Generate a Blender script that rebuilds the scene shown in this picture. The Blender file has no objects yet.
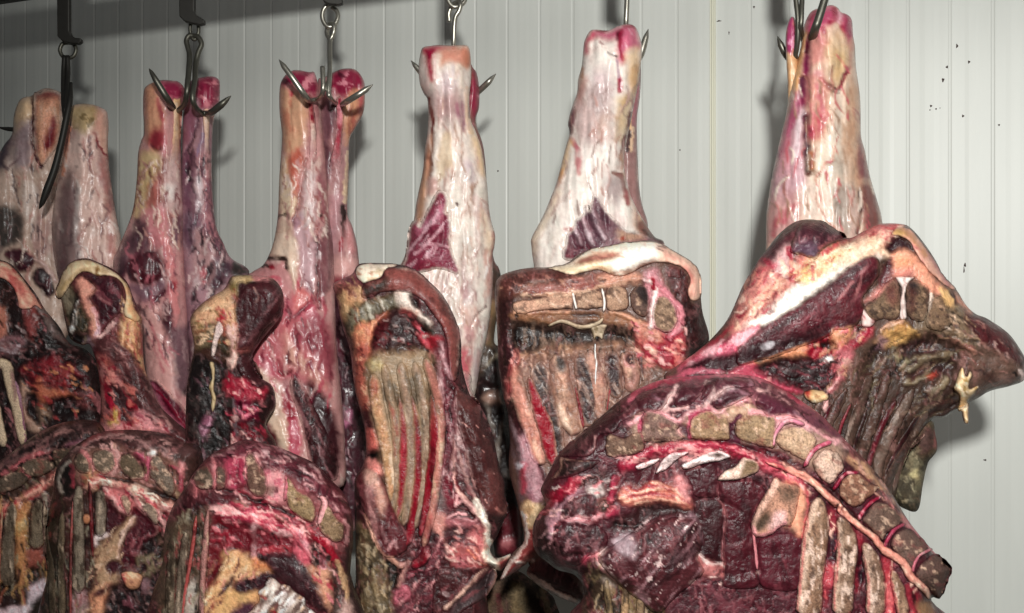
import bpy, math, random
import numpy as np

# ------------------------------------------------------------------ camera frame
FPX = 1100.0                 # focal length in pixels (image 1024 x 613)
CX, CY = 512.0, 350.0        # principal column, horizon row
YAW = math.radians(20.6)     # the lens looks 20.6 degrees to the left of the wall's normal
CAMH = 1.35                  # lens height above the floor
SN, CS = math.sin(YAW), math.cos(YAW)
FWD = np.array([-SN, CS, 0.0]); RGT = np.array([CS, SN, 0.0]); UPV = np.array([0, 0, 1.0])
CAM = np.array([0.0, 0.0, CAMH])
RAIL_Y = 2.26                # rail plane, metres in front of the lens along the wall normal
WALL_Y = 2.72

def pt(u, v, d):
    """a point seen at photo pixel (u, v), d metres away along the lens axis"""
    u = np.asarray(u, float); v = np.asarray(v, float); d = np.asarray(d, float)
    a = ((u - CX) / FPX * d)[..., None]; b = ((CY - v) / FPX * d)[..., None]
    return CAM + a * RGT + b * UPV + d[..., None] * FWD

def plane_depth(u, y):
    """lens-axis depth where the column u meets the vertical plane Y = y"""
    return y / (CS + (u - CX) / FPX * SN)

def rail_d(u):
    return plane_depth(u, RAIL_Y)

C = bpy.context.scene.collection
SCN = bpy.context.scene

# ------------------------------------------------------------------ colours (sRGB 0-255 -> linear)
def lin(c):
    c = np.asarray(c, float) / 255.0
    return np.where(c <= .04045, c / 12.92, ((c + .055) / 1.055) ** 2.4)

K = dict(
    bk=(34, 18, 20), mk=(60, 24, 28), md=(84, 30, 38), mr=(122, 44, 58), mp=(140, 70, 84), br=(178, 18, 48), bl=(120, 8, 26),
    pk=(206, 122, 128), lp=(228, 178, 172), ro=(214, 84, 98), ft=(238, 214, 172), wt=(246, 236, 222), yl=(206, 182, 118),
    og=(208, 142, 104), tn=(172, 140, 104), bn=(146, 120, 86), bd=(92, 72, 54), pu=(104, 76, 90), gy=(168, 150, 148),
    ol=(112, 102, 68), dk=(48, 34, 32), lv=(150, 120, 130), rb=(96, 58, 56), br2=(150, 40, 56), gr=(120, 104, 96))

def col(c):
    return lin(K[c] if isinstance(c, str) else c)

# ------------------------------------------------------------------ noise
_rs = np.random.RandomState(7)
_TAB = _rs.rand(256, 256)

def vnoise(x, y, seed=0):
    x = x + seed * 17.31; y = y + seed * 9.77
    xi = np.floor(x).astype(int); yi = np.floor(y).astype(int)
    fx = x - xi; fy = y - yi
    fx = fx * fx * (3 - 2 * fx); fy = fy * fy * (3 - 2 * fy)
    a = _TAB[xi & 255, yi & 255]; b = _TAB[(xi + 1) & 255, yi & 255]
    c = _TAB[xi & 255, (yi + 1) & 255]; d = _TAB[(xi + 1) & 255, (yi + 1) & 255]
    return (a * (1 - fx) + b * fx) * (1 - fy) + (c * (1 - fx) + d * fx) * fy

def fbm(x, y, seed=0, octv=4):
    s = 0; a = .5; t = 0
    for i in range(octv):
        s = s + a * vnoise(x, y, seed + i * 3); t += a; a *= .55; x = x * 2.03; y = y * 2.03
    return s / t * 2 - 1

# ------------------------------------------------------------------ 2-D shape helpers (photo-pixel measurements)
def P(s):
    return np.array([[float(q) for q in p.split(',')] for p in s.split()])

def T(x0, y0, w):
    k = w / 1022.0
    return lambda s: P(s) * k + np.array([x0, y0])

def smooth(p, closed=True, n=5):
    p = np.asarray(p, float); m = len(p)
    if m < 3: return p
    out = []
    for i in range(m if closed else m - 1):
        if closed:
            a, b, c, d = p[i - 1], p[i], p[(i + 1) % m], p[(i + 2) % m]
        else:
            b, c = p[i], p[i + 1]; a = p[i - 1] if i else 2 * b - c; d = p[i + 2] if i + 2 < m else 2 * c - b
        for k in range(n):
            t = k / n
            out.append(.5 * (2 * b + (c - a) * t + (2 * a - 5 * b + 4 * c - d) * t * t + (3 * b - a - 3 * c + d) * t ** 3))
    if not closed: out.append(p[-1])
    return np.array(out)

def seg_dist(X, Y, p, closed):
    """distance to a polyline, and the arc parameter (0..1) of the nearest point"""
    q = np.vstack([p, p[:1]]) if closed else p
    best = np.full(X.shape, 1e9); par = np.zeros(X.shape)
    L = np.r_[0, np.cumsum(np.hypot(*(q[1:] - q[:-1]).T))]; tot = max(L[-1], 1e-6)
    for i in range(len(q) - 1):
        a, b = q[i], q[i + 1]; e = b - a; l2 = e @ e
        if l2 < 1e-9: continue
        t = np.clip(((X - a[0]) * e[0] + (Y - a[1]) * e[1]) / l2, 0, 1)
        d = (X - a[0] - t * e[0]) ** 2 + (Y - a[1] - t * e[1]) ** 2
        m = d < best; best = np.where(m, d, best)
        par = np.where(m, (L[i] + t * math.sqrt(l2)) / tot, par)
    return np.sqrt(best), par

def inside(X, Y, p):
    r = np.zeros(X.shape, bool); q = np.vstack([p, p[:1]])
    for (x1, y1), (x2, y2) in zip(q[:-1], q[1:]):
        if y1 == y2: continue
        c = ((y1 > Y) != (y2 > Y)) & (X < (x2 - x1) * (Y - y1) / (y2 - y1) + x1)
        r ^= c
    return r

def sdf(X, Y, p):
    d, _ = seg_dist(X, Y, p, True)
    return np.where(inside(X, Y, p), d, -d)

def sstep(a, b, x):
    t = np.clip((x - a) / (b - a), 0, 1); return t * t * (3 - 2 * t)

def strip(pts, w, n=5):
    """outline of a band along a centre line; w one width or one per point"""
    pts = np.asarray(pts, float)
    c = smooth(pts, False, n)
    ww = np.interp(np.linspace(0, 1, len(c)), np.linspace(0, 1, np.size(w)), np.atleast_1d(w)) if np.size(w) > 1 else np.full(len(c), float(np.atleast_1d(w)[0]))
    uu = np.abs(2 * np.linspace(0, 1, len(c)) - 1); ww = ww * np.sqrt(np.clip(1 - (np.clip(uu - .86, 0, 1) / .15) ** 2, .12, 1))
    t = np.gradient(c, axis=0); t /= np.maximum(np.hypot(*t.T), 1e-6)[:, None]
    nn = np.c_[-t[:, 1], t[:, 0]]
    return np.vstack([c + nn * ww[:, None] / 2, (c - nn * ww[:, None] / 2)[::-1]])

# ------------------------------------------------------------------ features laid on a body
def R(p, c=None, soft=3, rel=0, a=1.0, dome=0, fib=None, raw=False):
    """a region: colour c, raised by rel, domed by dome (pixels of height); fib = (angle, strength, scale, colour)"""
    return ('R', p if raw else smooth(p), c, soft, rel, a, dome, fib)
def L(p, w, c=None, rel=0, a=1.0, soft=1.0, tap=(1, 1)):
    """a strand along a centre line"""
    return ('L', smooth(p, False), np.atleast_1d(np.asarray(w, float)), c, soft, rel, a, tap)
def M(c, scale=10, ang=0, st=1, thr=.1, sharp=.3, a=.7, reg=None, seed=1, rel=0):
    """mottling by noise, streaked along ang (degrees) by st, inside reg when given"""
    return ('M', c, scale, ang, st, thr, sharp, a, None if reg is None else smooth(reg), seed, rel)
def LS(lst, w, c, rel=0, a=1.0, soft=1.0, tap=(1, 1)):
    return [L(p, w, c, rel, a, soft, tap) for p in lst]

def fibres(poly, n, ang, ln, w, cols, seed=1, spread=14, bend=.25, rel=.6, a=.85):
    """n loose strands of sinew, fat or clot strewn inside poly, lying along ang (degrees; a pair = from the first point's end to the far end)"""
    rg = random.Random(seed); lo = poly.min(0); hi = poly.max(0); out = []; tries = 0
    ps = smooth(poly)
    while len(out) < n and tries < n * 30:
        tries += 1
        c = np.array([rg.uniform(lo[0], hi[0]), rg.uniform(lo[1], hi[1])])
        if not inside(np.array([c[0]]), np.array([c[1]]), ps)[0]: continue
        an = ang if not isinstance(ang, tuple) else ang[0] + (ang[1] - ang[0]) * (c[0] - lo[0]) / max(hi[0] - lo[0], 1)
        t = math.radians(an + rg.gauss(0, spread)); l = ln * rg.uniform(.5, 1.4); d = np.array([math.cos(t), math.sin(t)]); nn = np.array([-d[1], d[0]])
        b = rg.gauss(0, bend) * l * .5
        pts = np.array([c - d * l / 2, c - d * l / 6 + nn * b, c + d * l / 6 + nn * b * rg.uniform(.3, 1.2), c + d * l / 2])
        cc = cols[rg.randrange(len(cols))]; br_ = sum(col(cc)) > .6
        out.append(L(pts, w * rg.uniform(.5, 1.5), cc, rel if br_ else -rel, a, 1.0, (0, 0)))
    return out

def rot(X, Y, ang, st):
    t = math.radians(ang); c, s = math.cos(t), math.sin(t)
    return (X * c + Y * s) / st, -X * s + Y * c

def paint(X, Y, base, feats, seed, warp):
    n = X.shape
    colr = np.empty(n + (3,)); colr[:] = col(base); rel = np.zeros(n)
    WX = X + warp * fbm(X / 10, Y / 10, seed + 41, 4); WY = Y + warp * fbm(X / 10, Y / 10, seed + 57, 4)
    WX = WX + .55 * warp * fbm(X / 3.2, Y / 3.2, seed + 43, 2); WY = WY + .55 * warp * fbm(X / 3.2, Y / 3.2, seed + 59, 2)
    for f in feats:
        if f[0] == 'M':
            _, c, scale, ang, st, thr, sharp, a, reg, sd, rl = f
            xr, yr = rot(WX, WY, ang, st)
            m = sstep(thr, thr + sharp, fbm(xr / scale, yr / scale, seed + sd * 13, 4)) * a
            if reg is not None: m = m * sstep(-3, 3, sdf(WX, WY, reg))
            if c is not None: colr += (col(c) - colr) * m[..., None]
            rel += rl * m; continue
        p = f[1]; pad = (f[3] * 1.5 + 3) if f[0] == 'R' else (f[2].max() / 2 + f[4] + 4)
        lo = p.min(0) - pad - warp; hi = p.max(0) + pad + warp
        k = np.where((WX >= lo[0]) & (WX <= hi[0]) & (WY >= lo[1]) & (WY <= hi[1]))
        if not len(k[0]): continue
        x, y = WX[k], WY[k]
        if f[0] == 'R':
            _, p, c, soft, rl, a, dome, fib = f
            s = sdf(x, y, p) + np.minimum(1.6, soft * .3) * fbm(x / 4.5, y / 4.5, seed + 27, 2); soft = soft * 1.5; m = sstep(-soft / 2, soft / 2, s)
            rel[k] += rl * m
            if dome:
                Rr = max(s.max(), 1.0); q = np.clip(s / Rr, 0, 1); rel[k] += dome * np.sqrt(np.clip(1 - (1 - q) ** 2, 0, 1))
            if c is not None:
                cc = np.broadcast_to(col(c), x.shape + (3,)).copy()
                if fib:
                    xr, yr = rot(x, y, fib[0], 7); z = fbm(xr / fib[2], yr / fib[2], seed + 5, 3)
                    if len(fib) > 3: cc += (col(fib[3]) - cc) * (sstep(-.1, .5, z) * fib[1])[:, None]
                    else: cc *= (1 + fib[1] * z)[:, None]
                    rel[k] += m * z * fib[1] * .8
                colr[k] += (cc - colr[k]) * (m * a)[:, None]
        else:
            _, p, w, c, soft, rl, a, tap = f
            d, t = seg_dist(x, y, p, False)
            ww = np.interp(t, np.linspace(0, 1, len(w)), w) if len(w) > 1 else w[0]
            ww = ww * (np.minimum(1, (t + .02) / .25) if tap[0] == 0 else 1) * (np.minimum(1, (1.02 - t) / .25) if tap[1] == 0 else 1)
            ln = np.hypot(*np.diff(p, axis=0).T).sum()
            ww = ww * (.6 + .8 * vnoise(t * ln / 9, t * 0 + p[0, 0], seed + 3))
            m = 1 - sstep(ww / 2 - soft * .5, ww / 2 + soft, d)
            m = m * (.5 + .5 * sstep(-.45, .1, fbm(x / 8, y / 8, seed + 29, 3)))
            m = np.where(ww < .3, m * ww / .3, m)
            rel[k] += rl * np.sqrt(np.clip(1 - (d / (ww / 2 + soft)) ** 2, 0, 1))
            if c is not None: colr[k] += (col(c) - colr[k]) * (m * a)[:, None]
    return colr, rel

# ------------------------------------------------------------------ bodies
STEP = 1.45

class Body: pass

def mesh_obj(name, verts, faces, mat, parent=None, cols=None, loc=None, smooth_=True):
    verts = np.asarray(verts, float)
    loc = verts.mean(0) if loc is None else np.asarray(loc, float)
    me = bpy.data.meshes.new(name)
    if isinstance(faces, np.ndarray):
        me.vertices.add(len(verts)); me.vertices.foreach_set('co', (verts - loc).ravel())
        k = faces.shape[1]
        me.loops.add(faces.size); me.loops.foreach_set('vertex_index', faces.ravel().astype(np.int32))
        me.polygons.add(len(faces)); me.polygons.foreach_set('loop_start', np.arange(0, faces.size, k, dtype=np.int32))
        me.update(calc_edges=True)
    else:
        me.from_pydata([tuple(v) for v in verts - loc], [], faces); me.update()
    if cols is not None:
        at = me.color_attributes.new('Col', 'FLOAT_COLOR', 'POINT')
        at.data.foreach_set('color', np.c_[cols, np.ones(len(cols))].ravel().astype(np.float32))
    if smooth_: me.polygons.foreach_set('use_smooth', np.ones(len(me.polygons), bool))
    me.materials.append(mat)
    o = bpy.data.objects.new(name, me); C.objects.link(o)
    o.location = loc
    if parent is not None:
        o.parent = parent; pl = np.array(parent['_w'])
        o.location = loc - pl
    o['_w'] = [float(q) for q in loc]
    return o

def tag(o, label=None, cat=None, group=None, kind=None):
    if label: o['label'] = label
    if cat: o['category'] = cat
    if group: o['group'] = group
    if kind: o['kind'] = kind
    return o

def body(name, outline, d, t, Rr, base, feats=(), mat='flesh', parent=None, on=None, lift=0.0, sink=.012, back=.8, gain=1.0,
         warp=2.4, seed=0, step=None, tilt=(0, 0), rough=.6, mot=.2, raw=False, ang=90, pw=.5, blend=0, fray=0, det=1.0, con=.36, hue=.7, ridge=0, fade=None, bl=.45):
    """a closed solid: its outline as measured, swelling towards the viewer by t metres over Rr pixels and a little less behind;
    on = a Body whose front skin it lies on (a part), else d = depth of its middle"""
    st = step or STEP
    p = np.asarray(outline, float) if raw else smooth(outline)
    lo, hi = p.min(0) - st * 2, p.max(0) + st * 2
    xs = np.arange(lo[0], hi[0] + st, st); ys = np.arange(lo[1], hi[1] + st, st)
    X, Y = np.meshgrid(xs, ys)
    s = sdf(X, Y, p)
    sm_ = float(s.max()); blend = min(blend, sm_ * bl); fray = min(fray, sm_ * .22)
    if fray: s = s + fray * (fbm(X / 5, Y / 5, seed + 91, 3) + .6 * fbm(X / 14, Y / 14, seed + 93, 2))
    ins = s > 0
    cell = ins[:-1, :-1] | ins[1:, :-1] | ins[:-1, 1:] | ins[1:, 1:]
    used = np.zeros(X.shape, bool)
    used[:-1, :-1] |= cell; used[1:, :-1] |= cell; used[:-1, 1:] |= cell; used[1:, 1:] |= cell
    # rim vertices slide onto the outline
    gy, gx = np.gradient(s, st); g2 = np.maximum(gx * gx + gy * gy, .2)
    rim = used & ~ins
    X = np.where(rim, X - s * gx / g2, X); Y = np.where(rim, Y - s * gy / g2, Y)
    s = np.where(rim, 0, s)
    q = np.clip(s / Rr, 0, 1)
    h = t * np.power(np.clip(1 - (1 - q) ** 2, 0, 1), pw)
    flat = [f for g in feats for f in (g if isinstance(g, list) else [g])]
    colr, rel = paint(X, Y, base, flat, seed, warp)
    if on is not None: D0 = on.sample(X, Y) - lift
    else: D0 = d + tilt[0] * (X - p[:, 0].mean()) / 100 + tilt[1] * (Y - p[:, 1].mean()) / 100
    px = D0 / FPX
    edge = sstep(0, min(6.0, Rr), s)
    xr, yr = rot(X, Y, ang, 4)
    z1 = fbm(X / 14, Y / 14, seed + 71, 4); z2 = fbm(xr / 3.0, yr / 3.0, seed + 73, 3)
    rel = rel + rough * (1.6 * z1 + .7 * z2)
    z3 = fbm(X / 2.2, Y / 2.2, seed + 79, 2); z4 = fbm(X / 7, Y / 7, seed + 83, 3)
    if ridge:
        xq, yq = rot(X + 3 * fbm(X / 30, Y / 30, seed + 7, 2), Y, ang, 8); rel = rel + ridge * (1 - .75 * sstep(235, 285, Y)) * fbm(xq / 11, yq / 11, seed + 75, 3)
    kf = 1.0
    if fade: kf = 1 - sstep(fade[0], fade[1], Y); h = h * kf; rel = rel * kf
    lum = colr.mean(2)
    if det:
        # sinew, marbling and clots: bright threads on dark meat, dark threads on fat
        qx = X + 5 * fbm(X / 16, Y / 16, seed + 101, 3); qy = Y + 5 * fbm(X / 16, Y / 16, seed + 103, 3)
        gx1, gy1 = rot(qx, qy, ang + 25 * math.sin(seed), 2.2)
        r1 = 1 - np.abs(fbm(gx1 / 11, gy1 / 11, seed + 105, 3)) * 3.2; r2 = 1 - np.abs(fbm(gx1 / 5.5, gy1 / 5.5, seed + 107, 2)) * 3.0
        k1 = sstep(.62, .98, r1) * sstep(-.15, .35, fbm(X / 22, Y / 22, seed + 109, 2)); k2 = sstep(.6, .98, r2) * sstep(-.05, .4, fbm(X / 17, Y / 17, seed + 111, 2))
        kk_ = np.clip(k1 + .7 * k2, 0, 1); dark = 1 - sstep(.05, .2, lum)
        lt = (colr * 1.2 + np.array([.20, .085, .085])); dt = colr * np.array([.58, .34, .36])
        colr = colr + ((lt * dark[..., None] + dt * (1 - dark[..., None])) - colr) * (kk_ * det * (.45 + .35 * dark))[..., None]
        rel = rel + kk_ * det * .7 * (2 * dark - 1)
        r3 = 1 - np.abs(fbm(gx1 / 8 + 31, gy1 / 8, seed + 115, 3)) * 3.0
        k3 = sstep(.6, .98, r3) * sstep(-.1, .4, fbm(X / 19, Y / 19, seed + 117, 2))
        colr = colr * (1 - .6 * det * k3[..., None] * dark[..., None]); rel = rel - k3 * det * dark  # darker threads in dark meat, crevice shade partly put into the colour
    lum = colr.mean(2)
    colr = colr * (np.power(np.maximum(lum, 1e-4), con) * (1 + .7 * con))[..., None]
    colr = colr * (1 + mot * 1.2 * z1 + mot * 1.2 * z2 + mot * .8 * z3)[..., None] * gain ** .8
    colr = colr * (1 + mot * hue * z4[..., None] * np.array([-.2, .75, .7]))          # fat and blood vary the hue
    if mat == 'bone': colr = colr * np.array([1.06, .97, 1.06])
    yv = np.maximum(0, np.minimum(colr[..., 0], colr[..., 1]) - colr[..., 2]); rg = colr[..., 0] / np.maximum(colr[..., 1], 1e-4)
    yk = 1 - sstep(1.05, 1.75, rg)
    colr = colr + np.stack([yv * 0, -.12 * yv * yk, .32 * yv * yk], -1)      # tallow greys rather than greens
    mx_ = colr.max(2); sat = 1 - colr.min(2) / np.maximum(mx_, 1e-4)
    colr = colr * (1 - .34 * sstep(.8, .985, sat) * sstep(.12, .45, mx_))[..., None]
    if on is not None and blend:
        k_ = (sstep(0, blend, s) * kf)[..., None]; colr = on.csample(X, Y) * (1 - k_) + colr * k_
    colr = np.clip(colr, .002, .92)
    Df = D0 - h - rel * px * edge
    Db = D0 + (h * back if on is None else (sink * sstep(0, 2.5, s)))
    idx = np.full(X.shape, -1); kk = used.ravel().nonzero()[0]; idx.ravel()[kk] = np.arange(len(kk))
    n = len(kk)
    fx, fy, fd, bd = X.ravel()[kk], Y.ravel()[kk], Df.ravel()[kk], Db.ravel()[kk]
    front = pt(fx, fy, fd)
    dm = float(D0.ravel()[kk].mean())
    bk = pt(fx, fy, D0.ravel()[kk]) + (bd - D0.ravel()[kk])[:, None] * FWD   # behind the rim straight back
    isr = (s.ravel()[kk] <= 0)
    bidx = np.where(isr, np.arange(n), -1); nb = (~isr).sum(); bidx[~isr] = n + np.arange(nb)
    verts = np.vstack([front, bk[~isr]])
    c = np.argwhere(cell)
    a0 = idx[c[:, 0], c[:, 1]]; a1 = idx[c[:, 0], c[:, 1] + 1]; a2 = idx[c[:, 0] + 1, c[:, 1] + 1]; a3 = idx[c[:, 0] + 1, c[:, 1]]
    F1 = np.c_[a0, a3, a2, a1]; F2 = np.c_[bidx[a0], bidx[a1], bidx[a2], bidx[a3]]
    allrim = isr[a0] & isr[a1] & isr[a2] & isr[a3]
    faces = np.vstack([F1[~allrim], F2[~allrim]])
    cc = colr.reshape(-1, 3)[kk]
    cols = np.vstack([cc, cc[~isr]])
    b = Body()
    b.o = mesh_obj(name, verts, faces, MAT[mat], parent, cols)
    b.lo, b.st, b.D = lo, st, np.where(used, Df, np.nan)
    b.d0 = d
    fillv = np.nanmean(b.D); b.D = np.where(np.isnan(b.D), fillv, b.D)
    def sample(x, y):
        i = np.clip((y - b.lo[1]) / b.st, 0, b.D.shape[0] - 1.001); j = np.clip((x - b.lo[0]) / b.st, 0, b.D.shape[1] - 1.001)
        i0 = i.astype(int); j0 = j.astype(int); fi = i - i0; fj = j - j0
        return (b.D[i0, j0] * (1 - fi) + b.D[i0 + 1, j0] * fi) * (1 - fj) + (b.D[i0, j0 + 1] * (1 - fi) + b.D[i0 + 1, j0 + 1] * fi) * fj
    b.sample = sample; b.gain = gain
    wgt = used[..., None].astype(float); mc = (colr * wgt).sum((0, 1)) / max(wgt.sum(), 1)
    b.C = np.where(used[..., None], colr, mc)
    def csample(x, y):
        i = np.clip(np.rint((y - b.lo[1]) / b.st), 0, b.D.shape[0] - 1).astype(int); j = np.clip(np.rint((x - b.lo[0]) / b.st), 0, b.D.shape[1] - 1).astype(int)
        return b.C[i, j]
    b.csample = csample
    return b

def part(par, name, outline, t, Rr, base, feats=(), mat='flesh', lift=0.0, sink=.012, **kw):
    """a piece lying on the front skin of body par"""
    kw.setdefault('gain', par.gain); kw.setdefault('parent', par.o); kw.setdefault('warp', 1.3)
    if mat == 'flesh': kw.setdefault('blend', 4.0); kw.setdefault('fray', 1.1); t *= .5; Rr *= 1.6
    elif mat == 'bone': kw.setdefault('det', .35); kw.setdefault('hue', .25); kw.setdefault('blend', 2.6); kw.setdefault('fray', .9); t *= .5; Rr *= 1.3
    else: kw.setdefault('det', .5); kw.setdefault('hue', .5); kw.setdefault('blend', 1.6); kw.setdefault('fray', .8); t *= .75; Rr *= 1.2
    kw.setdefault('seed', 1)
    return body(name, outline, None, t, Rr, base, feats, mat, on=par, lift=lift * .6, sink=sink, **kw)

# ------------------------------------------------------------------ tubes (hooks, links)
def tube(paths, radii, n=10):
    """closed tubes along 3-D paths -> verts, faces"""
    V, F = [], []
    for path, rad in zip(paths, radii):
        path = np.asarray(path, float); m = len(path)
        rad = np.interp(np.linspace(0, 1, m), np.linspace(0, 1, np.size(rad)), np.atleast_1d(rad)) if np.size(rad) > 1 else np.full(m, rad)
        tg = np.gradient(path, axis=0); tg /= np.maximum(np.linalg.norm(tg, axis=1), 1e-9)[:, None]
        ref = np.array([.13, .9, .21]); b0 = len(V)
        nrm = np.cross(tg[0], ref); nrm /= np.linalg.norm(nrm)
        for i in range(m):
            nrm = nrm - tg[i] * (nrm @ tg[i]); nrm /= np.linalg.norm(nrm); bi = np.cross(tg[i], nrm)
            for k in range(n):
                a = 2 * math.pi * k / n
                V.append(path[i] + rad[i] * (math.cos(a) * nrm + math.sin(a) * bi))
        for i in range(m - 1):
            for k in range(n):
                k2 = (k + 1) % n
                F.append((b0 + i * n + k, b0 + i * n + k2, b0 + (i + 1) * n + k2, b0 + (i + 1) * n + k))
        F.append(tuple(b0 + k for k in range(n))[::-1]); F.append(tuple(b0 + (m - 1) * n + k for k in range(n)))
    return np.array(V), F

def smooth3(p, n=6):
    return smooth(np.asarray(p, float), False, n)

def box(cx, cy, cz, sx, sy, sz, b0=0):
    V = [(cx + i * sx / 2, cy + j * sy / 2, cz + k * sz / 2) for i in (-1, 1) for j in (-1, 1) for k in (-1, 1)]
    F = [(0, 1, 3, 2), (4, 6, 7, 5), (0, 4, 5, 1), (2, 3, 7, 6), (0, 2, 6, 4), (1, 5, 7, 3)]
    return V, [tuple(b0 + q for q in f) for f in F]

# ------------------------------------------------------------------ materials
MAT = {}
def newmat(name):
    m = bpy.data.materials.new(name); m.use_nodes = True
    return m, m.node_tree.nodes, m.node_tree.links, m.node_tree.nodes['Principled BSDF']

def flesh_mat(name, r0, r1, spec, bump, nscale, var, coat=0.0, sss=0.0):
    m, N, Lk, B = newmat(name)
    at = N.new('ShaderNodeAttribute'); at.attribute_name = 'Col'
    tc = N.new('ShaderNodeTexCoord')
    n1 = N.new('ShaderNodeTexNoise'); n1.inputs['Scale'].default_value = nscale; n1.inputs['Detail'].default_value = 5
    n2 = N.new('ShaderNodeTexNoise'); n2.inputs['Scale'].default_value = nscale * .28; n2.inputs['Detail'].default_value = 4
    Lk.new(tc.outputs['Object'], n1.inputs['Vector']); Lk.new(tc.outputs['Object'], n2.inputs['Vector'])
    mr = N.new('ShaderNodeMapRange'); mr.inputs[1].default_value = .3; mr.inputs[2].default_value = .7; mr.inputs[3].default_value = 1 - var; mr.inputs[4].default_value = 1 + var
    Lk.new(n1.outputs['Fac'], mr.inputs[0])
    mx = N.new('ShaderNodeVectorMath'); mx.operation = 'SCALE'
    Lk.new(at.outputs['Color'], mx.inputs[0]); Lk.new(mr.outputs[0], mx.inputs['Scale'])
    Lk.new(mx.outputs[0], B.inputs['Base Color'])
    rr = N.new('ShaderNodeMapRange'); rr.inputs[1].default_value = .35; rr.inputs[2].default_value = .65; rr.inputs[3].default_value = r0; rr.inputs[4].default_value = r1
    Lk.new(n2.outputs['Fac'], rr.inputs[0]); Lk.new(rr.outputs[0], B.inputs['Roughness'])
    B.inputs['Specular IOR Level'].default_value = spec
    if coat: B.inputs['Coat Weight'].default_value = coat; B.inputs['Coat Roughness'].default_value = .18
    ad = N.new('ShaderNodeMath'); ad.operation = 'ADD'
    Lk.new(n1.outputs['Fac'], ad.inputs[0]); Lk.new(n2.outputs['Fac'], ad.inputs[1])
    bp = N.new('ShaderNodeBump'); bp.inputs['Strength'].default_value = bump; bp.inputs['Distance'].default_value = .004
    Lk.new(ad.outputs[0], bp.inputs['Height']); Lk.new(bp.outputs[0], B.inputs['Normal'])
    MAT[name] = m

flesh_mat('flesh', .30, .60, .30, .45, 190, .22, coat=.04)
flesh_mat('skin', .26, .5, .4, .22, 120, .07, coat=.08)
flesh_mat('fat', .42, .62, .3, .3, 160, .1)
flesh_mat('bone', .6, .85, .25, .5, 330, .34)
flesh_mat('hide', .6, .85, .2, .5, 220, .3)

def metal(name, c, rough, met=1.0):
    m, N, Lk, B = newmat(name)
    tc = N.new('ShaderNodeTexCoord'); nz = N.new('ShaderNodeTexNoise'); nz.inputs['Scale'].default_value = 60; nz.inputs['Detail'].default_value = 5
    Lk.new(tc.outputs['Object'], nz.inputs['Vector'])
    cr = N.new('ShaderNodeMixRGB'); cr.inputs[1].default_value = (*lin(c), 1); cr.inputs[2].default_value = (*(lin(c) * .55), 1)
    Lk.new(nz.outputs['Fac'], cr.inputs[0]); Lk.new(cr.outputs[0], B.inputs['Base Color'])
    B.inputs['Metallic'].default_value = met; B.inputs['Roughness'].default_value = rough
    MAT[name] = m
metal('steel', (176, 172, 160), .34, .85)
metal('dull_steel', (110, 108, 98), .42, .8)
metal('dark_steel', (52, 50, 46), .5, .5)

# ------------------------------------------------------------------ the setting
def wall_x(u):
    m = (u - CX) / FPX
    return WALL_Y * (-SN + CS * m) / (CS + SN * m)

def wall_mat():
    m, N, Lk, B = newmat('panel')
    tc = N.new('ShaderNodeTexCoord')
    n1 = N.new('ShaderNodeTexNoise'); n1.inputs['Scale'].default_value = 2.2; n1.inputs['Detail'].default_value = 6
    mp = N.new('ShaderNodeMapping'); mp.inputs['Scale'].default_value = (5, 1, .5)
    Lk.new(tc.outputs['Object'], mp.inputs['Vector']); Lk.new(mp.outputs['Vector'], n1.inputs['Vector'])
    cr = N.new('ShaderNodeValToRGB')
    cr.color_ramp.elements[0].position = .35; cr.color_ramp.elements[0].color = (*lin((192, 194, 188)), 1)
    cr.color_ramp.elements[1].position = .65; cr.color_ramp.elements[1].color = (*lin((200, 202, 196)), 1)
    Lk.new(n1.outputs['Fac'], cr.inputs[0]); Lk.new(cr.outputs[0], B.inputs['Base Color'])
    B.inputs['Roughness'].default_value = .42; B.inputs['Specular IOR Level'].default_value = .35
    MAT['panel'] = m
wall_mat()

# micro-ribbed steel sandwich panel: narrow grooves every 9 cm, a shallow bead half way between
per = .0907; x0 = wall_x(713.0); JX = x0
prof = []
rr_ = random.Random(4)
for k in range(-38, 34):
    g = x0 + k * per
    w = .0012 + .0006 * rr_.random(); dp = .0013 + .0006 * rr_.random()
    prof += [(g - w - .003, 0), (g - w, dp * .85), (g + w, dp * .85), (g + w + .003, 0)]
    bd = g + per * (.5 + .06 * (rr_.random() - .5)); bw = .016 + .006 * rr_.random()
    prof += [(bd - bw, 0), (bd - bw * .45, -.0005), (bd + bw * .45, -.0005), (bd + bw, 0)]
zs = [0.0, 1.5, 3.0]
V = [(x, WALL_Y + y, z) for z in zs for x, y in prof]
nP = len(prof)
F = [(r * nP + i, r * nP + i + 1, (r + 1) * nP + i + 1, (r + 1) * nP + i) for r in range(2) for i in range(nP - 1)]
xa, xb = prof[0][0], prof[-1][0]
b0 = len(V); V += [(xa, WALL_Y + .08, 0), (xb, WALL_Y + .08, 0), (xb, WALL_Y + .08, 3), (xa, WALL_Y + .08, 3)]
F += [(b0 + 1, b0, b0 + 3, b0 + 2)]
wall = tag(mesh_obj('wall_back', V, F, MAT['panel'], loc=(0, WALL_Y, 0), smooth_=False), kind='structure')

m, N, Lk, B = newmat('sealant'); B.inputs['Base Color'].default_value = (*lin((206, 205, 186)), 1); B.inputs['Roughness'].default_value = .5; MAT['sealant'] = m
V, F = [], []
for dx, w, pr in ((-.0052, .0040, .0022), (.0052, .0040, .0022), (0, .0045, -.001)):
    v, f = box(JX + dx, WALL_Y - pr / 2, 1.5, w, abs(pr) + .004, 3.0, len(V)); V += v; F += f
tag(mesh_obj('trim_1', V, F, MAT['sealant'], loc=(JX, WALL_Y, 0), smooth_=False), kind='structure')

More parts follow.
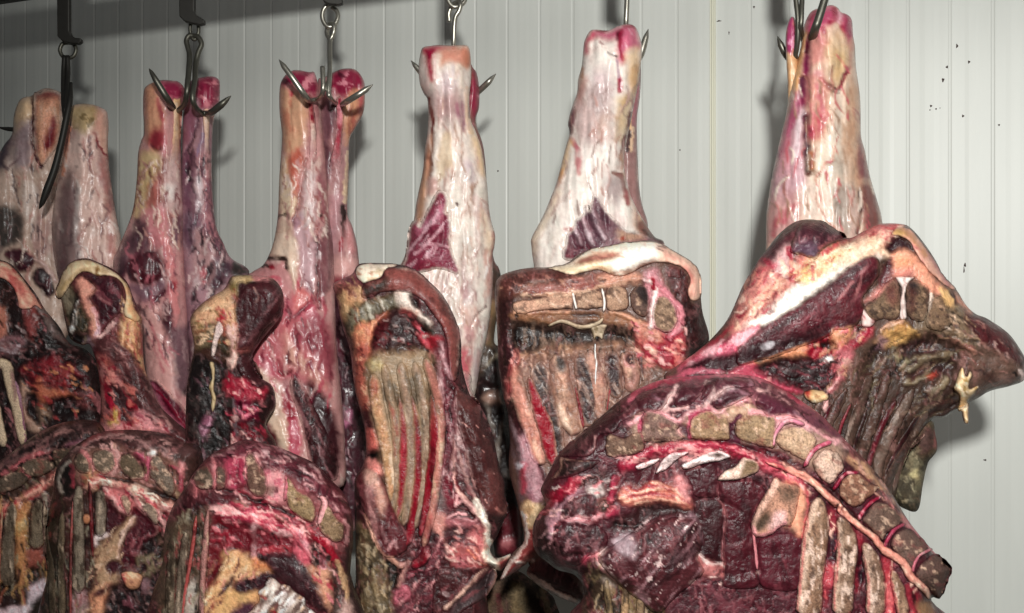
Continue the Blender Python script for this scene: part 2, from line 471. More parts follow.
m, N, Lk, B = newmat('floor'); MAT['floor'] = m
nz = N.new('ShaderNodeTexNoise'); nz.inputs['Scale'].default_value = 9; nz.inputs['Detail'].default_value = 6
cr = N.new('ShaderNodeValToRGB'); cr.color_ramp.elements[0].color = (*lin((120, 116, 108)), 1); cr.color_ramp.elements[1].color = (*lin((150, 146, 138)), 1)
Lk.new(nz.outputs['Fac'], cr.inputs[0]); Lk.new(cr.outputs[0], B.inputs['Base Color']); B.inputs['Roughness'].default_value = .5
v, f = box((xa + xb) / 2, .4, -.05, xb - xa, 2 * (WALL_Y - .4) + .16, .1)
tag(mesh_obj('floor', v, f, MAT['floor'], smooth_=False), kind='structure')

# specks of dried blood on the panel, right
m, N, Lk, B = newmat('speck'); B.inputs['Base Color'].default_value = (*lin((58, 42, 38)), 1); B.inputs['Roughness'].default_value = .7; MAT['speck'] = m
V, F = [], []
for (u, v_, a, b) in ((957, 46, 1.0, 2.0), (969, 62, 1.2, 1.6), (947, 67, 1.1, 1.3), (943, 80, 1.2, 2.0), (931, 106, 1.3, 1.3), (936, 109, .8, 1.0), (963, 116, 1.1, 1.3), (930, 110, .8, .8),
                     (999, 125, .9, 1.0), (965, 265, 1.0, 2.0), (964, 270, .6, 3.2), (985, 460, 1.5, .8), (498, 171, .9, .9), (754, 7, .9, 1.2), (719, 21, 2.2, .7), (729, 33, .6, 2), (680, 150, .7, .8), (940, 108, .5, .6)):
    d = plane_depth(u, WALL_Y); q = pt(u, v_, d); b1 = len(V); k = d / FPX
    nn = 12
    for j, (sc, yy) in enumerate(((1, -.0002), (.6, -.0011))):
        for i in range(nn):
            t = 2 * math.pi * i / nn; r_ = 1 + .25 * math.sin(3 * t + u)
            V.append((q[0] + a * k * sc * r_ * math.cos(t), WALL_Y + yy, q[2] + b * k * sc * r_ * math.sin(t)))
    for i in range(nn):
        F.append((b1 + i, b1 + (i + 1) % nn, b1 + nn + (i + 1) % nn, b1 + nn + i))
    F.append(tuple(b1 + nn + i for i in range(nn)))
so = mesh_obj('blood_specks', V, F, MAT['speck']); wl = np.array(wall['_w'])
so.parent = wall; so.location = np.array(so['_w']) - wl; so['kind'] = 'stuff'

# overhead rail: a flat steel bar along the wall, just out of the top of the frame
zr = float(pt(0, 1, rail_d(0))[2])
V, F = box(0, RAIL_Y + .012, zr + .045, 8.0, .022, .09)
v, f = box(0, RAIL_Y + .012, zr + .094, 8.0, .05, .008, len(V)); V += v; F += f
rail = mesh_obj('overhead_rail', V, F, MAT['dark_steel'], loc=(0, RAIL_Y, zr), smooth_=False)
tag(rail, 'dark flat steel rail above the hooks, its lower edge cutting the top left corner', 'rail')
for x in (-4.2 + 1.2, 2.0):
    v, f = box(x, RAIL_Y + .24, zr + .13, .05, .5, .06); s_ = mesh_obj('bracket', v, f, MAT['dark_steel'], rail, smooth_=False)

def hanger(poly, u, label, group='rail hangers'):
    d = rail_d(u) - .037; th = .018
    p = np.asarray(poly, float); n = len(p)
    ztop = zr + .135; p[:2, 1] = CY - (ztop - CAMH) / d * FPX          # the bar reaches up past the rail to its roller
    a = pt(p[:, 0], p[:, 1], np.full(n, d)); b = a + FWD * th
    V = np.vstack([a, b]); F = [tuple(range(n))[::-1], tuple(range(n, 2 * n))] + [(i, (i + 1) % n, n + (i + 1) % n, n + i) for i in range(n)]
    o = mesh_obj('rail_hanger', V, F, MAT['dark_steel'], smooth_=False)
    bv = o.modifiers.new('b', 'BEVEL'); bv.width = .0025; bv.segments = 2
    tag(o, label, 'hanger', group)
    # the bright worn edge of the bar and the roller that runs on the rail
    top = pt(p[:2, 0].mean(), p[0, 1], d - .004); top[2] = zr + .122
    v, f = tube([np.array([top - FWD * .004, top + FWD * .072])], [.022], 24)
    mesh_obj('roller', v, f, MAT['dull_steel'], o)
    return o

hanger(P('56,-50 69,-50 69,31 71,35 75,37.5 80.5,38 81,41.5 78,43.5 70,43 62,41 57,36'), 65, 'dark bent bar hanger holding the leftmost small ring')
hanger(P('178,-58 194,-58 194,11 196,14.5 200,17 204,19.5 204,23.5 199,24.5 192,23 184,21 179,16'), 190, 'dark bent bar hanger, second along the rail, with a short oval link')
hanger(P('322,-60 336,-60 336,-4 342,-2 342.5,3 337,4.5 328,3.5 323,1'), 330, 'dark bent bar hanger cut off by the frame above the big twisted ring')
hanger(P('443,-90 459,-90 460,-26 466,-23 467,-19 460,-17 449,-19 444,-22'), 455, 'dark bent bar hanger above the frame over the fourth leg')
hanger(P('615,-90 633,-90 634,-48 640,-45 641,-40 632,-38 621,-40 616,-44'), 627, 'dark bent bar hanger above the frame over the pale cream leg')
hanger(P('790,-90 810,-90 812,-52 818,-48 819,-43 810,-41 797,-43 791,-47'), 799, 'dark bent bar hanger above the frame over the rightmost leg')

def metalpart(name, paths, radii, mat, parent, n=10):
    v, f = tube(paths, radii, n)
    return mesh_obj(name, v, f, MAT[mat], parent)

def path(s, d, n=6):
    """centre line given as u,v,depth-offset"""
    q = np.array([[float(z) for z in p.split(',')] for p in s.split()])
    return smooth3(pt(q[:, 0], q[:, 1], d + q[:, 2]), n)

def hook(u, label, mat, parts):
    d = rail_d(u); k = d / FPX
    root = None
    for nm, s, r, n in parts:
        V, F = tube([path(q, d) for q in s.split('|')], [np.asarray(r) * k for _ in s.split('|')], 12)
        if root is None:
            root = mesh_obj('meat_hook', V, F, MAT[mat]); tag(root, label, 'hook', 'steel meat hooks')
        else: mesh_obj(nm, V, F, MAT[mat], root)
    return root

def link(s, u, r, label, mat):
    d = rail_d(u); k = d / FPX
    V, F = tube([path(s, d)], [r * k], 12)
    return tag(mesh_obj('chain_link', V, F, MAT[mat]), label, 'link', 'links between hanger and hook')

# leftmost hook: ring, two rods, one long dark prong across the front of the legs
link('68,42.5,0 73.5,44,.0 76,50,0 73.5,56,0 68,58,0 62.5,56,0 60,50,0 62.5,44,0 68,42.5,.002', 65, 2.0, 'small round ring hanging from the leftmost bar hanger', 'dull_steel')
hook(65, 'dark double hook hung from the small round ring, long prong crossing pale legs', 'dark_steel', [
    ('shank', '64.5,56,-.01 63.5,75,-.02 63.5,100,-.06 64.5,112,-.085 66,122,-.09|67.5,56,-.01 68,75,-.02 66.5,95,-.06 65,112,-.085', 2.4, 12),
    ('prong', '71,83,-.07 70,100,-.09 66.5,118,-.10 62,140,-.105 55,168,-.108 47,190,-.108 42,203,-.106 39,209,-.104', [1.59, 2.68, 3.17, 3.17, 3.42, 3.66, 2.44, 0.4], 12),
    ('prong', '65,104,.0 63,116,.06 50,127,.105 30,130,.11 8,129,.11 -3,127,.11', [2, 2.44, 2.68, 2.68, 2.2, 0.4], 12)])
link('194,20,0 198,24,0 198.5,32,0 196,38.5,0 193,39,0 190.5,33,0 190.5,25,0 194,20,.002', 190, 1.9, 'short dark oval link under the second bar hanger', 'dull_steel')
hook(190, 'dark double hook with flared eye, prongs spread like a V over two legs', 'dull_steel', [
    ('shank', '193,36,.0 189,36,-.005 186.5,41,-.008 188,48,-.012 189.5,56,-.02 188.3,75,-.05 187,92,-.068 184.5,104,-.04 178,111,.01|193,36,.0 198,37,-.005 201.5,44,-.008 198.5,52,-.012 196,63,-.02 194.8,80,-.05 192.5,97,-.072 195.5,107,-.055 202,113,.0', 2.64, 12),
    ('prong', '178,111,.01 173,107.5,.0 168.5,100.5,-.07 157,82,-.088 151.5,72.5,-.088 149,68.5,-.088', [2.68, 3.29, 3.29, 3.05, 1.95, 0.3], 12),
    ('prong', '202,113,.0 208,113.5,.0 212,112,-.06 221,105,-.082 227,99.5,-.082 231,95.8,-.082', [2.68, 3.17, 3.42, 3.42, 2.2, 0.3], 12)])
link('332,-4,0 330,2,0 324,9,0 322.3,17,0 325,24,0 330,27,0 335.5,23.5,.003 338,16,.006 336,10,.008 332,7,.01', 328, 2.3, 'twisted open ring of bright rod under the third hanger', 'steel')
hook(328, 'bright steel double hook between the third pair of red-topped legs', 'steel', [
    ('shank', '330,40,0 327,33,.008 329,24.5,.01 333.5,24.5,-.008 334,31,-.012 332,37,-.01 330,42,-.012 330,60,-.035 329.5,78,-.06 328.5,92,-.07 330.5,98,-.06 335,103,.04|322.5,67,-.06 323,80,-.068 323,90,-.07 321,96,-.05 317,99.5,.0|330,78,-.055 326,88,-.066 323,90,-.07', 2.4, 12),
    ('prong', '317,99.5,.0 310,100.5,.0 306,97,-.068 294,80,-.084 284,66.5,-.084 279,59.5,-.084', [2.44, 2.93, 3.05, 2.93, 2.68, 0.3], 12),
    ('prong', '335,103,.04 341,104.5,.07 346,102,-.05 356,96,-.08 366,89.5,-.08 373,84.5,-.08', [2.44, 2.81, 3.05, 3.05, 2.93, 0.3], 12)])
link('450,-20,0 446.5,-8,0 448,0,0 451,5,0 455.5,7,0 461,5,.003 465,0,.006 464.5,-10,.008 460,-20,.008 455,-23,.006', 455, 2.3, 'bright ring link at the top edge over the fourth leg', 'steel')
hook(455, 'bright steel hook behind the fourth leg, one spike showing on each side', 'steel', [
    ('shank', '449.5,22,.018 449,13,.016 453,5,.012 459,1.5,.0 460.5,5,-.008 459,11,-.008 455.5,17,-.006 454.3,26,-.002 453.6,45,.004 453,66,.03 451,84,.05', 2.4, 12),
    ('prong', '451,84,.05 442,88,.055 430,83,.055 420,71,.055 415,65.5,.055 411,60.5,.055', [2.44, 2.93, 3.17, 3.17, 2.44, 0.3], 12),
    ('prong', '451,84,.05 462,97,.07 471,97,.078 479,91,.06 488,82.5,.045 492,78,.045 496,73.8,.045', [2.44, 2.68, 3.17, 3.17, 3.17, 2.2, 0.3], 12)])
hook(627, 'straight steel hook entering the broad cream leg, a spike behind its right side', 'steel', [
    ('shank', '629,-44,.0 628,-20,.0 627,0,.0 626.5,12,.0 626,24,.004 625,40,.025 626,56,.045', 2.64, 12),
    ('prong', '626,56,.045 634,62,.05 640,56,.05 643,47,.05 646,37,.05 648.3,29,.05', [2.68, 3.42, 3.66, 3.9, 2.93, 0.3], 12)])
hook(799, 'grey steel hook of three rods at the stout cream leg', 'dull_steel', [
    ('shank', '795,-48,-.03 795.5,-22,-.03 796,0,-.035 798,20,-.04 797.5,42,-.03 794.5,59,-.01|803.5,-48,-.03 803,-22,-.03 802,0,-.04 801.3,18,-.05 801,30,-.04 804,44,.02', 2.6, 12),
    ('prong', '804,44,.02 809,44,.0 813,37,-.05 815.5,28,-.085 819,18,-.09 824.5,0,-.09 829,-14,-.09 831,-20,-.09', [2.6, 3.4, 4.2, 4.2, 4.0, 3.8, 2, .3], 12),
    ('prong', '794.5,59,-.01 790,60,.04 785,53,.045 780.5,44,.045 777.5,36,.045', [2.6, 3, 3.6, 3.2, .3], 12)])

# ------------------------------------------------------------------ camera and light
cam = bpy.data.cameras.new('camera'); co = bpy.data.objects.new('camera', cam); C.objects.link(co)
co.location = CAM; co.rotation_euler = (math.pi / 2, 0, YAW)
cam.sensor_width = 36; cam.lens = FPX / 1024 * 36; cam.shift_y = (CY - 306.5) / 1024
cam.clip_start = .05
SCN.camera = co
vs = SCN.view_settings; vs.view_transform = 'Standard'; vs.look = 'None'; vs.gamma = 1; vs.exposure = 0; vs.use_curve_mapping = False

KEY = dict(p=CAM - .8 * FWD + .12 * RGT + np.array([0, 0, .72]), e=445, aim=(700, 290), r=.1, ang=72)
ld = bpy.data.lights.new('flash', 'SPOT'); lo_ = bpy.data.objects.new('flash', ld); C.objects.link(lo_)
from mathutils import Vector
def aim(o, frm, to):
    o.location = frm; o.rotation_euler = (Vector(to) - Vector(frm)).to_track_quat('-Z', 'Y').to_euler()
aim(lo_, KEY['p'], pt(KEY['aim'][0], KEY['aim'][1], 2.4))
ld.energy = KEY['e']; ld.shadow_soft_size = KEY['r']; ld.spot_size = math.radians(KEY['ang']); ld.spot_blend = 1.0; ld.color = (1, .998, .965)
w = bpy.data.worlds.new('room'); SCN.world = w; w.use_nodes = True
bg = w.node_tree.nodes['Background']; bg.inputs[0].default_value = (.93, .96, 1, 1); bg.inputs[1].default_value = .06

# wide overhead light, out of view, added for top-lit shading of the relief
al = bpy.data.lights.new('added_top_light', 'AREA'); ao = bpy.data.objects.new('added_top_light', al); C.objects.link(ao)
al.shape = 'RECTANGLE'; al.size = 1.8; al.size_y = 1.1; al.energy = 20; al.color = (1, .98, .94)
aim(ao, np.array([.8, .1, 3.1]), np.array([.1, 2.2, 1.1]))

# ------------------------------------------------------------------ outlines as measured
O = dict(
A1=P('-30,190 -8,165 4,145 12,134 14,115 19,101 25,97 31,96 38,91 47,88 58,91 64,97 65,120 63,150 60,190 64,220 70,330 30,350 -30,340'),
A2=P('67,112 70,107 78,104 90,104 102,108 108,116 108,150 110,175 116,215 121,240 122,270 100,300 66,300 52,240 56,190 62,160 66,130'),
B1=P('143,107 144,90 148,85 154,82 162,80 172,80.5 179,82 184,88 183,100 181,120 181.5,181 183.5,213 184,244 187,300 190,350 193,385 205,450 170,455 150,400 139,330 120,300 113,264 119.5,245.5 132,213 136.6,181 138,154 141,141 144,132'),
B2=P('184,90 190,81 204,77 213,76.5 219,80 220,89 219,103 213,125 212,181 216,225 223,242 231,258 246,267 249,275 240,290 222,310 210,340 204,390 194,400 188,370 180,250'),
C1=P('279.5,112 279.5,90 282,80 287.6,73 296,70 309,72 314,72 317,80 320,99 322,122 325,150 327,181 329,215 333,245 335,300 337,350 342,400 345,450 336,490 240,480 234,400 240,320 246,280 252,272 262,266 268,257 274,240 278,213 279,181 281,155 282,135'),
C2=P('317,85 324,78 333,72.5 344,68.6 356,70 363.5,80 365,91 363.5,112 355,129 350,138 349,154 348.6,181 347.5,213 352,225 357,244 359,262 362,300 366,420 362,520 340,525 330,480 326,350 324,215 318,150'),
D1=P('421,51 424,47 430,46 437,45 450,45.4 463,45 469,47.5 471,62 471,80 469.5,96 470.6,119 476,132 482,150.5 485.5,174 487,183.5 490,215 495,234 494.5,246 492.6,256 493,275 491,308 487,334 482,357 476,390 472,402 462,410 448,402 430,380 410,320 398,275 402,262 405,255 407.5,243 410,227 414,219 417,199 423,170 424.5,150 428,127 427.6,101 424,94 420,84 418.5,67'),
D2=P('470,66 473,68 477,74 479.4,90 479,108 476,122 484,150 488,200 493,255 499,268 501,280 499,305 494,340 500,350 504,385 510,420 518,480 524,540 518,572 498,566 488,500 478,430 470,340 462,200 464,100'),
E1=P('583,52 584.5,41 590,31 597,29.6 607,30.5 613,28.5 618,26 628,24 635,26.5 639,34.5 642,47 641,62.6 638,85 634,105 630,125 626,145 624,165 629,190 635,205 647,226 655,237 664,243 655,265 600,285 540,285 534,265 531.5,247 532,237 543.5,215 554.5,188 559,174 565,150 569.5,134 568,123 572,107 577,93 578,80 581.5,67'),
E2=P('626,52 634,50 639,58 641,70 640,96 637,119 637.5,150 639,183.5 642,204 648,226 640,240 618,215 612,160 618,100'),
F1=P('800,50 803,30 806,20 812,11 823,7 832,5 838,8 841,12 848,15 852,21 853,35 855,47 856,67 859,88 860.6,105 861,135 865,151 870,176 877,200 882,220 882,250 850,290 790,290 768,265 766,235 767,210 772,176 777,153 781,135 786,115 789,95 795,70'),
F2=P('785.5,39 787,26 791,17 795,19 797,30 798,55 800,80 797,110 789,112 787.5,80 786,55'),
A3=P('-25,258 0,260 12,265 22,277 30,287 37,297 44,309 58,326 68,342 86,350 98,368 104,410 108,450 60,490 -25,490'),
B3=P('56,291 59,281 65,269 73,261 86,258 100,263 114,270 126,281 132,296 141,318 142,345 144,368 150,384 157,403 176,422 201,443 206,470 150,470 101,460 101,400 97,366 90,345 82,345 70,338 65,320 61,300 58,299'),
C3=P('190,320 197,308 209,298 224,289 232,276 248,275 262,276 272,278 280,286 283,296 281,315 270,330 258,345 252,358 257,375 272,386 275,405 266,425 276,445 270,475 230,485 190,475 186,400 190,369 194,347'),
D3=P('333,285 342,279 352,274 357,266 365,263 396,264 414,269 430,282 444,297 455,318 461,340 462,365 470,395 482,409 492,432 498,460 503,480 507,508 504,520 497,536 490,550 498,558 511,554 505,566 500,571 491,569 485,585 478,630 356,630 356,580 355,520 355,480 362,467 366,450 364,425 355,390 350,350 342,325 337,300'),
E3=P('497,280 506,273 527,268 550,267 567,263 581,253 611,245 630,242 654,241 673,251 691,262 699,274 701,298 703,314 709,335 706,346 690,360 680,400 640,470 600,560 590,605 575,604 545,590 527,574 531,562 519,569 503,580 501,577 513,553 524,541 521,518 518,505 509,469 510,442 508,414 504,399 499,369 497,331 495,296'),
F3=P('664,380 678,365 695,353 713,337 729,317 743,286 758,261 768,248 780,233 797,221 817,220 833,227 848,238 864,231 879,224 902,224 912,229 924,243 936,261 944,277 956,289 966,305 976,314 988,319 1008,333 1020,349 1026,362 1025,379 1010,386 990,391 978,398 960,407 945,417 932,419 917,439 910,448 901,472 895,498 880,510 840,470 780,430 700,410'),
F4=P('915,420 932,421 935,432 937,450 928,463 923,484 918,510 905,509 894,500 888,480 898,440'),
G4=P('533,527 538,515 546,505 541,492 542,486 550,470 558,455 576,438 595,422 619,401 640,388 665,379 693,376 728,374 752,376 768,381 786,391 803,402 820,414 836,430 852,447 866,461 882,480 894,497 908,520 922,538 936,554 950,568 947,579 940,598 931,600 934,640 590,640 585,595 576,576 558,570 547,562 538,555 533,544'),
G3=P('160,640 163,560 165,530 172,508 181,494 192,476 203,462 215,452 230,445 244,440 258,442 277,447 296,455 314,464 330,480 343,494 351,514 353,540 350,575 352,640'),
G2=P('48,640 48,570 46,530 52,497 56,470 65,456 79,443 98,433 118,430 138,430 161,433 181,442 200,450 200,500 195,560 195,640'),
G1=P('-30,640 -30,470 0,460 20,446 36,434 52,426 70,421 90,420 101,427 106,445 100,480 95,640'),
)

# ------------------------------------------------------------------ crops the measurements were taken from
cA, cB, cC, cD = T(0,230,200), T(0,330,200), T(0,420,200), T(0,493,200)
dA, dB, dC, dD = T(170,230,200), T(170,330,200), T(170,420,200), T(170,493,200)
eA, eB, eC, eD = T(330,240,200), T(330,350,200), T(330,440,200), T(330,493,200)
fA, fB, fC, fD = T(480,225,240), T(470,340,200), T(470,440,200), T(470,493,200)
gA, gB, gC, gD, gE, gF, gG, gH = T(680,200,200), T(824,210,200), T(670,300,200), T(824,310,200), T(640,360,200), T(640,450,200), T(800,400,200), T(800,493,200)
hB, hD, hE, hG, hH = T(0,80,160), T(110,60,160), T(110,150,160), T(250,60,160), T(250,150,160)
iA, iB, iC = T(380,0,160), T(390,80,160), T(390,160,160)
jA, jB, jC = T(540,0,160), T(520,80,160), T(520,160,160)
kA, kB = T(740,0,160), T(740,80,160)

def veil(seed=1, a=.5):
    """thin sinew and smear common to skinned shanks"""
    return [M((238, 222, 204), 9, 88, 5, .18, .3, a, None, seed), M((176, 120, 128), 13, 86, 4, .2, .4, a, None, seed + 3), M((150, 60, 78), 8, 80, 4, .42, .2, a * .8, None, seed + 6)]

LEG_GAIN = .72
LEGG = 'hind legs hung by the hock'
def leg(key, d, t, Rr, base, feats, label, gain, seed, **kw):
    kw = dict(dict(mot=.10, det=.6, mat='skin', ridge=5, con=.2, back=.45), **kw)
    b = body('hind_leg', O[key], d, t, Rr, base, feats, gain=gain * LEG_GAIN, seed=seed, **kw)
    tag(b.o, label, 'hind leg', LEGG)
    return b

# --- first hook from the left
gA_ = 1.5
b = leg('A1', rail_d(40) + .035, .06, 26, (205, 178, 156), [veil(2, .5),
    R(hB('10,330 75,350 60,460 30,560 -60,560 -60,400'), (92, 74, 84), 10), R(hB('85,250 100,160 150,120 195,120 200,220 150,260 100,330'), (232, 200, 150), 8, 2),
    R(hB('95,330 150,270 205,280 210,420 190,560 90,540'), (150, 126, 142), 10, 0, .7),
    L(hB('200,110 205,240 205,380 230,500 265,555'), 2.2, (84, 30, 44), -3),
    R(P('-10,205 18,212 22,236 6,248 -10,246'), (88, 78, 70), 6, -1),
    R(cA('20,120 70,95 130,105 180,150 170,190 130,215 80,190 40,150'), (82, 36, 48), 3, 0, 1, 4, (30, .35, 3, (170, 90, 100))),
    R(cA('160,240 190,200 235,200 270,250 280,320 250,340 200,310'), (58, 34, 40), 3, 0, 1, 3),
    L(cA('185,150 240,190 290,260'), 3, (206, 170, 160), 1),
    fibres(P('-10,150 62,150 66,290 -10,300'), 50, 86, 20, 1.8, [(236, 216, 196), (130, 96, 100), (96, 76, 80), (206, 150, 140)], 1)],
    'pale hind leg left of the long dark prong, hock rounded and reddish', gA_, 11)
part(b, 'hock', hB('212,112 250,75 310,57 375,72 402,110 400,280 380,380 330,480 270,550 228,505 212,380'), .012, 8, (220, 158, 128), [veil(4, .35),
    R(hB('340,240 362,290 348,390 300,440 282,390 312,310'), (150, 44, 56), 5), R(hB('218,100 300,60 380,72 402,120 330,112 250,125'), (150, 62, 70), 6, 0, .8),
    L(hB('230,480 270,545 330,470'), 2, (110, 40, 66)), L(hB('225,180 222,320 240,460'), 2, (176, 84, 92), 0, .7, 2)], seed=12, back=.5, blend=5)
b = leg('A2', rail_d(90) + .02, .06, 24, (222, 188, 174), [veil(5, .5),
    R(hB('450,170 560,150 620,180 600,280 560,330 500,320 450,260'), (196, 172, 104), 8, 0, .9), M((130, 110, 60), 5, 60, 1, .15, .2, .8, hB('470,180 600,170 600,300 480,300'), 9),
    R(hB('620,200 670,220 690,330 690,500 640,420 610,330'), (214, 160, 140), 6, 0, .8), L(hB('605,330 640,430 690,520'), 2, (150, 60, 64), -1),
    L(hB('440,300 420,430 400,610'), 3, (226, 150, 120), 2), L(hB('415,300 390,430 330,610'), 2.5, (110, 50, 56), -2), LS([hB('515,410 516,412'), hB('490,555 491,560')], 3, (84, 60, 66), 0, .8),
    R(P('60,200 76,190 80,260 70,285 58,280'), (150, 120, 120), 8, 0, .7), L(P('78,190 76,230 80,262'), 4, (228, 216, 206), 1, .8, 3), L(P('104,160 110,210 112,258'), 5, (178, 110, 104), 0, .8, 4),
    fibres(P('62,130 108,130 122,280 52,290'), 60, 88, 20, 1.8, [(240, 220, 206), (150, 104, 104), (190, 130, 124), (110, 84, 88)], 1), R(P('56,200 74,170 78,230 66,285 52,270'), (110, 82, 84), 8, 0, .7)],
    'pale hind leg right of the long dark prong, yellow fat on its blunt top', gA_, 14)

# --- second hook
gB_ = 1.32
b = leg('B1', rail_d(165) + .02, .06, 24, (208, 150, 148), [veil(7, .5),
    R(hD('225,180 290,140 310,230 340,330 350,450 330,540 270,565 230,480 225,350'), (222, 160, 128), 6, 1),
    R(hD('320,140 380,130 440,142 465,170 465,235 400,245 340,195'), (176, 44, 84), 5, 0), M((222, 120, 140), 5, 20, 1.5, .15, .25, .8, hD('330,150 460,150 460,230 350,210'), 4),
    R(hD('250,470 330,420 345,530 290,578 250,545'), (164, 52, 64), 6), L(hD('262,535 290,572 320,560'), 2.5, (84, 14, 44), -2), L(hD('300,250 340,420 360,610'), 3, (196, 70, 90), 0, .8, 2),
    R(hE('190,40 300,20 320,150 260,240 220,380 150,410 170,200'), (222, 196, 130), 9), R(hE('270,200 330,180 300,400 240,400 240,280'), (192, 108, 98), 8),
    R(hE('350,50 440,40 465,230 460,380 400,400 340,330'), (212, 178, 172), 10), R(hE('360,230 420,230 400,300 370,290'), (244, 234, 222), 8, 1),
    R(hE('220,400 330,370 370,420 370,610 240,610 230,500'), (216, 138, 142), 8), R(hE('170,440 220,480 245,610 150,610 160,500'), (92, 54, 62), 6),
    R(hE('400,430 460,430 460,610 400,580'), (124, 82, 94), 7), LS([hE('340,60 335,200 325,330'), hE('300,60 320,180')], 2, (150, 80, 70), -1, .8),
    R(cA('660,200 700,140 770,120 810,150 820,230 780,260 720,270 680,250'), (98, 38, 52), 4, 0, 1, 5, (60, .3, 4, (130, 70, 86))), R(cA('590,200 620,120 655,170 640,240 600,230'), (84, 52, 64), 4, 0, 1, 3),
    R(cA('670,270 780,270 830,200 845,290 790,360 730,370 690,330'), (128, 92, 106), 6, 0, .9, 0, (55, .5, 3, (190, 160, 166))),
    L(cA('840,40 865,160 885,300 888,420 870,540'), 7, (226, 138, 138), 2, .9, 2), R(cA('870,270 900,265 905,300 880,310'), 'br', 3), L(cA('700,400 730,420 790,365 840,310'), 3.5, (96, 44, 56), -2), R(cA('830,390 860,370 880,400 875,500 850,550 825,480'), (94, 44, 56), 4, 0, 1, 2),
    R(cA('720,450 790,380 830,420 820,500 860,560 880,613 900,700 880,860 790,840 740,800 705,700'), (226, 170, 164), 7, 1), LS([cA('740,520 790,600 830,720'), cA('770,460 800,560 860,700'), cA('715,440 718,560 725,700')], 1.5, (206, 110, 120), 0, .8, 1.5),
    R(cB('860,0 980,0 975,250 940,330 900,280 890,150'), (136, 98, 106), 7, 0, 1, 0, (85, .6, 4, (196, 160, 160))), L(cB('985,60 975,200 950,330'), 3, (64, 36, 44), -3),
    R(cA('600,60 680,20 760,60 800,120 720,130 650,180 600,180'), (120, 84, 92), 8, 0, .8), R(cA('640,190 690,120 780,100 830,150 835,240 780,275 700,270'), (92, 34, 46), 5, 1), R(hE('120,560 200,430 240,520 220,640 100,640'), (96, 60, 70), 8, 0, .8), fibres(cA('600,60 900,60 900,640 720,640 620,260'), 60, 80, 18, 1.6, [(230, 190, 186), (120, 60, 74), (196, 110, 122), (90, 60, 70)], 1), fibres(hE('160,20 460,20 460,600 160,600'), 50, 88, 20, 1.6, [(236, 210, 190), (150, 80, 84), (206, 150, 140)], 2)],
    'hind leg under the left prong of the dark V-shaped hook, round dark muscle below', gB_, 21)
part(b, 'tendon', hD('400,258 430,245 456,252 460,400 452,520 445,700 385,700 392,560 402,400'), .01, 4, (232, 186, 136), [L(hD('420,280 425,450 415,680'), 3, (240, 210, 170), 0, .8, 2), L(hD('450,300 452,480 440,690'), 2, (190, 110, 100), 0, .7)], seed=23, mat='fat', fade=(130, 165))
part(b, 'shank_muscle', cB('750,262 800,250 850,300 940,400 1012,500 1022,590 960,548 880,470 820,400'), .014, 6, (120, 18, 48), [
    R(cB('752,290 790,278 850,400 930,480 1020,560 1020,592 900,530 820,430'), (206, 110, 134), 3), L(cB('760,280 840,350 930,470 1010,570'), 2, (166, 20, 60), 1), M((60, 8, 26), 6, 40, 4, .1, .3, .7, None, 3)], seed=24)
b = leg('B2', rail_d(205) + .075, .048, 18, (176, 134, 142), [veil(9, .4),
    R(hD('560,125 600,108 660,112 700,160 690,260 640,300 580,290 555,220'), (166, 44, 78), 5, 0, 1, 2), M((226, 140, 150), 5, 30, 1.4, .1, .25, .85, hD('560,180 690,140 690,290 570,290'), 5), M((130, 14, 56), 4, 30, 1.4, .2, .2, .8, hD('570,120 690,120 690,200 570,200'), 6),
    R(hD('650,320 700,310 690,380 650,410'), (190, 140, 128), 5), R(hD('470,310 530,310 560,380 530,480 480,560 465,420'), (150, 90, 110), 6, 0, .9), L(hD('560,380 530,500 480,600'), 2, (96, 60, 76), -2), L(hD('600,470 570,560 560,610'), 3, (150, 130, 160), 0, .7),
    R(hE('460,60 540,20 540,150 520,420 470,400'), (124, 76, 96), 6), L(hE('505,90 500,190'), 3, (56, 30, 44), -2), R(hE('560,60 640,40 650,220 640,420 600,400 570,250'), (206, 150, 150), 8), L(hE('565,180 580,300 560,380'), 5, (224, 210, 214), 1, .8, 3), L(hE('630,200 640,410'), 6, (150, 80, 96), 0, .7, 3),
    R(hE('470,420 560,430 600,560 570,640 480,620'), (110, 74, 92), 7, 0, 1, 0, (80, .5, 3, (190, 170, 180))), R(hE('600,430 680,480 720,600 610,620'), (188, 120, 128), 8),
    R(cA('990,10 1060,30 1120,110 1140,300 1090,330 1010,250 960,330 985,180'), (192, 148, 146), 8, 0, .8), R(dA('230,130 290,160 330,200 250,300 200,310 220,230'), (84, 52, 66), 6, 0, 1, 0, (70, .5, 3, (150, 110, 122))),
    R(dA('320,160 390,195 402,222 320,232'), (66, 56, 54), 4), LS([dA('160,200 120,300 60,360'), dA('170,160 165,250 190,300')], 3, (214, 190, 190), 1, .7, 2), R(dA('150,200 180,190 185,260 165,270'), (190, 60, 76), 4, 0, .8),
    R(dA('0,120 60,100 110,330 100,560 0,600'), (140, 100, 112), 10, 0, .8), R(dA('0,600 110,560 110,900 60,1100 -50,1000'), (92, 52, 62), 10), L(dA('0,950 80,1060 170,1110'), 6, (206, 130, 150), 2),
    fibres(hE('470,40 640,40 720,640 480,640'), 60, 86, 18, 1.5, [(220, 190, 190), (90, 56, 70), (150, 100, 114), (70, 44, 56)], 1), fibres(cA('960,40 1120,100 1140,300 1000,640 960,300'), 40, 100, 16, 1.8, [(226, 200, 196), (84, 50, 62), (60, 40, 48)], 2)],
    'slim purplish hind leg under the right prong of the dark V-shaped hook', gB_, 25)
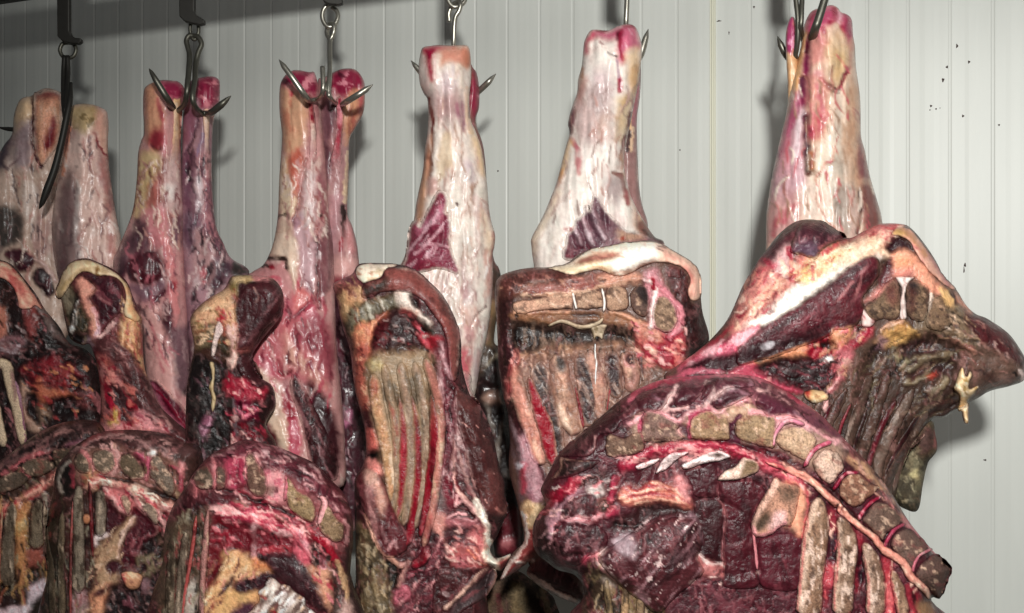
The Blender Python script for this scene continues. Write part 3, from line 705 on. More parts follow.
part(b, 'tendon', hD('596,318 634,316 640,400 636,520 632,640 596,640 600,500 592,400'), .01, 3.5, (230, 188, 158), [L(hD('610,340 615,480 608,620'), 2, (244, 216, 190), 0, .7)], seed=27, mat='fat', fade=(130, 158))

# --- third hook
gC_ = 1.14
c1 = leg('C1', rail_d(305) + .02, .065, 26, (214, 156, 152), [veil(11, .45),
    R(hG('188,135 240,80 290,62 400,72 432,130 425,225 380,225 340,235 280,175 200,190'), (172, 36, 78), 6, 0, 1), M((232, 150, 160), 6, 40, 1.4, .1, .25, .85, hG('195,130 420,90 420,230 210,190'), 4), M((110, 8, 44), 5, 10, 2, .2, .2, .8, hG('240,70 420,70 420,140 260,130'), 6),
    R(hG('195,190 280,190 350,240 370,300 360,500 300,610 215,600 195,400'), (226, 172, 138), 8, 1), R(hG('250,190 275,195 275,225 255,225'), (200, 40, 70), 3), M((206, 120, 96), 9, 80, 3, .05, .35, .7, hG('200,260 350,300 330,600 220,600'), 7),
    R(hH('200,100 240,60 270,200 305,350 250,420 200,405 182,300'), (238, 214, 168), 6), R(hH('245,50 330,0 320,200 285,300 255,170'), (204, 104, 84), 6), L(hH('355,60 330,220 305,370 270,480'), 2.4, (112, 56, 52), -3),
    R(hH('345,140 425,150 432,400 445,610 330,620 312,500 335,300'), (214, 184, 182), 6, 1), L(hH('385,170 388,330 380,560'), 6, (232, 212, 206), 1, .8, 4), R(hH('432,120 492,220 503,400 525,610 445,610 432,400'), (176, 104, 110), 5), R(hH('440,400 500,420 520,600 450,600'), (150, 70, 72), 8, 0, .7), L(hH('458,408 459,414'), 2.4, (60, 26, 26)),
    L(hH('190,430 205,415 230,412 242,440'), 2.4, (52, 34, 28), -3), R(hH('150,600 190,450 230,430 265,490 290,560 230,640 150,680'), (226, 194, 166), 6), R(hH('270,480 320,420 320,520 290,560'), (160, 120, 140), 6, 0, .7),
    R(dA('520,130 540,20 640,50 672,110 645,200 652,310 622,250 590,150'), (236, 210, 178), 4, 3), L(dA('505,150 550,142 590,152 600,190'), 4, (70, 48, 42), -4), R(dA('470,190 520,170 570,170 600,250 620,320 560,300 540,250 440,235'), (206, 140, 140), 5), L(dA('470,185 520,185'), 4, (84, 56, 50), -1), R(dA('510,180 530,180 530,198 512,198'), 'br', 2),
    R(dA('645,0 745,0 748,200 725,330 690,300 668,200 652,80'), (204, 164, 168), 5), R(dA('752,-20 840,-20 845,150 800,330 778,385 760,250'), (142, 86, 92), 4, 0, 1, 3, (80, .4, 4, (190, 140, 140))), LS([dA('760,120 758,140'), dA('785,330 765,400')], 3, (236, 220, 220), 1), L(dA('748,0 752,200 762,400'), 2.5, (96, 60, 64), -3),
    R(dA('480,255 560,290 578,380 540,460 480,520 420,640 420,740 600,760 830,760 790,520 745,380 712,330 660,310 600,345'), (208, 96, 112), 7, 2, 1, 0, (75, .35, 5, (232, 160, 164))), R(dA('660,300 720,340 700,380 640,420 640,340'), (224, 120, 116), 6), L(dA('600,475 680,410 735,360'), 4, (140, 56, 70), -2), L(dA('500,580 530,540'), 2, (140, 20, 44)),
    R(dB('440,-40 780,-40 835,100 825,220 800,340 760,330 700,260 650,210 590,230 560,190 500,120 420,130'), (206, 112, 118), 8, 1), R(dB('595,30 660,120 730,170 780,290 700,230 640,190 600,150'), (230, 178, 158), 12, 0, .9), M((150, 50, 66), 12, 75, 4, .1, .4, .6, dB('620,-20 800,0 820,200 720,220'), 9),
    R(dB('700,255 790,340 830,420 870,560 850,760 760,560 720,400'), (76, 24, 34), 6, -2), L(dB('545,160 575,230 620,215'), 3, (120, 36, 44), -3, .8),
    R(dB('455,190 510,240 560,330 600,420 625,500 600,640 550,470 500,350 470,280'), (228, 194, 172), 5, 1), R(dB('565,320 640,410 640,520 600,450'), (188, 24, 56), 4), R(dB('450,430 520,400 575,480 605,590 560,590 500,480'), (232, 202, 170), 4, 2), R(dB('440,480 500,480 560,600 460,640'), (100, 30, 40), 5), R(dB('610,470 660,470 670,640 610,620'), (212, 92, 112), 5, 2),
    fibres(hH('190,60 500,60 520,600 200,600'), 60, 88, 20, 1.5, [(240, 216, 200), (170, 100, 96), (206, 150, 146)], 1), fibres(dA('440,260 780,300 830,640 800,900 440,760'), 80, (75, 95), 18, 2.0, [(240, 190, 184), (150, 30, 60), (206, 80, 100), (110, 30, 44)], 2), R(dA('660,520 780,420 830,560 820,760 740,640'), (150, 60, 76), 9, 0, .7)],
    'pinkish hind leg under the left prong of the bright double hook, broad red haunch', gC_, 31, tilt=(0, -.02))
part(c1, 'tendon', hG('372,225 392,232 410,330 420,440 424,640 376,640 384,480 372,330'), .009, 4, (236, 192, 170), [L(hG('378,225 388,320 392,420'), 5, (184, 20, 56), 0, 1, 1.5), L(hG('400,420 402,620'), 4, (242, 220, 200), 0, .7, 2)], seed=33, mat='fat', fade=(125, 158))
part(c1, 'shank_muscle', dB('640,220 690,300 770,460 850,640 850,760 740,760 660,450 620,330 612,260'), .014, 7, (92, 40, 46), [M((180, 120, 124), 7, 65, 5, .22, .2, .7, None, 2), L(dB('655,250 700,360 770,500'), 1.5, (176, 110, 110), 0, .6), M((56, 18, 24), 8, 65, 3, .1, .3, .6, None, 5)], seed=34)  # pale streaks are highlights painted on the dark muscle
c2 = leg('C2', rail_d(340) + .10, .045, 20, (186, 136, 136), [veil(13, .4),
    R(hG('525,85 600,55 680,65 725,130 700,200 640,240 560,225 528,180'), (166, 34, 72), 5, 0, 1, 2), M((234, 150, 164), 6, 30, 1.4, .12, .2, .85, hG('530,100 720,80 720,210 560,210'), 4), M((104, 6, 42), 5, 10, 2, .15, .2, .8, hG('530,60 680,60 640,130 530,150'), 6),
    R(hG('640,215 735,190 722,330 665,440 615,540 590,400 602,280'), (222, 160, 122), 6), M((170, 70, 70), 8, 80, 3, .1, .3, .7, hG('650,220 730,210 700,380 620,480'), 8), R(hG('700,210 735,200 725,320 690,330'), (190, 70, 90), 6, 0, .7),
    R(hG('460,240 545,280 535,450 480,560 452,400'), (128, 82, 92), 6), R(hH('470,0 520,0 500,200 480,240'), (110, 66, 76), 6), R(hH('500,300 600,290 590,400 560,500 545,640 515,560'), (196, 146, 150), 7), LS([hH('595,370 602,460 605,550')], 5, (72, 40, 40), -2), L(hH('622,20 612,200 610,330'), 3, (236, 206, 160), 1), R(hH('610,480 660,520 690,640 610,640'), (206, 140, 140), 7), L(hH('585,560 580,640'), 3, 'br'),
    R(dA('850,140 960,150 960,240 880,260 840,250'), (214, 160, 154), 8), R(dA('830,250 900,235 930,260 870,330 820,350'), (150, 60, 70), 6), R(dA('800,360 840,320 850,460 800,480'), (150, 100, 108), 6), R(dA('830,340 920,300 1000,420 1000,1400 800,1400 790,700 820,500'), (84, 44, 54), 8, 0, 1, 0, (70, .35, 5, (130, 80, 92))),
    R(dB('835,480 920,405 935,440 865,535'), (206, 124, 156), 4, 2), R(dB('900,160 950,200 945,340 900,300'), (80, 44, 58), 5), LS([dB('965,525 930,590'), dB('950,280 900,360 870,470')], 3, (150, 136, 140), 1, .7, 2), M((140, 40, 66), 10, 70, 3, .2, .3, .6, dB('800,100 980,100 980,800 800,800'), 12),  # pink strip: shine on the dark meat put into its colour
    fibres(dA('800,300 980,340 1000,1300 820,1200'), 70, 75, 15, 1.8, [(150, 100, 112), (50, 22, 30), (110, 50, 64), (190, 150, 156)], 1)],
    'hind leg right of the bright double hook, dark crimson top and blood-red tendon', gC_, 35)
part(c2, 'tendon', hG('552,245 592,245 598,380 585,520 575,720 505,720 520,600 545,480 550,350'), .01, 4.5, (196, 44, 74), [L(hG('568,300 572,400'), 5, (236, 150, 160), 1, .9, 2), L(hG('560,480 540,700'), 4, (214, 84, 100), 0, .8, 2)], seed=37, fade=(140, 172))  # pale pink stroke is a painted highlight

# --- fourth hook
d1 = leg('D1', rail_d(450) - .05, .065, 30, (240, 226, 206), [
    M((214, 184, 176), 14, 88, 4, .1, .4, .7, None, 1), M((246, 238, 214), 12, 86, 3, .1, .3, .6, None, 3), M((222, 160, 150), 9, 88, 5, .3, .25, .55, None, 6),
    R(iA('262,320 300,295 350,288 375,300 345,350 330,400 345,470 330,520 300,450 290,370'), (206, 24, 74), 5), R(iA('300,290 460,292 470,310 400,330 360,320'), (214, 90, 104), 5, 0, .9), LS([iA('345,350 350,440 345,500'), iA('275,360 295,450 310,560')], 2.5, (240, 206, 196), 1, .9),
    R(iA('380,330 450,300 560,300 580,400 520,420 440,400 390,420'), (230, 158, 136), 8), R(iA('530,330 575,320 580,420 540,420'), (214, 126, 92), 7, 0, .8), R(iA('380,500 430,440 480,430 490,560 400,613'), (226, 206, 206), 9), LS([iA('440,420 460,540'), iA('520,430 525,560'), iA('500,420 480,500')], 3, (246, 226, 196), 1, .8, 2),
    R(iB('285,110 420,60 470,130 480,280 420,240 320,260 285,200'), (206, 164, 164), 12, 0, .85), R(iB('300,150 420,120 440,200 330,230'), (186, 142, 140), 12, 0, .5), LS([iB('430,150 440,230 475,330'), iB('460,140 470,280')], 3, (178, 112, 130), 0, .8, 2), L(iB('490,60 495,200 515,330'), 5, (240, 206, 172), 2), L(iB('515,100 508,240'), 2, (150, 80, 90), -2),
    L(iB('245,120 275,260 265,330'), 3, (150, 70, 64), -1), LS([iB('270,340 262,480 255,613'), iC('250,0 240,120 235,230')], 3, (126, 70, 56), -3), R(iB('225,440 270,340 268,500 250,613 212,613'), (196, 136, 110), 5), R(iB('520,340 560,370 600,480 615,613 560,560'), (240, 208, 150), 8), M((236, 210, 152), 10, 84, 4, .0, .3, .7, iB('330,360 400,350 420,613 300,613'), 9),
    R(iC('210,30 240,60 235,230 205,380 165,380 175,220'), (200, 150, 120), 5), R(iC('245,120 300,120 310,190 250,230 235,200'), (214, 170, 160), 5), L(iC('320,90 305,190'), 2, (170, 130, 90)), R(iC('470,20 540,10 530,130 490,110'), (206, 180, 190), 10, 0, .8), LS([iC('428,275 429,284')], 3, (96, 50, 50)), R(iC('460,470 520,490 510,600 470,580'), (206, 192, 176), 12, 0, .8), R(iC('590,330 650,440 668,520 640,613 600,500'), (244, 222, 180), 8), L(iC('668,470 664,560 650,640'), 4, (214, 150, 140), 0, .9, 2), R(iC('570,180 600,190 610,260 580,250'), (196, 186, 160), 7, 0, .6),
    R(eA('690,230 720,190 740,300 700,330 660,320'), (206, 190, 182), 8, 0, .7), R(eA('670,250 705,250 700,300 675,300'), (200, 140, 150), 6, 0, .7), R(eA('690,450 715,440 740,480 720,520 700,500'), (190, 90, 110), 4), L(eA('800,340 740,390 720,460 725,613'), 1.6, (120, 84, 84), -1, .8), R(eA('700,380 740,400 730,613 650,613 660,520'), (230, 190, 180), 8, 0, .7), L(eA('800,60 815,200 800,280'), 5, (216, 150, 140), 0, .7, 3),
    R(eB('660,0 715,0 720,80 700,140 640,130 640,60'), (214, 110, 118), 6), R(eB('740,20 775,0 775,180 760,200 730,130'), (206, 180, 180), 6),
    fibres(P('425,100 468,100 492,240 470,380 425,200'), 50, 86, 22, 1.5, [(250, 236, 216), (206, 166, 156), (190, 150, 130), (226, 190, 170)], 1), fibres(eA('560,200 820,60 800,560 700,613 600,400'), 40, 100, 14, 1.4, [(250, 240, 230), (206, 176, 170), (190, 140, 140)], 2)],
    'cream hind leg with a crimson-streaked square top, spikes poking out on both sides', 1.02, 41, warp=.9)
part(d1, 'shank_muscle', iC('255,275 300,195 350,200 372,260 360,330 385,340 392,440 390,560 440,690 420,730 300,700 80,740 95,610 110,530 120,430 160,385 195,370 190,420'), .012, 7, (168, 62, 88), [
    R(iC('250,270 255,220 290,190 312,210 310,280 270,290'), (150, 14, 50), 4, 2), R(iC('190,430 330,300 360,300 350,330 260,420 190,470'), (206, 130, 150), 6), R(iC('210,470 290,420 330,440 370,550 280,540 220,520'), (146, 44, 70), 5, 0, 1, 2), R(iC('330,380 375,345 390,420 385,540 350,470'), (160, 50, 80), 5),
    LS([iC('200,540 290,540 370,555'), iC('160,600 250,520 330,430'), iC('300,560 270,613')], 2.5, (226, 170, 180), 1, .9), M((226, 176, 186), 6, -50, 4, .18, .2, .8, None, 3), R(eA('500,110 560,130 590,200 570,260 520,200 440,150'), (160, 40, 66), 4, 0, 1, 2, (-50, .5, 4, (200, 100, 120)))], seed=43)
part(d1, 'joint_knob', eB('610,160 630,115 680,100 720,130 725,200 757,270 715,240 660,215 620,195'), .02, 7, (222, 156, 156), [L(eB('620,180 660,190 700,225 745,265'), 3, (250, 230, 226), 2), L(eB('640,120 690,110'), 3, (240, 200, 190), 1, .8), L(eB('640,205 700,240'), 2, (150, 50, 66), -2)], seed=44)
d2 = leg('D2', rail_d(478) + .075, .035, 10, (150, 104, 96), [veil(15, .3), R(iA('585,440 615,460 640,613 600,613'), (150, 20, 54), 4), R(iB('510,0 560,20 572,150 560,240 540,260 515,150'), (166, 44, 74), 4), M((226, 140, 156), 5, 80, 3, .15, .2, .8, iB('510,0 580,0 580,260 510,260'), 3),
    R(eA('820,110 880,180 870,260 850,300 830,300'), (84, 62, 52), 5), R(eA('800,340 860,330 850,560 790,620 780,560 820,460'), (150, 120, 84), 6), R(eB('750,0 900,0 900,200 780,180 740,140'), (96, 76, 62), 6), R(eB('780,160 800,80 860,20 875,60 870,165 800,175'), (236, 220, 170), 4, 2), R(eB('740,185 1000,185 1000,1400 700,1300'), (50, 34, 34), 5, -2), R(eB('790,215 850,205 880,260 830,280 790,270'), (170, 132, 116), 5, 2), LS([eB('880,380 860,470 850,600'), eB('800,280 830,420')], 4, (140, 128, 112), 1, .8, 2), R(eC('860,380 960,360 960,560 860,560'), (130, 44, 56), 7, 1), R(eC('880,500 930,500 930,540 880,540'), (206, 120, 124), 5, 2), R(eC('900,150 940,150 930,190 900,190'), (170, 160, 150), 5, 1)],
    'dark leg half hidden behind the crimson-streaked cream leg, red lump beside the spike', 1.0, 45)

# --- fifth hook
e1 = leg('E1', rail_d(600) - .05, .07, 34, (244, 233, 216), [
    M((218, 196, 188), 15, 86, 3, .12, .4, .6, None, 1), M((250, 242, 218), 10, 84, 3, .1, .3, .5, None, 3),
    R(jA('275,330 285,260 320,200 360,195 350,240 310,270 300,330'), (214, 84, 110), 6), R(jA('350,190 430,195 500,170 560,155 610,170 640,250 640,310 560,330 540,400 500,380 490,260 430,260 370,230'), (216, 112, 138), 7), M((240, 190, 200), 7, 60, 2, .1, .3, .7, jA('490,160 640,170 640,330 500,380'), 8),
    R(jA('485,210 515,185 520,230 490,260'), (120, 20, 44), 3, -2), LS([jA('520,200 510,300 530,380'), jA('540,170 590,165 605,180')], 3, (190, 24, 70), 0, .9), L(jA('360,195 400,205 430,195'), 2, (166, 50, 66)), LS([jA('435,335 455,350 490,360')], 1.8, (70, 40, 50), -1), L(jA('385,272 405,280'), 2, (170, 110, 120)),
    R(jA('560,340 640,330 640,560 600,613 560,500'), (240, 212, 160), 8), R(jA('590,430 640,420 635,613 590,560'), (216, 160, 110), 9, 0, .8), R(jA('505,510 520,490 525,560 505,590'), (200, 40, 90), 3), L(jA('490,380 505,500'), 2, (190, 150, 170), 0, .8), L(jA('270,440 260,613'), 4, (206, 150, 120), 0, .9, 2), R(jA('330,470 440,440 460,613 330,613'), (220, 196, 196), 12, 0, .9),
    R(jB('360,90 400,0 430,0 400,160 340,200'), (214, 160, 150), 6), R(jB('330,180 400,120 440,60 560,40 580,200 540,400 400,420 340,340'), (214, 186, 180), 14, 0, .9), R(jB('440,90 520,60 560,180 530,240'), (180, 160, 158), 12, 0, .6), R(jB('500,250 570,200 560,330 500,360'), (206, 170, 150), 10, 0, .7), L(jB('335,200 320,330'), 5, (150, 76, 90), 0, .9, 2), R(jB('308,270 335,180 340,230 325,345 312,320'), (110, 50, 66), 4),
    LS([jB('330,380 370,450 378,560')], 5, (216, 110, 126), 0, .9, 2), R(jB('630,110 720,90 700,260 660,400 640,380 620,200'), (232, 208, 150), 8), L(jB('690,110 640,200 620,380'), 4, (196, 160, 110), 0, .6, 3), L(jB('640,0 635,70'), 5, (196, 50, 84), 0, 1, 1.5), L(jB('710,220 680,340 650,470 640,560'), 4, (132, 70, 66), -3), R(jB('640,480 720,470 750,613 640,613'), (214, 168, 140), 8), L(jB('590,590 650,600'), 2, (110, 60, 50), -1), M((246, 236, 222), 10, 80, 2, -.2, .3, .7, jB('380,440 620,440 620,613 380,613'), 10),
    R(jB('250,613 300,400 330,400 290,560'), (240, 206, 140), 6), R(jC('250,70 280,60 260,150 240,160'), (220, 140, 90), 5, 0, .8), L(jC('370,0 375,90'), 4, (214, 110, 120), 0, .7, 2), L(jC('600,80 650,110 665,190 690,280'), 4, (150, 74, 60), -2), R(jC('560,130 640,110 660,190 620,280 560,240'), (188, 168, 164), 9, 0, .9), R(jC('670,200 700,200 700,290 680,280'), (190, 40, 66), 4, 0, .8), R(jC('690,0 755,0 770,200 810,420 740,430 720,250'), (226, 182, 150), 8), L(jC('752,120 772,260 806,420'), 4, (130, 90, 76), 0, .8, 3),
    R(jC('75,490 150,360 230,200 260,200 200,360 120,500 100,613 75,560'), (246, 226, 178), 7, 0, .8), R(jC('190,480 230,470 220,540 190,530'), (206, 200, 176), 10, 0, .7), R(jC('280,440 330,425 330,445 290,450'), 'br', 3, 1),
    R(jC('750,400 800,400 910,510 905,530 840,500 770,470'), (150, 100, 88), 4), LS([jC('790,450 860,500 910,525')], 3, (96, 60, 52)),
    fibres(P('575,90 640,80 640,220 560,240 540,230'), 60, 92, 22, 1.5, [(250, 238, 220), (206, 170, 162), (200, 150, 140), (170, 140, 130)], 1)],
    'broad cream hind leg with a rosy notched top, dark fan of muscle at its foot', 1.0, 51, warp=.9)
part(e1, 'shank_muscle', jC('455,260 470,220 500,240 560,330 630,400 690,450 780,460 900,520 905,560 700,640 560,640 285,640 285,530 300,470 340,430 350,385 385,360 405,330 400,290 425,285 440,320'), .009, 6, (150, 108, 116), [
    LS([jC('480,240 530,340 560,430'), jC('420,300 450,420 500,520'), jC('360,390 400,480 440,560'), jC('310,470 370,560')], 5, (130, 76, 92), -1, .9, 2), LS([jC('450,300 490,420 540,500'), jC('390,340 430,460 470,550'), jC('340,440 390,540')], 3.5, (216, 186, 192), 2, .9, 2), M((110, 70, 84), 7, 62, 5, .1, .25, .8, None, 3), R(jC('285,530 340,545 420,545 460,560 430,613 285,640'), (112, 40, 60), 5), R(jC('620,450 700,450 790,480 780,510 640,520'), (206, 160, 134), 7, 0, .9), R(jC('640,490 670,485 670,510 645,510'), (190, 80, 60), 3), L(jC('560,330 630,405 700,450 780,462'), 3, (120, 80, 70), 0, .8)], seed=53)
e2 = leg('E2', rail_d(630) + .06, .035, 12, (170, 128, 124), [veil(17, .4), L(jB('730,0 720,150 700,300'), 4, (230, 190, 140), 1), L(jB('690,330 680,450'), 5, (84, 60, 60), -1), L(jB('715,300 705,450'), 3, (232, 200, 160), 1), R(jB('730,60 770,60 740,300 720,200'), (190, 120, 130), 4)],
    'narrow pinkish back leg edge showing along the right side of the broad cream leg', 1.0, 55)

# --- sixth hook
f1 = leg('F1', rail_d(830) + .02, .075, 34, (232, 200, 172), [
    M((214, 150, 142), 13, 86, 4, .05, .4, .6, None, 1), M((246, 230, 196), 12, 84, 4, .08, .3, .7, None, 3),
    R(kA('410,140 460,70 530,40 590,35 640,80 700,100 720,160 715,230 660,200 640,140 560,160 520,230 560,280 520,300 480,230 430,240'), (212, 90, 124), 7, 1), M((240, 190, 200), 7, 30, 1.5, .05, .3, .8, kA('470,60 640,50 640,160 520,180'), 5), LS([kA('420,110 450,120 480,80'), kA('600,60 610,110 580,140'), kA('530,180 550,240 570,270'), kA('650,170 690,220 700,180')], 4, (190, 30, 76), -1, .9, 2), R(kA('660,90 712,110 718,220 690,300 660,200'), (196, 60, 100), 6),
    R(kA('440,240 560,280 560,340 500,420 440,400'), (226, 150, 140), 9), R(kA('560,280 620,200 660,240 690,320 690,430 640,560 590,520 560,430'), (238, 206, 160), 9, 1), R(kA('600,330 680,330 680,420 620,540 590,480'), (214, 176, 116), 10, 0, .7), LS([kA('520,510 560,550 620,580 650,530 690,440')], 4, (150, 20, 60), -2), LS([kA('570,555 625,585')], 5, (70, 6, 40), -2), R(kA('440,480 520,450 540,613 440,613'), (222, 120, 140), 8, 0, .8), L(kA('720,280 700,430'), 4, (206, 140, 130), 0, .8, 3),
    R(kA('370,260 420,205 428,240 400,400 380,613 330,613 345,480'), (230, 172, 118), 5, 2), R(kA('420,300 440,240 445,613 385,613 400,450'), (150, 34, 84), 5, -2), L(kA('435,230 425,330'), 3, (110, 20, 50), -2),
    R(kB('300,-20 340,-20 330,80 300,210 260,360 240,360 300,120'), (236, 196, 140), 4), L(kB('335,60 315,160 270,350'), 2.5, (176, 80, 60), -2), R(kB('330,100 400,60 420,200 420,400 430,740 300,800 180,760 260,380 310,230'), (214, 170, 176), 8), LS([kB('390,130 330,290 290,450'), kB('350,140 300,300 250,480')], 4, (196, 70, 116), 0, .8, 3), LS([kB('400,200 370,330 350,480')], 4, (240, 220, 222), 1, .8, 3), R(kB('270,400 330,380 320,560 260,580'), (222, 140, 150), 10, 0, .7), L(kB('230,470 205,613'), 5, (110, 70, 84), 0, .7, 3),
    L(kB('405,0 412,120 425,260 430,420 430,590'), 6, (104, 34, 66), -5, 1, 2), L(kB('425,240 430,420 432,580'), 3.5, (70, 40, 48), -3), R(kB('385,70 420,60 425,150 395,160'), (130, 14, 70), 5), R(kB('440,-20 560,40 570,180 550,330 470,400 445,300'), (228, 160, 142), 9), R(kB('495,225 530,220 535,265 500,270'), (206, 30, 60), 4), R(kB('440,290 470,310 465,370 445,360'), (206, 40, 84), 4), M((214, 100, 116), 8, 85, 3, .05, .3, .7, kB('440,60 540,60 540,340 440,360'), 11),
    R(kB('620,80 640,100 700,60 700,300 700,760 600,800 470,760 460,480 540,380 600,260'), (244, 230, 196), 12), R(kB('690,0 760,60 770,330 800,760 700,760 680,300'), (216, 166, 134), 12, 0, .8), M((188, 138, 110), 9, 88, 4, .05, .3, .6, kB('660,100 765,100 770,560 660,560'), 12), R(kB('590,490 680,500 720,613 600,640 560,560'), (150, 130, 110), 14, 0, .5), R(kB('765,360 830,613 760,613 755,450'), (150, 90, 92), 6), L(kB('455,470 462,560'), 5, (206, 120, 80), 0, .9, 3),
    L(kB('440,600 480,590 500,610'), 5, (110, 60, 50), -3), R(gA('450,0 610,-40 640,60 600,130 520,190 440,240 430,150'), (214, 160, 158), 10, 0, .9), LS([gA('560,40 500,90 480,180'), gA('640,0 560,50 530,110')], 4, (200, 70, 90), 0, .7, 3), R(gA('620,-60 760,-60 800,90 780,140 700,105 630,110'), (236, 214, 190), 10, 0, .9), R(gA('780,-60 900,-60 900,190 850,190 810,90'), (188, 172, 152), 9), L(gA('800,0 815,120'), 5, (120, 104, 88), 0, .6, 4), LS([gA('910,30 880,190'), gA('885,-40 870,100')], 4, (226, 190, 176), 1, .8, 3), R(gA('930,-80 1000,-60 1030,120 950,160 925,60'), (146, 92, 86), 7), L(gA('920,-40 925,60 905,170'), 3, (104, 70, 66), -2),
    fibres(P('800,60 856,60 880,230 772,235 784,140'), 70, 88, 22, 1.6, [(248, 234, 206), (196, 130, 120), (214, 100, 110), (180, 140, 116)], 1)],
    'stout cream hind leg with lumpy magenta top beside the grey three-rod hook', 1.0, 61, warp=.9)
f2 = leg('F2', rail_d(790) - .005, .022, 6, (226, 170, 120), [R(kA('290,150 325,105 355,130 350,320 290,330'), (196, 70, 120), 4), M((236, 160, 190), 5, 80, 2, .1, .2, .8, kA('290,110 360,110 350,320 290,320'), 3), L(kA('310,350 330,480 330,613'), 4, (240, 200, 150), 1, .8, 2)],
    'thin yellowish tendon end with a pink tip behind the three rods', 1.0, 65)

def cut(name, key, d, t, Rr, base, feats, label, cat, group, gain, seed, **kw):
    b = body(name, O[key], d, t, Rr, base, feats, gain=gain, seed=seed, **kw)
    tag(b.o, label, cat, group)
    return b
SIN = [M((206, 130, 134), 7, 60, 4, .3, .2, .6, None, 31), M((40, 16, 20), 9, 60, 3, .15, .4, .5, None, 35)]
LG = 'loin pieces hung in front of the left legs'

# --- A3: leftmost loin piece
a3 = cut('loin_piece', 'A3', rail_d(40) - .17, .055, 22, (54, 32, 32), [SIN,
    R(cA('200,390 230,400 290,490 345,590 300,560 240,500'), (134, 112, 106), 4, 1), R(cA('130,400 180,390 195,470 172,560 130,490'), (150, 70, 68), 4, 2), R(cA('0,280 50,290 70,340 60,400 0,380'), (70, 40, 36), 5, -2), R(cA('-60,380 20,400 40,480 10,560 -60,560'), (190, 120, 100), 6, 1),
    R(cA('180,290 200,310 240,350 270,420 220,400 190,350'), (150, 120, 110), 4), R(cA('0,560 60,545 90,590 40,613 0,613'), (180, 150, 154), 4, 1), R(cB('0,40 90,20 130,60 60,120 0,110'), (150, 104, 108), 6, 1), L(cB('10,90 60,110 100,80'), 4, (190, 170, 176), 1),
    R(cB('110,190 240,140 350,170 430,260 390,290 300,300 220,280 150,250'), (140, 26, 40), 6, 2, 1, 0, (30, .5, 4, (190, 90, 84))), R(cB('155,300 190,250 220,250 235,300 330,305 410,340 300,345 200,375'), (190, 104, 78), 5, 2), M((90, 20, 30), 6, 30, 2, .1, .3, .8, cB('120,150 430,150 430,300 120,260'), 7),
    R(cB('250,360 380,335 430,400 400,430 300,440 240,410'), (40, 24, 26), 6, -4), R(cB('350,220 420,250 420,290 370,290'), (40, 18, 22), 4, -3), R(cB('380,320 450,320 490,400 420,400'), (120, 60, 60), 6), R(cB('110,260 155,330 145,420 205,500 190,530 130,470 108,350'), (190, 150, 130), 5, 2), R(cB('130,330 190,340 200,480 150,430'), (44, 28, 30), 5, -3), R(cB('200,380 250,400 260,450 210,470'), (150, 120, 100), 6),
    fibres(cA('180,300 345,590 300,640 0,640 0,420 100,400'), 50, 50, 10, 1.7, [(130, 92, 88), (30, 18, 18), (150, 70, 66), (170, 150, 148)], 1), fibres(cB('100,140 430,160 480,420 240,460 100,330'), 60, 35, 9, 1.8, [(190, 70, 70), (60, 16, 22), (214, 140, 100), (40, 22, 24)], 2), fibres(cB('0,30 480,30 500,140 0,160'), 40, 10, 9, 1.7, [(140, 100, 100), (28, 16, 16), (110, 50, 50)], 3)],
    'dark ragged loin piece with a curved pink fat rim, touching the picture\'s left edge', 'meat cut', LG, 1.5, 71)
part(a3, 'fat_rim', cA('-140,150 0,155 60,185 110,240 150,290 185,340 215,405 180,385 150,405 95,400 85,340 60,285 0,245 -140,240'), .012, 6, (226, 156, 136), [M((196, 80, 80), 7, 30, 2, .1, .3, .8, None, 2), M((238, 200, 170), 6, 30, 3, .15, .3, .7, None, 4), L(cA('-100,185 0,195 60,230 110,300 140,370'), 4, (190, 90, 84), -1, .7, 3)], 'fat', seed=72)
for i, s in enumerate(('-20,170 30,180 55,280 90,420 120,590', '-120,180 -60,260 -20,420 20,600', '70,250 95,330 110,440 130,590')):
    part(a3, 'rib', strip(cB(s), [12, 13, 11] if i < 2 else [5, 6, 6]), .016, 5, (200, 186, 136) if i < 2 else (170, 130, 140), [M((150, 100, 110), 8, 80, 5, .1, .3, .7, None, 3), M((230, 214, 150), 8, 80, 4, .15, .3, .7, None, 5)], 'bone', seed=73 + i, raw=True)

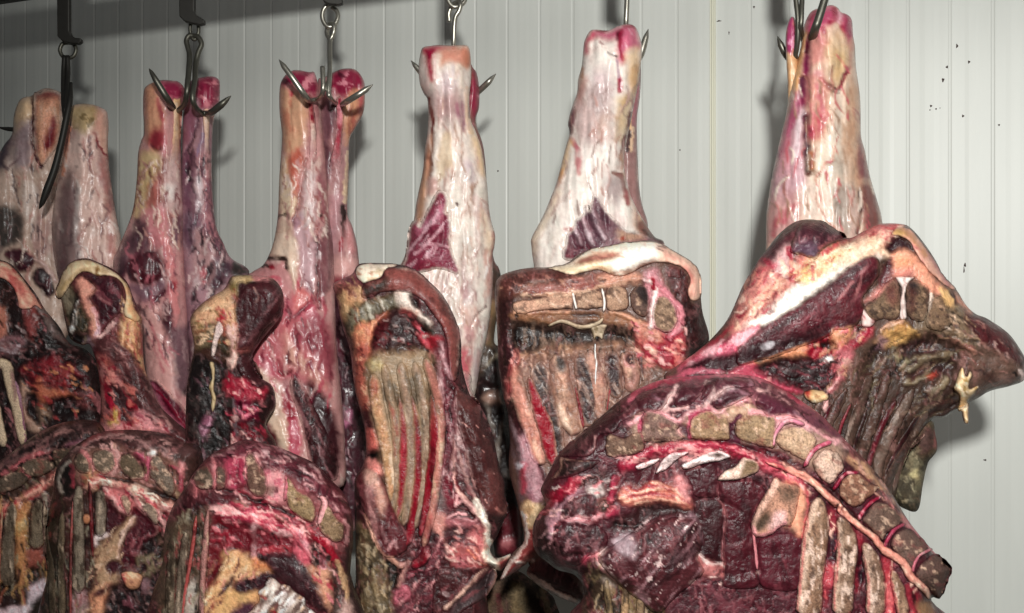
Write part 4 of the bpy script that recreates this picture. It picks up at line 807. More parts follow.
# --- B3: loin piece with eye muscle
b3 = cut('loin_piece', 'B3', rail_d(130) - .17, .045, 16, (112, 56, 58), [SIN,
    R(cA('340,300 390,320 412,400 455,470 445,560 400,640 350,640 330,440'), (66, 56, 44), 5, -3, 1, 0, (85, .4, 4, (100, 90, 60))), R(cA('390,400 440,400 450,480 420,520 380,500'), (70, 64, 40), 4, 2), R(cA('300,330 350,290 370,350 350,420 330,400'), (150, 136, 100), 6), L(cA('392,370 384,440 365,515'), 4.5, (232, 222, 204), 3), R(cA('360,530 420,540 440,613 400,640 360,600'), (34, 20, 22), 4, -4), R(cA('430,560 480,560 480,640 430,640'), (170, 140, 150), 5, 1),
    R(cA('390,260 430,245 485,300 452,345 482,400 505,500 480,575 450,440 420,370 400,310'), (226, 156, 136), 4, 2), L(cA('475,400 500,480 490,560'), 4, (230, 170, 176), 1), R(cA('470,613 520,560 600,570 650,640 560,680 480,660'), (124, 32, 48), 5, 1, 1, 2), L(cA('500,545 540,520 580,480'), 3.5, (214, 170, 164), 1),
    R(cA('640,450 720,440 715,560 730,613 760,760 700,740 640,613 610,540'), (222, 170, 124), 7, 1), LS([cA('700,440 715,520 720,640'), cA('650,560 690,640 730,740')], 2, (200, 70, 80), 0, .8), M((206, 120, 100), 6, 70, 3, .1, .3, .6, cA('600,440 730,440 740,740 620,640'), 8),
    R(cB('480,60 545,35 645,90 725,205 772,285 800,380 900,470 1020,570 1010,600 850,530 760,440 700,385 640,285 560,170'), (104, 54, 56), 4, 3, 1, 0, (48, .3, 5, (130, 80, 80))), R(cB('500,130 520,120 560,160 605,260 575,285 540,220'), (200, 110, 104), 5, 2), M((220, 140, 130), 5, 40, 1.5, .1, .2, .8, cB('500,120 620,240 560,290'), 9), R(cB('620,270 650,280 690,300 690,345 650,330'), (206, 110, 100), 4, 1), R(cB('520,240 570,280 560,330 530,320'), (180, 26, 54), 4, 1),
    R(cB('530,300 620,290 700,430 660,480 560,420'), (76, 34, 38), 6, -2), R(cB('690,410 750,420 870,520 780,520 680,490'), (216, 140, 142), 5, 2), M((180, 70, 90), 5, 40, 2, .1, .2, .7, cB('680,410 860,500 680,500'), 10), LS([cB('660,370 700,400'), cB('540,330 575,400'), cB('640,490 700,470')], 4, (196, 30, 60), 1), R(cB('555,495 580,400 605,425 605,495 575,510'), (216, 176, 90), 4, 3), R(cB('520,490 660,480 760,520 700,560 520,540'), (206, 130, 130), 6, 1), L(cB('510,200 525,330 545,480'), 3, (190, 120, 116), 1, .8),
    fibres(cB('470,60 640,90 900,470 1000,600 780,500 560,180'), 40, 50, 12, 1.3, [(150, 96, 94), (66, 30, 32), (180, 130, 126)], 1), fibres(cB('500,120 640,260 700,420 860,520 540,520'), 60, 55, 8, 1.9, [(220, 140, 132), (170, 30, 54), (70, 26, 30), (206, 110, 100)], 2), fibres(cA('600,320 700,420 740,640 640,640'), 30, 75, 11, 1.4, [(236, 190, 150), (196, 90, 86), (170, 110, 80)], 3), fibres(cA('330,320 450,400 450,640 340,640'), 30, 85, 10, 1.6, [(110, 96, 66), (34, 26, 22), (150, 130, 104)], 4)],
    'loin piece with a dark eye of meat under a cream arch of fat', 'meat cut', LG, 1.35, 81)
part(b3, 'eye_muscle', cA('408,228 470,213 520,238 560,228 612,258 628,320 612,420 560,470 508,535 500,480 490,400 455,340 488,300 455,262'), .012, 8, (84, 28, 42), [M((150, 76, 86), 7, 50, 3, .25, .15, .7, None, 2), M((60, 18, 30), 10, 50, 2, .0, .4, .6, None, 4), L(cA('490,330 530,360 560,380'), 1.4, (190, 130, 130), 0, .7), L(cA('460,260 470,300 500,310'), 2, (210, 150, 140), 0, .8)], seed=83, det=.3)
part(b3, 'fat_rim', cA('284,312 300,260 330,200 370,160 440,148 510,173 580,208 640,258 668,300 690,400 720,450 700,470 640,440 630,400 640,330 612,262 560,235 500,238 450,215 400,230 360,285 310,352 290,348'), .014, 6, (226, 202, 148), [M((196, 170, 110), 9, 30, 2, .05, .3, .7, None, 2), M((230, 160, 120), 8, 60, 2, .0, .3, .7, cA('600,230 740,300 740,470 600,470'), 5), L(cA('300,340 345,270 400,215 470,195 540,215'), 3, (170, 140, 84), -1, .6, 2), LS([cA('500,190 490,225 520,235')], 2, (140, 100, 60), -2)], 'fat', seed=84)

# --- C3
c3 = cut('loin_piece', 'C3', rail_d(240) - .19, .045, 16, (64, 34, 36), [SIN,
    R(dA('105,460 140,400 200,350 270,305 335,290 345,330 320,345 340,400 335,500 345,570 330,640 300,560 275,500 250,470 200,480 150,540 130,600 110,520'), (216, 170, 132), 5, 2), M((190, 110, 90), 7, 40, 2, .1, .3, .7, dA('140,350 340,300 340,560 140,520'), 7), M((176, 140, 90), 7, 60, 3, .05, .3, .7, dA('105,440 230,440 150,600 105,560'), 9),
    R(dA('318,236 400,233 455,245 400,262 345,272 332,305 310,292'), (208, 178, 118), 4, 3), R(dA('310,270 345,270 335,315 310,300'), (150, 130, 70), 4), R(dA('425,235 470,210 540,240 520,250 440,262'), (206, 130, 130), 4, 2),
    R(dA('238,440 268,405 285,450 250,468'), (206, 30, 54), 3, 1), R(dA('150,560 230,470 225,540 200,613 140,640'), (130, 112, 76), 5, 0, 1, 0, (75, .5, 3, (90, 80, 50))), R(dA('255,540 290,560 310,640 260,640 235,600'), (84, 66, 44), 4),
    R(dB('110,140 200,90 290,130 305,200 292,300 312,400 330,613 200,640 150,500 90,420 90,300'), (46, 34, 34), 6, -4), M((84, 74, 70), 8, 20, 2, .15, .3, .7, dB('110,200 300,200 320,600 110,600'), 11), R(dB('130,120 190,90 290,130 280,170 220,160'), (90, 56, 46), 5, 2), R(dB('150,500 210,405 225,440 200,500 180,560'), (150, 90, 112), 5, 2), L(dB('170,560 210,440'), 2, (206, 150, 170), 1), 
    R(dB('280,-20 335,-20 345,100 335,170 305,195 288,150 318,110'), (232, 184, 172), 3, 3), R(dB('340,60 420,80 400,110 345,110'), (150, 80, 76), 4, 1),
    R(dB('290,215 340,245 400,258 455,300 495,300 480,345 420,370 370,390 340,350 285,325'), (202, 34, 66), 5, 4, 1, 0, (40, .5, 4, (226, 120, 130))), R(dB('335,350 440,385 450,470 380,490 350,430'), (120, 10, 50), 5, 1), LS([dB('350,440 380,400 430,400'), dB('360,470 390,440 450,410'), dB('345,400 370,460')], 3, (226, 120, 140), 2), R(dB('330,480 440,470 470,540 430,640 330,613'), (84, 22, 30), 6), M((150, 20, 44), 5, 45, 2, .1, .25, .8, dB('330,470 480,470 480,640 330,640'), 12), L(dB('325,350 335,480 335,600'), 3, (150, 130, 136), 1, .7),
    fibres(dA('110,460 330,300 340,600 120,600'), 44, (-40, 80), 9, 1.5, [(236, 196, 156), (170, 110, 80), (190, 90, 80), (140, 110, 70)], 1), fibres(dB('90,130 300,130 320,640 90,640'), 60, 70, 11, 1.8, [(80, 64, 62), (22, 16, 18), (110, 80, 80), (130, 90, 100)], 2), fibres(dB('280,210 490,280 470,640 330,640'), 60, 55, 8, 2.0, [(236, 178, 172), (206, 60, 84), (120, 16, 32), (224, 124, 130), (70, 10, 26)], 3)],
    'loin piece with a large coarse-grained dark eye of meat beside the red haunch', 'meat cut', LG, 1.2, 91)
part(c3, 'eye_muscle', dA('345,262 420,266 500,250 540,265 577,330 577,380 545,450 480,510 440,580 400,610 340,605 347,520 325,430 340,330'), .013, 9, (92, 38, 44), [M((150, 96, 100), 4, -48, 7, .2, .2, .75, None, 2), M((62, 20, 28), 8, -48, 4, .0, .4, .6, None, 4), L(dA('430,290 450,340 440,370'), 1.4, (190, 140, 130), 0, .7), L(dA('345,270 340,350 335,430'), 3, (70, 50, 40), 0, .6, 2)], seed=93, det=.4)
part(c3, 'small_muscle', dB('345,140 400,128 452,190 473,262 450,292 380,250 340,200'), .01, 6, (86, 38, 44), [L(dB('380,240 440,285'), 2, (160, 60, 76), 0, .7)], seed=94)
part(c3, 'bone_end', dA('240,468 265,478 273,520 245,570 232,640 208,640 222,540'), .01, 4, (216, 200, 180), [L(dA('250,490 240,560'), 2, (210, 190, 180), -1, .7)], 'bone', seed=95)
part(c3, 'fat_strand', dB('200,165 228,170 230,240 225,300 240,350 222,420 210,400 208,330 195,290 212,240'), .009, 3, (206, 186, 120), [M((160, 130, 80), 5, 80, 3, .1, .3, .7, None, 2)], 'fat', seed=96)

# --- D3: tall side with ribs
RB = 'sides hung open with ribs showing'
d3 = cut('rib_side', 'D3', rail_d(430) - .22, .06, 20, (92, 40, 44), [SIN,
    R(eA('0,245 20,215 60,195 130,178 155,200 110,235 40,268'), (206, 120, 118), 5, 2), R(eA('50,270 150,235 175,310 100,370 70,420 25,350'), (200, 150, 110), 5, 1), M((150, 90, 76), 6, 50, 2, .1, .3, .8, eA('20,250 170,240 100,400 20,360'), 7), R(eA('70,200 150,190 160,230 90,230'), (120, 60, 70), 4, -2),
    R(eA('90,360 200,310 340,280 335,345 250,375 160,455 110,490 80,430'), (134, 124, 86), 6, -2, 1, 0, (70, .6, 3, (80, 70, 50))), LS([eA('190,310 220,400'), eA('130,350 150,430'), eA('250,290 270,350')], 2.5, (190, 180, 150), 1, .8), R(eA('60,420 90,450 130,560 100,560 70,480'), (84, 64, 50), 4),
    R(eA('130,440 210,420 290,370 295,440 225,480 212,560 195,640 130,640'), (206, 126, 96), 5, 3), M((226, 160, 120), 5, 60, 1.5, .1, .25, .8, eA('130,440 290,370 200,640 130,640'), 9),
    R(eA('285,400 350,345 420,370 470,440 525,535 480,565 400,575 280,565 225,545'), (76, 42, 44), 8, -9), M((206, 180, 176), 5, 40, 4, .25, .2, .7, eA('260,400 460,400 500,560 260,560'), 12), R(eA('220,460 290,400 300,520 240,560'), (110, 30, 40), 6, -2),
    R(eA('340,268 405,268 425,330 520,420 495,435 430,385 350,345'), (220, 200, 180), 4, 2), R(eA('400,285 440,300 450,350 420,330'), (44, 30, 30), 3, -3), R(eA('360,340 430,370 440,400 380,390'), (190, 90, 90), 4, 1), R(eA('480,420 530,440 540,490 500,480'), (70, 62, 50), 4), R(eA('430,420 500,480 560,485 575,520 520,560 470,520'), (206, 40, 60), 5, 2), L(eA('440,430 490,520 530,613'), 4, (220, 110, 120), 1, .8, 2), L(eA('540,520 580,613'), 3, (150, 26, 44), 0, .8),
    R(eB('130,-10 205,-10 205,200 195,300 140,285 128,150'), (192, 100, 84), 5, 2), M((230, 170, 140), 5, 70, 1.5, .12, .2, .9, eB('130,-10 205,-10 200,300 130,280'), 10), M((120, 40, 44), 5, 70, 1.5, .15, .2, .8, eB('130,-10 205,-10 200,300 130,280'), 13), R(eB('185,400 230,420 245,500 190,510 175,460'), (222, 110, 100), 4, 3), R(eB('200,530 245,520 250,570 205,570'), (28, 14, 16), 3, -5), R(eB('190,560 265,575 270,640 190,640'), (224, 140, 130), 4, 2),
    R(eB('205,50 300,10 500,10 535,150 510,240 500,700 350,880 300,700 220,300'), (168, 142, 108), 10, -6), M((112, 96, 70), 9, 80, 5, .05, .3, .8, eB('210,20 530,20 530,250 220,250'), 14), R(eB('210,60 260,60 265,100 220,110'), (190, 180, 90), 6, 0, .8),
    R(eB('545,60 625,200 642,400 632,720 600,900 560,800 575,400 545,200'), (108, 36, 48), 7, 0, 1, 0, (85, .4, 4, (150, 70, 84))), L(eB('555,60 570,200 575,260'), 4, (200, 160, 160), 2, .9, 2), R(eB('540,-40 600,-40 640,80 620,170 575,120'), (120, 50, 58), 6), L(eB('570,-40 590,80 620,140'), 3, (210, 160, 164), 1, .8, 2),
    R(eC('545,200 590,170 585,350 545,340'), (130, 110, 108), 6, 0, .8, 0, (85, .5, 3, (180, 160, 156))), R(eC('525,370 600,395 595,535 555,505 515,430'), (210, 142, 130), 6, 2), R(eC('580,180 640,200 660,300 620,340 590,300'), (150, 34, 56), 6, 1), LS([eC('640,330 690,310 745,360 755,400 720,415 660,395'), eC('600,400 650,370 700,380'), eC('640,320 660,280 740,370')], 3, (230, 170, 170), 2), R(eC('600,400 760,420 740,450 610,440'), (190, 110, 116), 5, 1),
    L(eB('640,240 650,340 642,450 635,613'), 2.6, (220, 160, 160), 2), L(eC('635,0 632,150 640,240 690,300 760,390 800,480'), 3, (226, 170, 160), 2), R(eB('645,250 720,330 720,613 640,613'), (120, 66, 70), 8, 0, 1, 0, (75, .5, 4, (170, 130, 132))), LS([eB('660,370 720,460'), eB('650,480 740,555'), eB('690,390 720,450')], 2, (200, 176, 176), 1, .8), LS([eC('650,40 720,260 790,350'), eC('690,60 740,240')], 2.5, (190, 140, 134), 1, .8),
    R(eD('130,150 245,260 295,420 320,660 190,660 150,420'), (116, 98, 66), 6, 1, 1, 0, (75, .7, 3, (70, 54, 40))), LS([eD('200,300 230,450 260,613'), eD('180,380 195,520')], 3, (180, 160, 110), 1, .8), R(eD('280,345 335,350 345,450 305,475'), (40, 36, 26), 4, -4), L(eC('180,380 230,510 290,590 360,650'), 3.4, (220, 160, 140), 2), L(eD('360,370 410,360 380,400 350,470'), 4, (206, 150, 140), 2),
    R(eD('395,400 500,215 585,255 595,350 545,420 525,660 345,660 355,520'), (96, 34, 44), 5, 2, 1, 0, (-55, .4, 4, (150, 70, 84))), R(eD('320,520 375,465 412,520 350,570'), (206, 110, 124), 4, 3), R(eD('590,180 700,175 760,160 700,240 650,260 610,300 590,260'), (92, 40, 48), 5), L(eD('600,310 640,270'), 5, (170, 140, 140), 2),
    R(eD('600,300 650,262 725,250 785,320 812,370 740,392 650,382 612,350'), (180, 88, 88), 5, 2), LS([eD('735,285 770,350 800,370'), eD('700,300 740,330')], 2, (236, 140, 110), 1, .9), R(eD('640,330 700,330 690,380 650,380'), (200, 110, 116), 5), L(eD('740,40 795,150 805,250 800,300 845,350 905,325'), 6, (246, 232, 206), 3, 1, 1.5), R(eD('775,240 820,330 880,350 928,318 870,392 830,372 775,320'), (244, 226, 196), 4, 2), R(eD('870,345 925,320 935,335 880,395'), (160, 60, 62), 3, 1), R(eD('700,240 740,180 790,200 775,300'), (200, 110, 110), 5),  # orange strokes on the joint are painted highlights
    fibres(eA('220,420 470,370 530,560 230,570'), 50, 35, 9, 1.5, [(190, 160, 154), (40, 18, 20), (140, 50, 54), (110, 84, 80)], 1), fibres(eA('30,250 160,200 160,420 60,420'), 34, 70, 8, 1.5, [(226, 180, 136), (140, 80, 70), (110, 60, 50)], 2), fibres(eB('560,60 640,300 630,613 640,750 570,760 560,500'), 40, 86, 14, 1.3, [(170, 100, 110), (66, 18, 28), (206, 160, 160)], 3), fibres(eD('130,160 300,420 320,660 160,660'), 70, 82, 14, 1.6, [(160, 140, 98), (54, 40, 30), (190, 170, 124), (110, 80, 60)], 4), fibres(eD('350,520 400,390 510,210 600,300 540,450 520,660 350,660'), 90, -55, 9, 1.6, [(176, 96, 106), (50, 14, 22), (214, 150, 150), (140, 50, 64)], 5), fibres(eD('590,180 780,170 800,360 600,380'), 40, 30, 10, 1.6, [(226, 150, 146), (110, 40, 46), (240, 196, 184)], 6), fibres(eB('640,240 730,330 760,613 640,620'), 40, 68, 11, 1.2, [(180, 146, 144), (80, 40, 42), (206, 170, 166)], 7)],
    'tall narrow side between the third and fourth hooks, blood-red ribs inside', 'meat side', RB, 1.08, 101, back=.5)
d3rib = [('220,120 245,300 280,450 305,613 312,680 308,780', 11, (200, 150, 110)), ('275,70 310,250 338,400 335,613 332,700 322,830', 8, (166, 136, 108)),
         ('360,60 392,250 408,400 410,613 400,770 375,900', 9.5, (168, 138, 114)), ('430,60 470,250 487,450 480,613 460,780 425,930', 8.5, (168, 138, 114)), ('485,40 540,200 562,400 548,613 530,760 500,900 478,1010', 9.5, (196, 126, 112))]
for i, (s, w_, c_) in enumerate(d3rib):
    part(d3, 'rib', strip(eB(s), [w_ * 1.2, w_ * 1.35, w_ * 1.3, w_ * 1.2, w_ * .9]), .012, w_ * .6, c_, [M((110, 96, 70), 8, 82, 5, .05, .3, .7, None, 3), M((220, 196, 160), 7, 82, 6, .15, .3, .7, None, 5), M((180, 60, 60), 10, 82, 4, .25, .3, .6, None, 8)], 'flesh', seed=103 + i, raw=True, bl=.8, blend=5, fray=.6)
for i, (s, w_) in enumerate((('350,230 372,350 376,460 372,613 372,640 358,780 335,890', [4, 9, 11, 11, 9, 4]), ('415,230 440,350 452,500 450,640 430,820 400,960 372,1005', [4, 9, 11, 11.5, 10, 6]), ('515,220 530,350 530,500 505,660 490,820 460,955', [4, 10, 13, 12, 10, 6]), ('505,1000 470,1070 415,1110', [10, 12, 9]))):
    part(d3, 'intercostal_muscle', strip(eB(s), w_), .008, 4, (176, 16, 44), [M((100, 6, 22), 9, 85, 5, .1, .3, .7, None, 3), M((214, 80, 90), 7, 85, 6, .25, .3, .6, None, 5), R(eB('330,200 560,200 560,330 330,330'), (150, 110, 90), 40, 0, .8)], seed=110 + i, raw=True, lift=.003, bl=.7)
part(d3, 'skirt_muscle', eA('158,252 200,208 268,192 280,150 340,133 430,148 510,213 580,288 640,400 668,500 662,640 648,720 615,700 590,500 540,400 490,330 430,282 350,262 260,272 200,302 162,292'),   .016, 9, (152, 82, 76), [R(eA('150,250 262,190 292,240 200,310 150,300'), (76, 56, 48), 8), M((168, 96, 88), 4, 45, 1.2, .2, .25, .6, None, 3), M((92, 40, 40), 9, 45, 2, .1, .3, .6, None, 6), L(eA('345,133 430,150 512,215 582,292 640,402 666,500 660,640'), 3.5, (228, 184, 170), 1, .9, 1.5), L(eA('490,325 545,400 592,500 612,640'), 3, (176, 80, 84), 0, .7, 2)], seed=115, det=.4)
part(d3, 'fat_cap', eA('128,172 150,125 230,118 345,125 285,152 262,190 205,212 165,222'), .014, 5, (238, 218, 184), [M((200, 180, 120), 7, 20, 2, .1, .3, .7, None, 3), M((190, 120, 100), 6, 20, 2, .3, .2, .7, None, 5)], 'fat', seed=116)
part(d3, 'hanging_muscle', np.vstack([eB('632,195 700,225 765,268 785,390 835,490 868,600'), eC('882,190 908,345 895,402 850,425 790,385 750,240 700,130'), eB('690,500 655,380')]), .02, 12, (114, 58, 56), [M((140, 84, 78), 3, 30, 1.2, .15, .3, .6, None, 3), M((76, 34, 36), 12, 70, 3, .05, .4, .6, None, 5), M((220, 160, 150), 3, 40, 1.5, .5, .15, .8, None, 7), R(eC('790,370 890,395 870,430 800,430'), (76, 42, 42), 6), L(eC('850,350 885,375 900,340'), 2, (190, 120, 110), 1, .8)], seed=117, det=.4)
part(d3, 'brisket_muscle', eC('125,205 180,138 250,168 300,270 352,390 402,500 392,560 330,602 270,592 228,510 188,400 150,300'), .018, 10, (118, 42, 50), [L(eC('200,180 205,300 240,480'), 6, (206, 150, 146), 1, .8, 3), R(eC('235,200 285,290 265,400 240,330'), (222, 164, 144), 6, 0, .9), R(eC('180,140 250,170 240,230 190,220'), (224, 176, 156), 7, 0, .8), LS([eC('300,560 330,520 340,550'), eC('260,440 290,520')], 3, (226, 170, 170), 1, .9), M((84, 26, 34), 9, 70, 3, .1, .3, .6, None, 3)], seed=118)
d3s = part(d3, 'flap', eD('525,600 540,405 620,378 815,376 852,425 800,525 680,605 620,670 525,670'), .012, 8, (90, 36, 40), [R(eD('640,560 760,450 822,388 855,428 800,525 680,605 615,660'), (96, 76, 78), 5, -2), L(eD('812,376 740,442 660,522 588,592'), 3, (226, 178, 160), 2), M((150, 80, 84), 5, -40, 4, .25, .2, .7, None, 3), L(eD('590,515 600,520'), 4, (180, 150, 150))], seed=119)

# --- E3: square saddle
e3 = cut('rib_side', 'E3', rail_d(600) - .20, .065, 20, (126, 92, 80), [
    R(fA('60,300 150,308 130,380 145,520 170,613 190,800 150,850 60,613 55,400'), (74, 38, 38), 5), R(fA('75,230 150,188 300,188 405,210 360,232 230,242 180,272 150,304 65,312'), (116, 64, 58), 4, 2, 1, 0, (15, .3, 4)), LS([fA('150,300 190,265 240,245'), fA('80,250 75,400 85,560')], 2, (176, 120, 100), 1, .7),
    R(fA('190,272 300,242 450,215 535,210 525,252 430,280 300,292 200,302'), (160, 96, 86), 4, 2, 1, 0, (10, .4, 3)), L(fA('180,300 300,296 430,284 520,262 600,245 690,230'), 3.6, (230, 190, 160), 2, .9), R(fA('500,215 640,205 700,220 690,250 600,250 530,265'), (206, 150, 126), 5, 2),
    R(fA('140,378 300,368 500,368 640,388 710,425 640,432 500,412 380,402 280,422 150,402'), (160, 110, 80), 4, 1), R(fA('380,378 470,372 510,388 440,400'), (84, 56, 46), 3, -2), LS([fA('150,372 280,368 380,372'), fA('560,372 640,395 700,420')], 3, (214, 160, 130), 2, .8),
    R(fA('150,420 280,430 420,440 560,440 670,480 670,525 560,500 450,512 340,535 280,505 180,560 145,540'), (58, 42, 38), 8, -9), M((130, 104, 88), 3.5, 86, 7, .12, .25, .75, fA('150,420 660,430 660,530 150,550'), 5),  # dark hollow under the backbone: its shade is put into the colour
    R(fA('150,560 260,560 330,500 480,510 640,500 720,560 700,640 640,700 150,700'), (150, 112, 92), 9, 0, .9), M((196, 150, 120), 7, 84, 2, .05, .3, .7, fA('150,540 700,500 700,660 150,660'), 9),
    R(fB('215,110 330,90 880,40 920,180 760,300 560,500 430,640 330,640 250,420'), (150, 108, 94), 10, -3), R(fA('655,440 720,420 800,460 860,430 890,520 850,620 720,580 680,520'), (190, 40, 62), 6, 2, 1, 0, (40, .5, 4, (120, 10, 30))), M((224, 130, 120), 6, 30, 2, .12, .25, .8, fA('640,430 860,430 860,600 680,600'), 11), R(fA('640,430 720,420 780,470 760,500 700,480'), (206, 140, 120), 6, 2),
    R(fA('800,200 870,215 895,330 935,330 980,470 920,570 890,560 870,450 850,350'), (72, 32, 34), 6, 0), R(fA('790,190 860,190 890,260 870,320 830,290'), (110, 56, 56), 5),
    R(fA('690,225 745,180 800,280 850,350 862,430 820,480 800,460 740,440 720,430 720,340'), (206, 140, 146), 5, 2), LS([fA('700,232 745,260 738,330 725,430')], 4, (236, 214, 206), 3), L(fA('745,240 800,290 848,350 858,430 810,478'), 4.5, (214, 130, 140), 3), L(fA('738,230 740,270'), 3, (206, 40, 66), 1),
    R(fB('150,-20 230,55 195,200 185,300 255,400 335,640 255,640 180,400 145,250'), (80, 36, 42), 5, 1), L(fB('240,60 212,170 192,280'), 8, (186, 84, 84), 3, .9, 2), M((226, 150, 140), 4, 80, 1.5, .1, .2, .8, fB('190,50 260,50 240,300 180,300'), 13), LS([fB('190,400 240,520 280,700'), fC('250,0 290,150 300,250')], 3.5, (180, 150, 156), 2, .8, 2),
    R(fC('250,-10 310,-10 385,200 372,295 300,305 270,150'), (166, 112, 122), 6, 2, 1, 0, (70, .5, 4, (206, 160, 164))), L(fC('310,-10 385,200'), 4, (96, 40, 48), -1), L(fC('200,20 250,150 265,300'), 5, (130, 104, 110), 1, .8, 2), R(fC('255,130 280,120 285,260 262,260'), (200, 70, 90), 4, 1), R(fC('240,120 270,120 265,150 240,150'), (220, 214, 220), 3, 1),
    R(fC('278,315 385,350 350,400 318,458 288,455 255,385'), (222, 184, 136), 4, 3), R(fD('278,190 342,185 325,345 250,392 165,445 158,425 222,340 272,270'), (162, 68, 66), 4, 1), LS([fD('262,100 280,140 287,230 262,290 210,360 160,432'), fD('240,352 320,345')], 3.2, (244, 222, 206), 3), M((206, 130, 120), 5, -50, 3, .2, .2, .6, fD('190,260 340,190 320,345 170,430'), 15),
    R(fD('285,408 350,345 470,388 535,450 600,560 560,660 420,480'), (92, 40, 44), 4, 2), L(fD('288,410 400,482 530,548'), 3.2, (234, 190, 176), 3), R(fD('330,370 420,390 440,430 350,420'), (120, 60, 60), 6, 0, .8),
    fibres(fA('640,430 870,420 880,600 640,600'), 60, 30, 8, 1.8, [(236, 178, 172), (206, 60, 84), (120, 16, 32), (224, 124, 130), (240, 190, 170)], 1), fibres(fB('220,100 900,60 760,300 430,640 250,420'), 110, 72, 12, 1.1, [(190, 150, 130), (90, 62, 56), (214, 170, 150)], 2), fibres(fA('150,425 680,440 680,540 150,540'), 70, 84, 10, 1.2, [(150, 120, 104), (34, 24, 24)], 3), fibres(fA('75,220 500,205 540,260 180,300'), 40, 8, 9, 1.3, [(186, 126, 112), (84, 44, 42), (214, 160, 130)], 4), fibres(fA('60,300 150,310 190,640 60,640'), 24, 88, 12, 1.3, [(120, 70, 68), (44, 20, 22)], 5)],
    'square saddle under the broad cream leg, row of cut backbone above fuzzy brown ribs', 'meat side', RB, 1.0, 121, back=.5)
for i, (s, c_) in enumerate((('145,325 240,312 292,302 388,292 396,350 380,358 260,363 180,378 143,362', (196, 158, 128)), ('410,292 510,276 526,330 516,352 420,358 408,330', (176, 146, 116)), ('535,282 560,260 612,264 628,300 632,350 590,367 540,357', (172, 142, 112)), ('640,290 680,254 716,268 722,340 702,392 660,372 640,330', (116, 92, 78)), ('738,350 760,304 800,310 838,360 838,420 800,458 750,442 734,400', (154, 130, 100)))):
    part(e3, 'vertebra', fA(s), .014, 5, c_, [M((206, 176, 140), 4, 20, 1.3, .15, .25, .7, None, 3), M((96, 72, 58), 5, 20, 1.3, .15, .25, .7, None, 5), R(fA('672,262 712,270 718,340 690,330 675,300'), (64, 48, 44), 5, -2), LS([fA('300,330 330,345 380,335'), fA('440,310 480,330'), fA('570,290 600,330')], 1.5, (214, 190, 156), 0, .7)], 'bone', seed=122 + i, lift=.003, rough=.9)
for s in ('394,284 404,330 412,362', '518,268 530,325 526,372', '634,285 640,350'):
    part(e3, 'disc', strip(fA(s), 3.2), .012, 2, (240, 226, 212), [], 'fat', seed=128, raw=True, lift=.004, mot=.05)
part(e3, 'fat_cap', fA('285,182 370,164 425,128 480,100 560,84 640,73 740,68 822,108 902,158 938,210 942,305 900,322 882,285 892,230 860,182 800,164 722,166 645,205 580,218 500,192 400,214 330,198'), .022, 9, (246, 226, 190), [R(fA('400,160 470,126 592,118 545,148 430,170'), (160, 100, 88), 4, -4), R(fA('620,90 760,80 760,130 640,190 560,200 590,140'), (248, 234, 214), 8, 2), R(fA('760,85 830,110 905,160 938,210 942,305 900,322 885,285 892,230 850,180 790,160'), (232, 176, 158), 10), R(fA('300,182 420,180 520,165 560,200 480,195 400,212'), (236, 216, 150), 8), L(fA('860,180 900,225 890,310'), 4, (200, 110, 100), -1, .8, 2), L(fA('560,205 640,195 720,160 800,160'), 2.5, (150, 90, 80), -1, .7), M((220, 150, 130), 9, 10, 3, .3, .3, .6, None, 3), LS([fA('755,100 775,110'), fA('760,90 790,95')], 1.2, (150, 110, 100))], 'fat', seed=131)
part(e3, 'fat_strand', np.vstack([strip(fA('288,432 350,410 430,436 500,420 528,392'), [3, 5, 5.5, 5, 3])]), .009, 2.5, (200, 184, 138), [M((170, 150, 84), 5, 10, 3, .1, .3, .7, None, 3)], 'fat', seed=132, raw=True)
part(e3, 'fat_strand', fA('470,438 500,425 520,420 545,425 535,450 522,490 500,478 485,492 478,465'), .012, 3, (206, 190, 144), [M((150, 130, 80), 3, 60, 2, .1, .3, .8, None, 3)], 'fat', seed=133)
part(e3, 'fat_strand', strip(fB('636,40 646,110 642,180 638,240'), [1.2, 2.2, 2.8, 1.5]), .006, 1.4, (244, 240, 226), [], 'fat', seed=134, raw=True, lift=.004, mot=.04)
part(e3, 'fat_strand', strip(fA('491,502 489,540 492,572'), [2.4, 2, 2.2]), .006, 1.2, (240, 236, 222), [], 'fat', seed=135, raw=True, lift=.004, mot=.04)
for i, (s, w_, c_) in enumerate((('225,120 255,300 310,450 370,640', [9, 13, 14, 12], (210, 140, 122)), ('445,70 470,250 515,400 560,480', [13, 17, 18, 12], (182, 134, 112)), ('610,50 655,230 660,400', [10, 13, 10], (196, 142, 122)), ('790,60 828,190 818,270', [13, 13, 10], (176, 124, 112)))):
    part(e3, 'rib', strip(fB(s), np.array(w_) * 1.35), .008, 6, c_, [M((226, 176, 150), 6, 76, 6, .1, .3, .7, None, 3), M((120, 84, 72), 8, 76, 3, .1, .4, .7, None, 5), R(fB('440,100 465,80 495,108 482,155 452,152'), (84, 66, 60), 4), R(fB('790,85 825,55 860,85 850,130 810,130'), (70, 40, 44), 4, -2), L(fB('788,90 825,55 862,95 840,132 805,130 788,95'), 2.5, (206, 140, 134), 1, .8), L(fB('450,340 500,440 520,500'), 5, (230, 200, 170), 1, .8, 3)], seed=136 + i, raw=True, bl=.85, blend=6, fray=1.2)
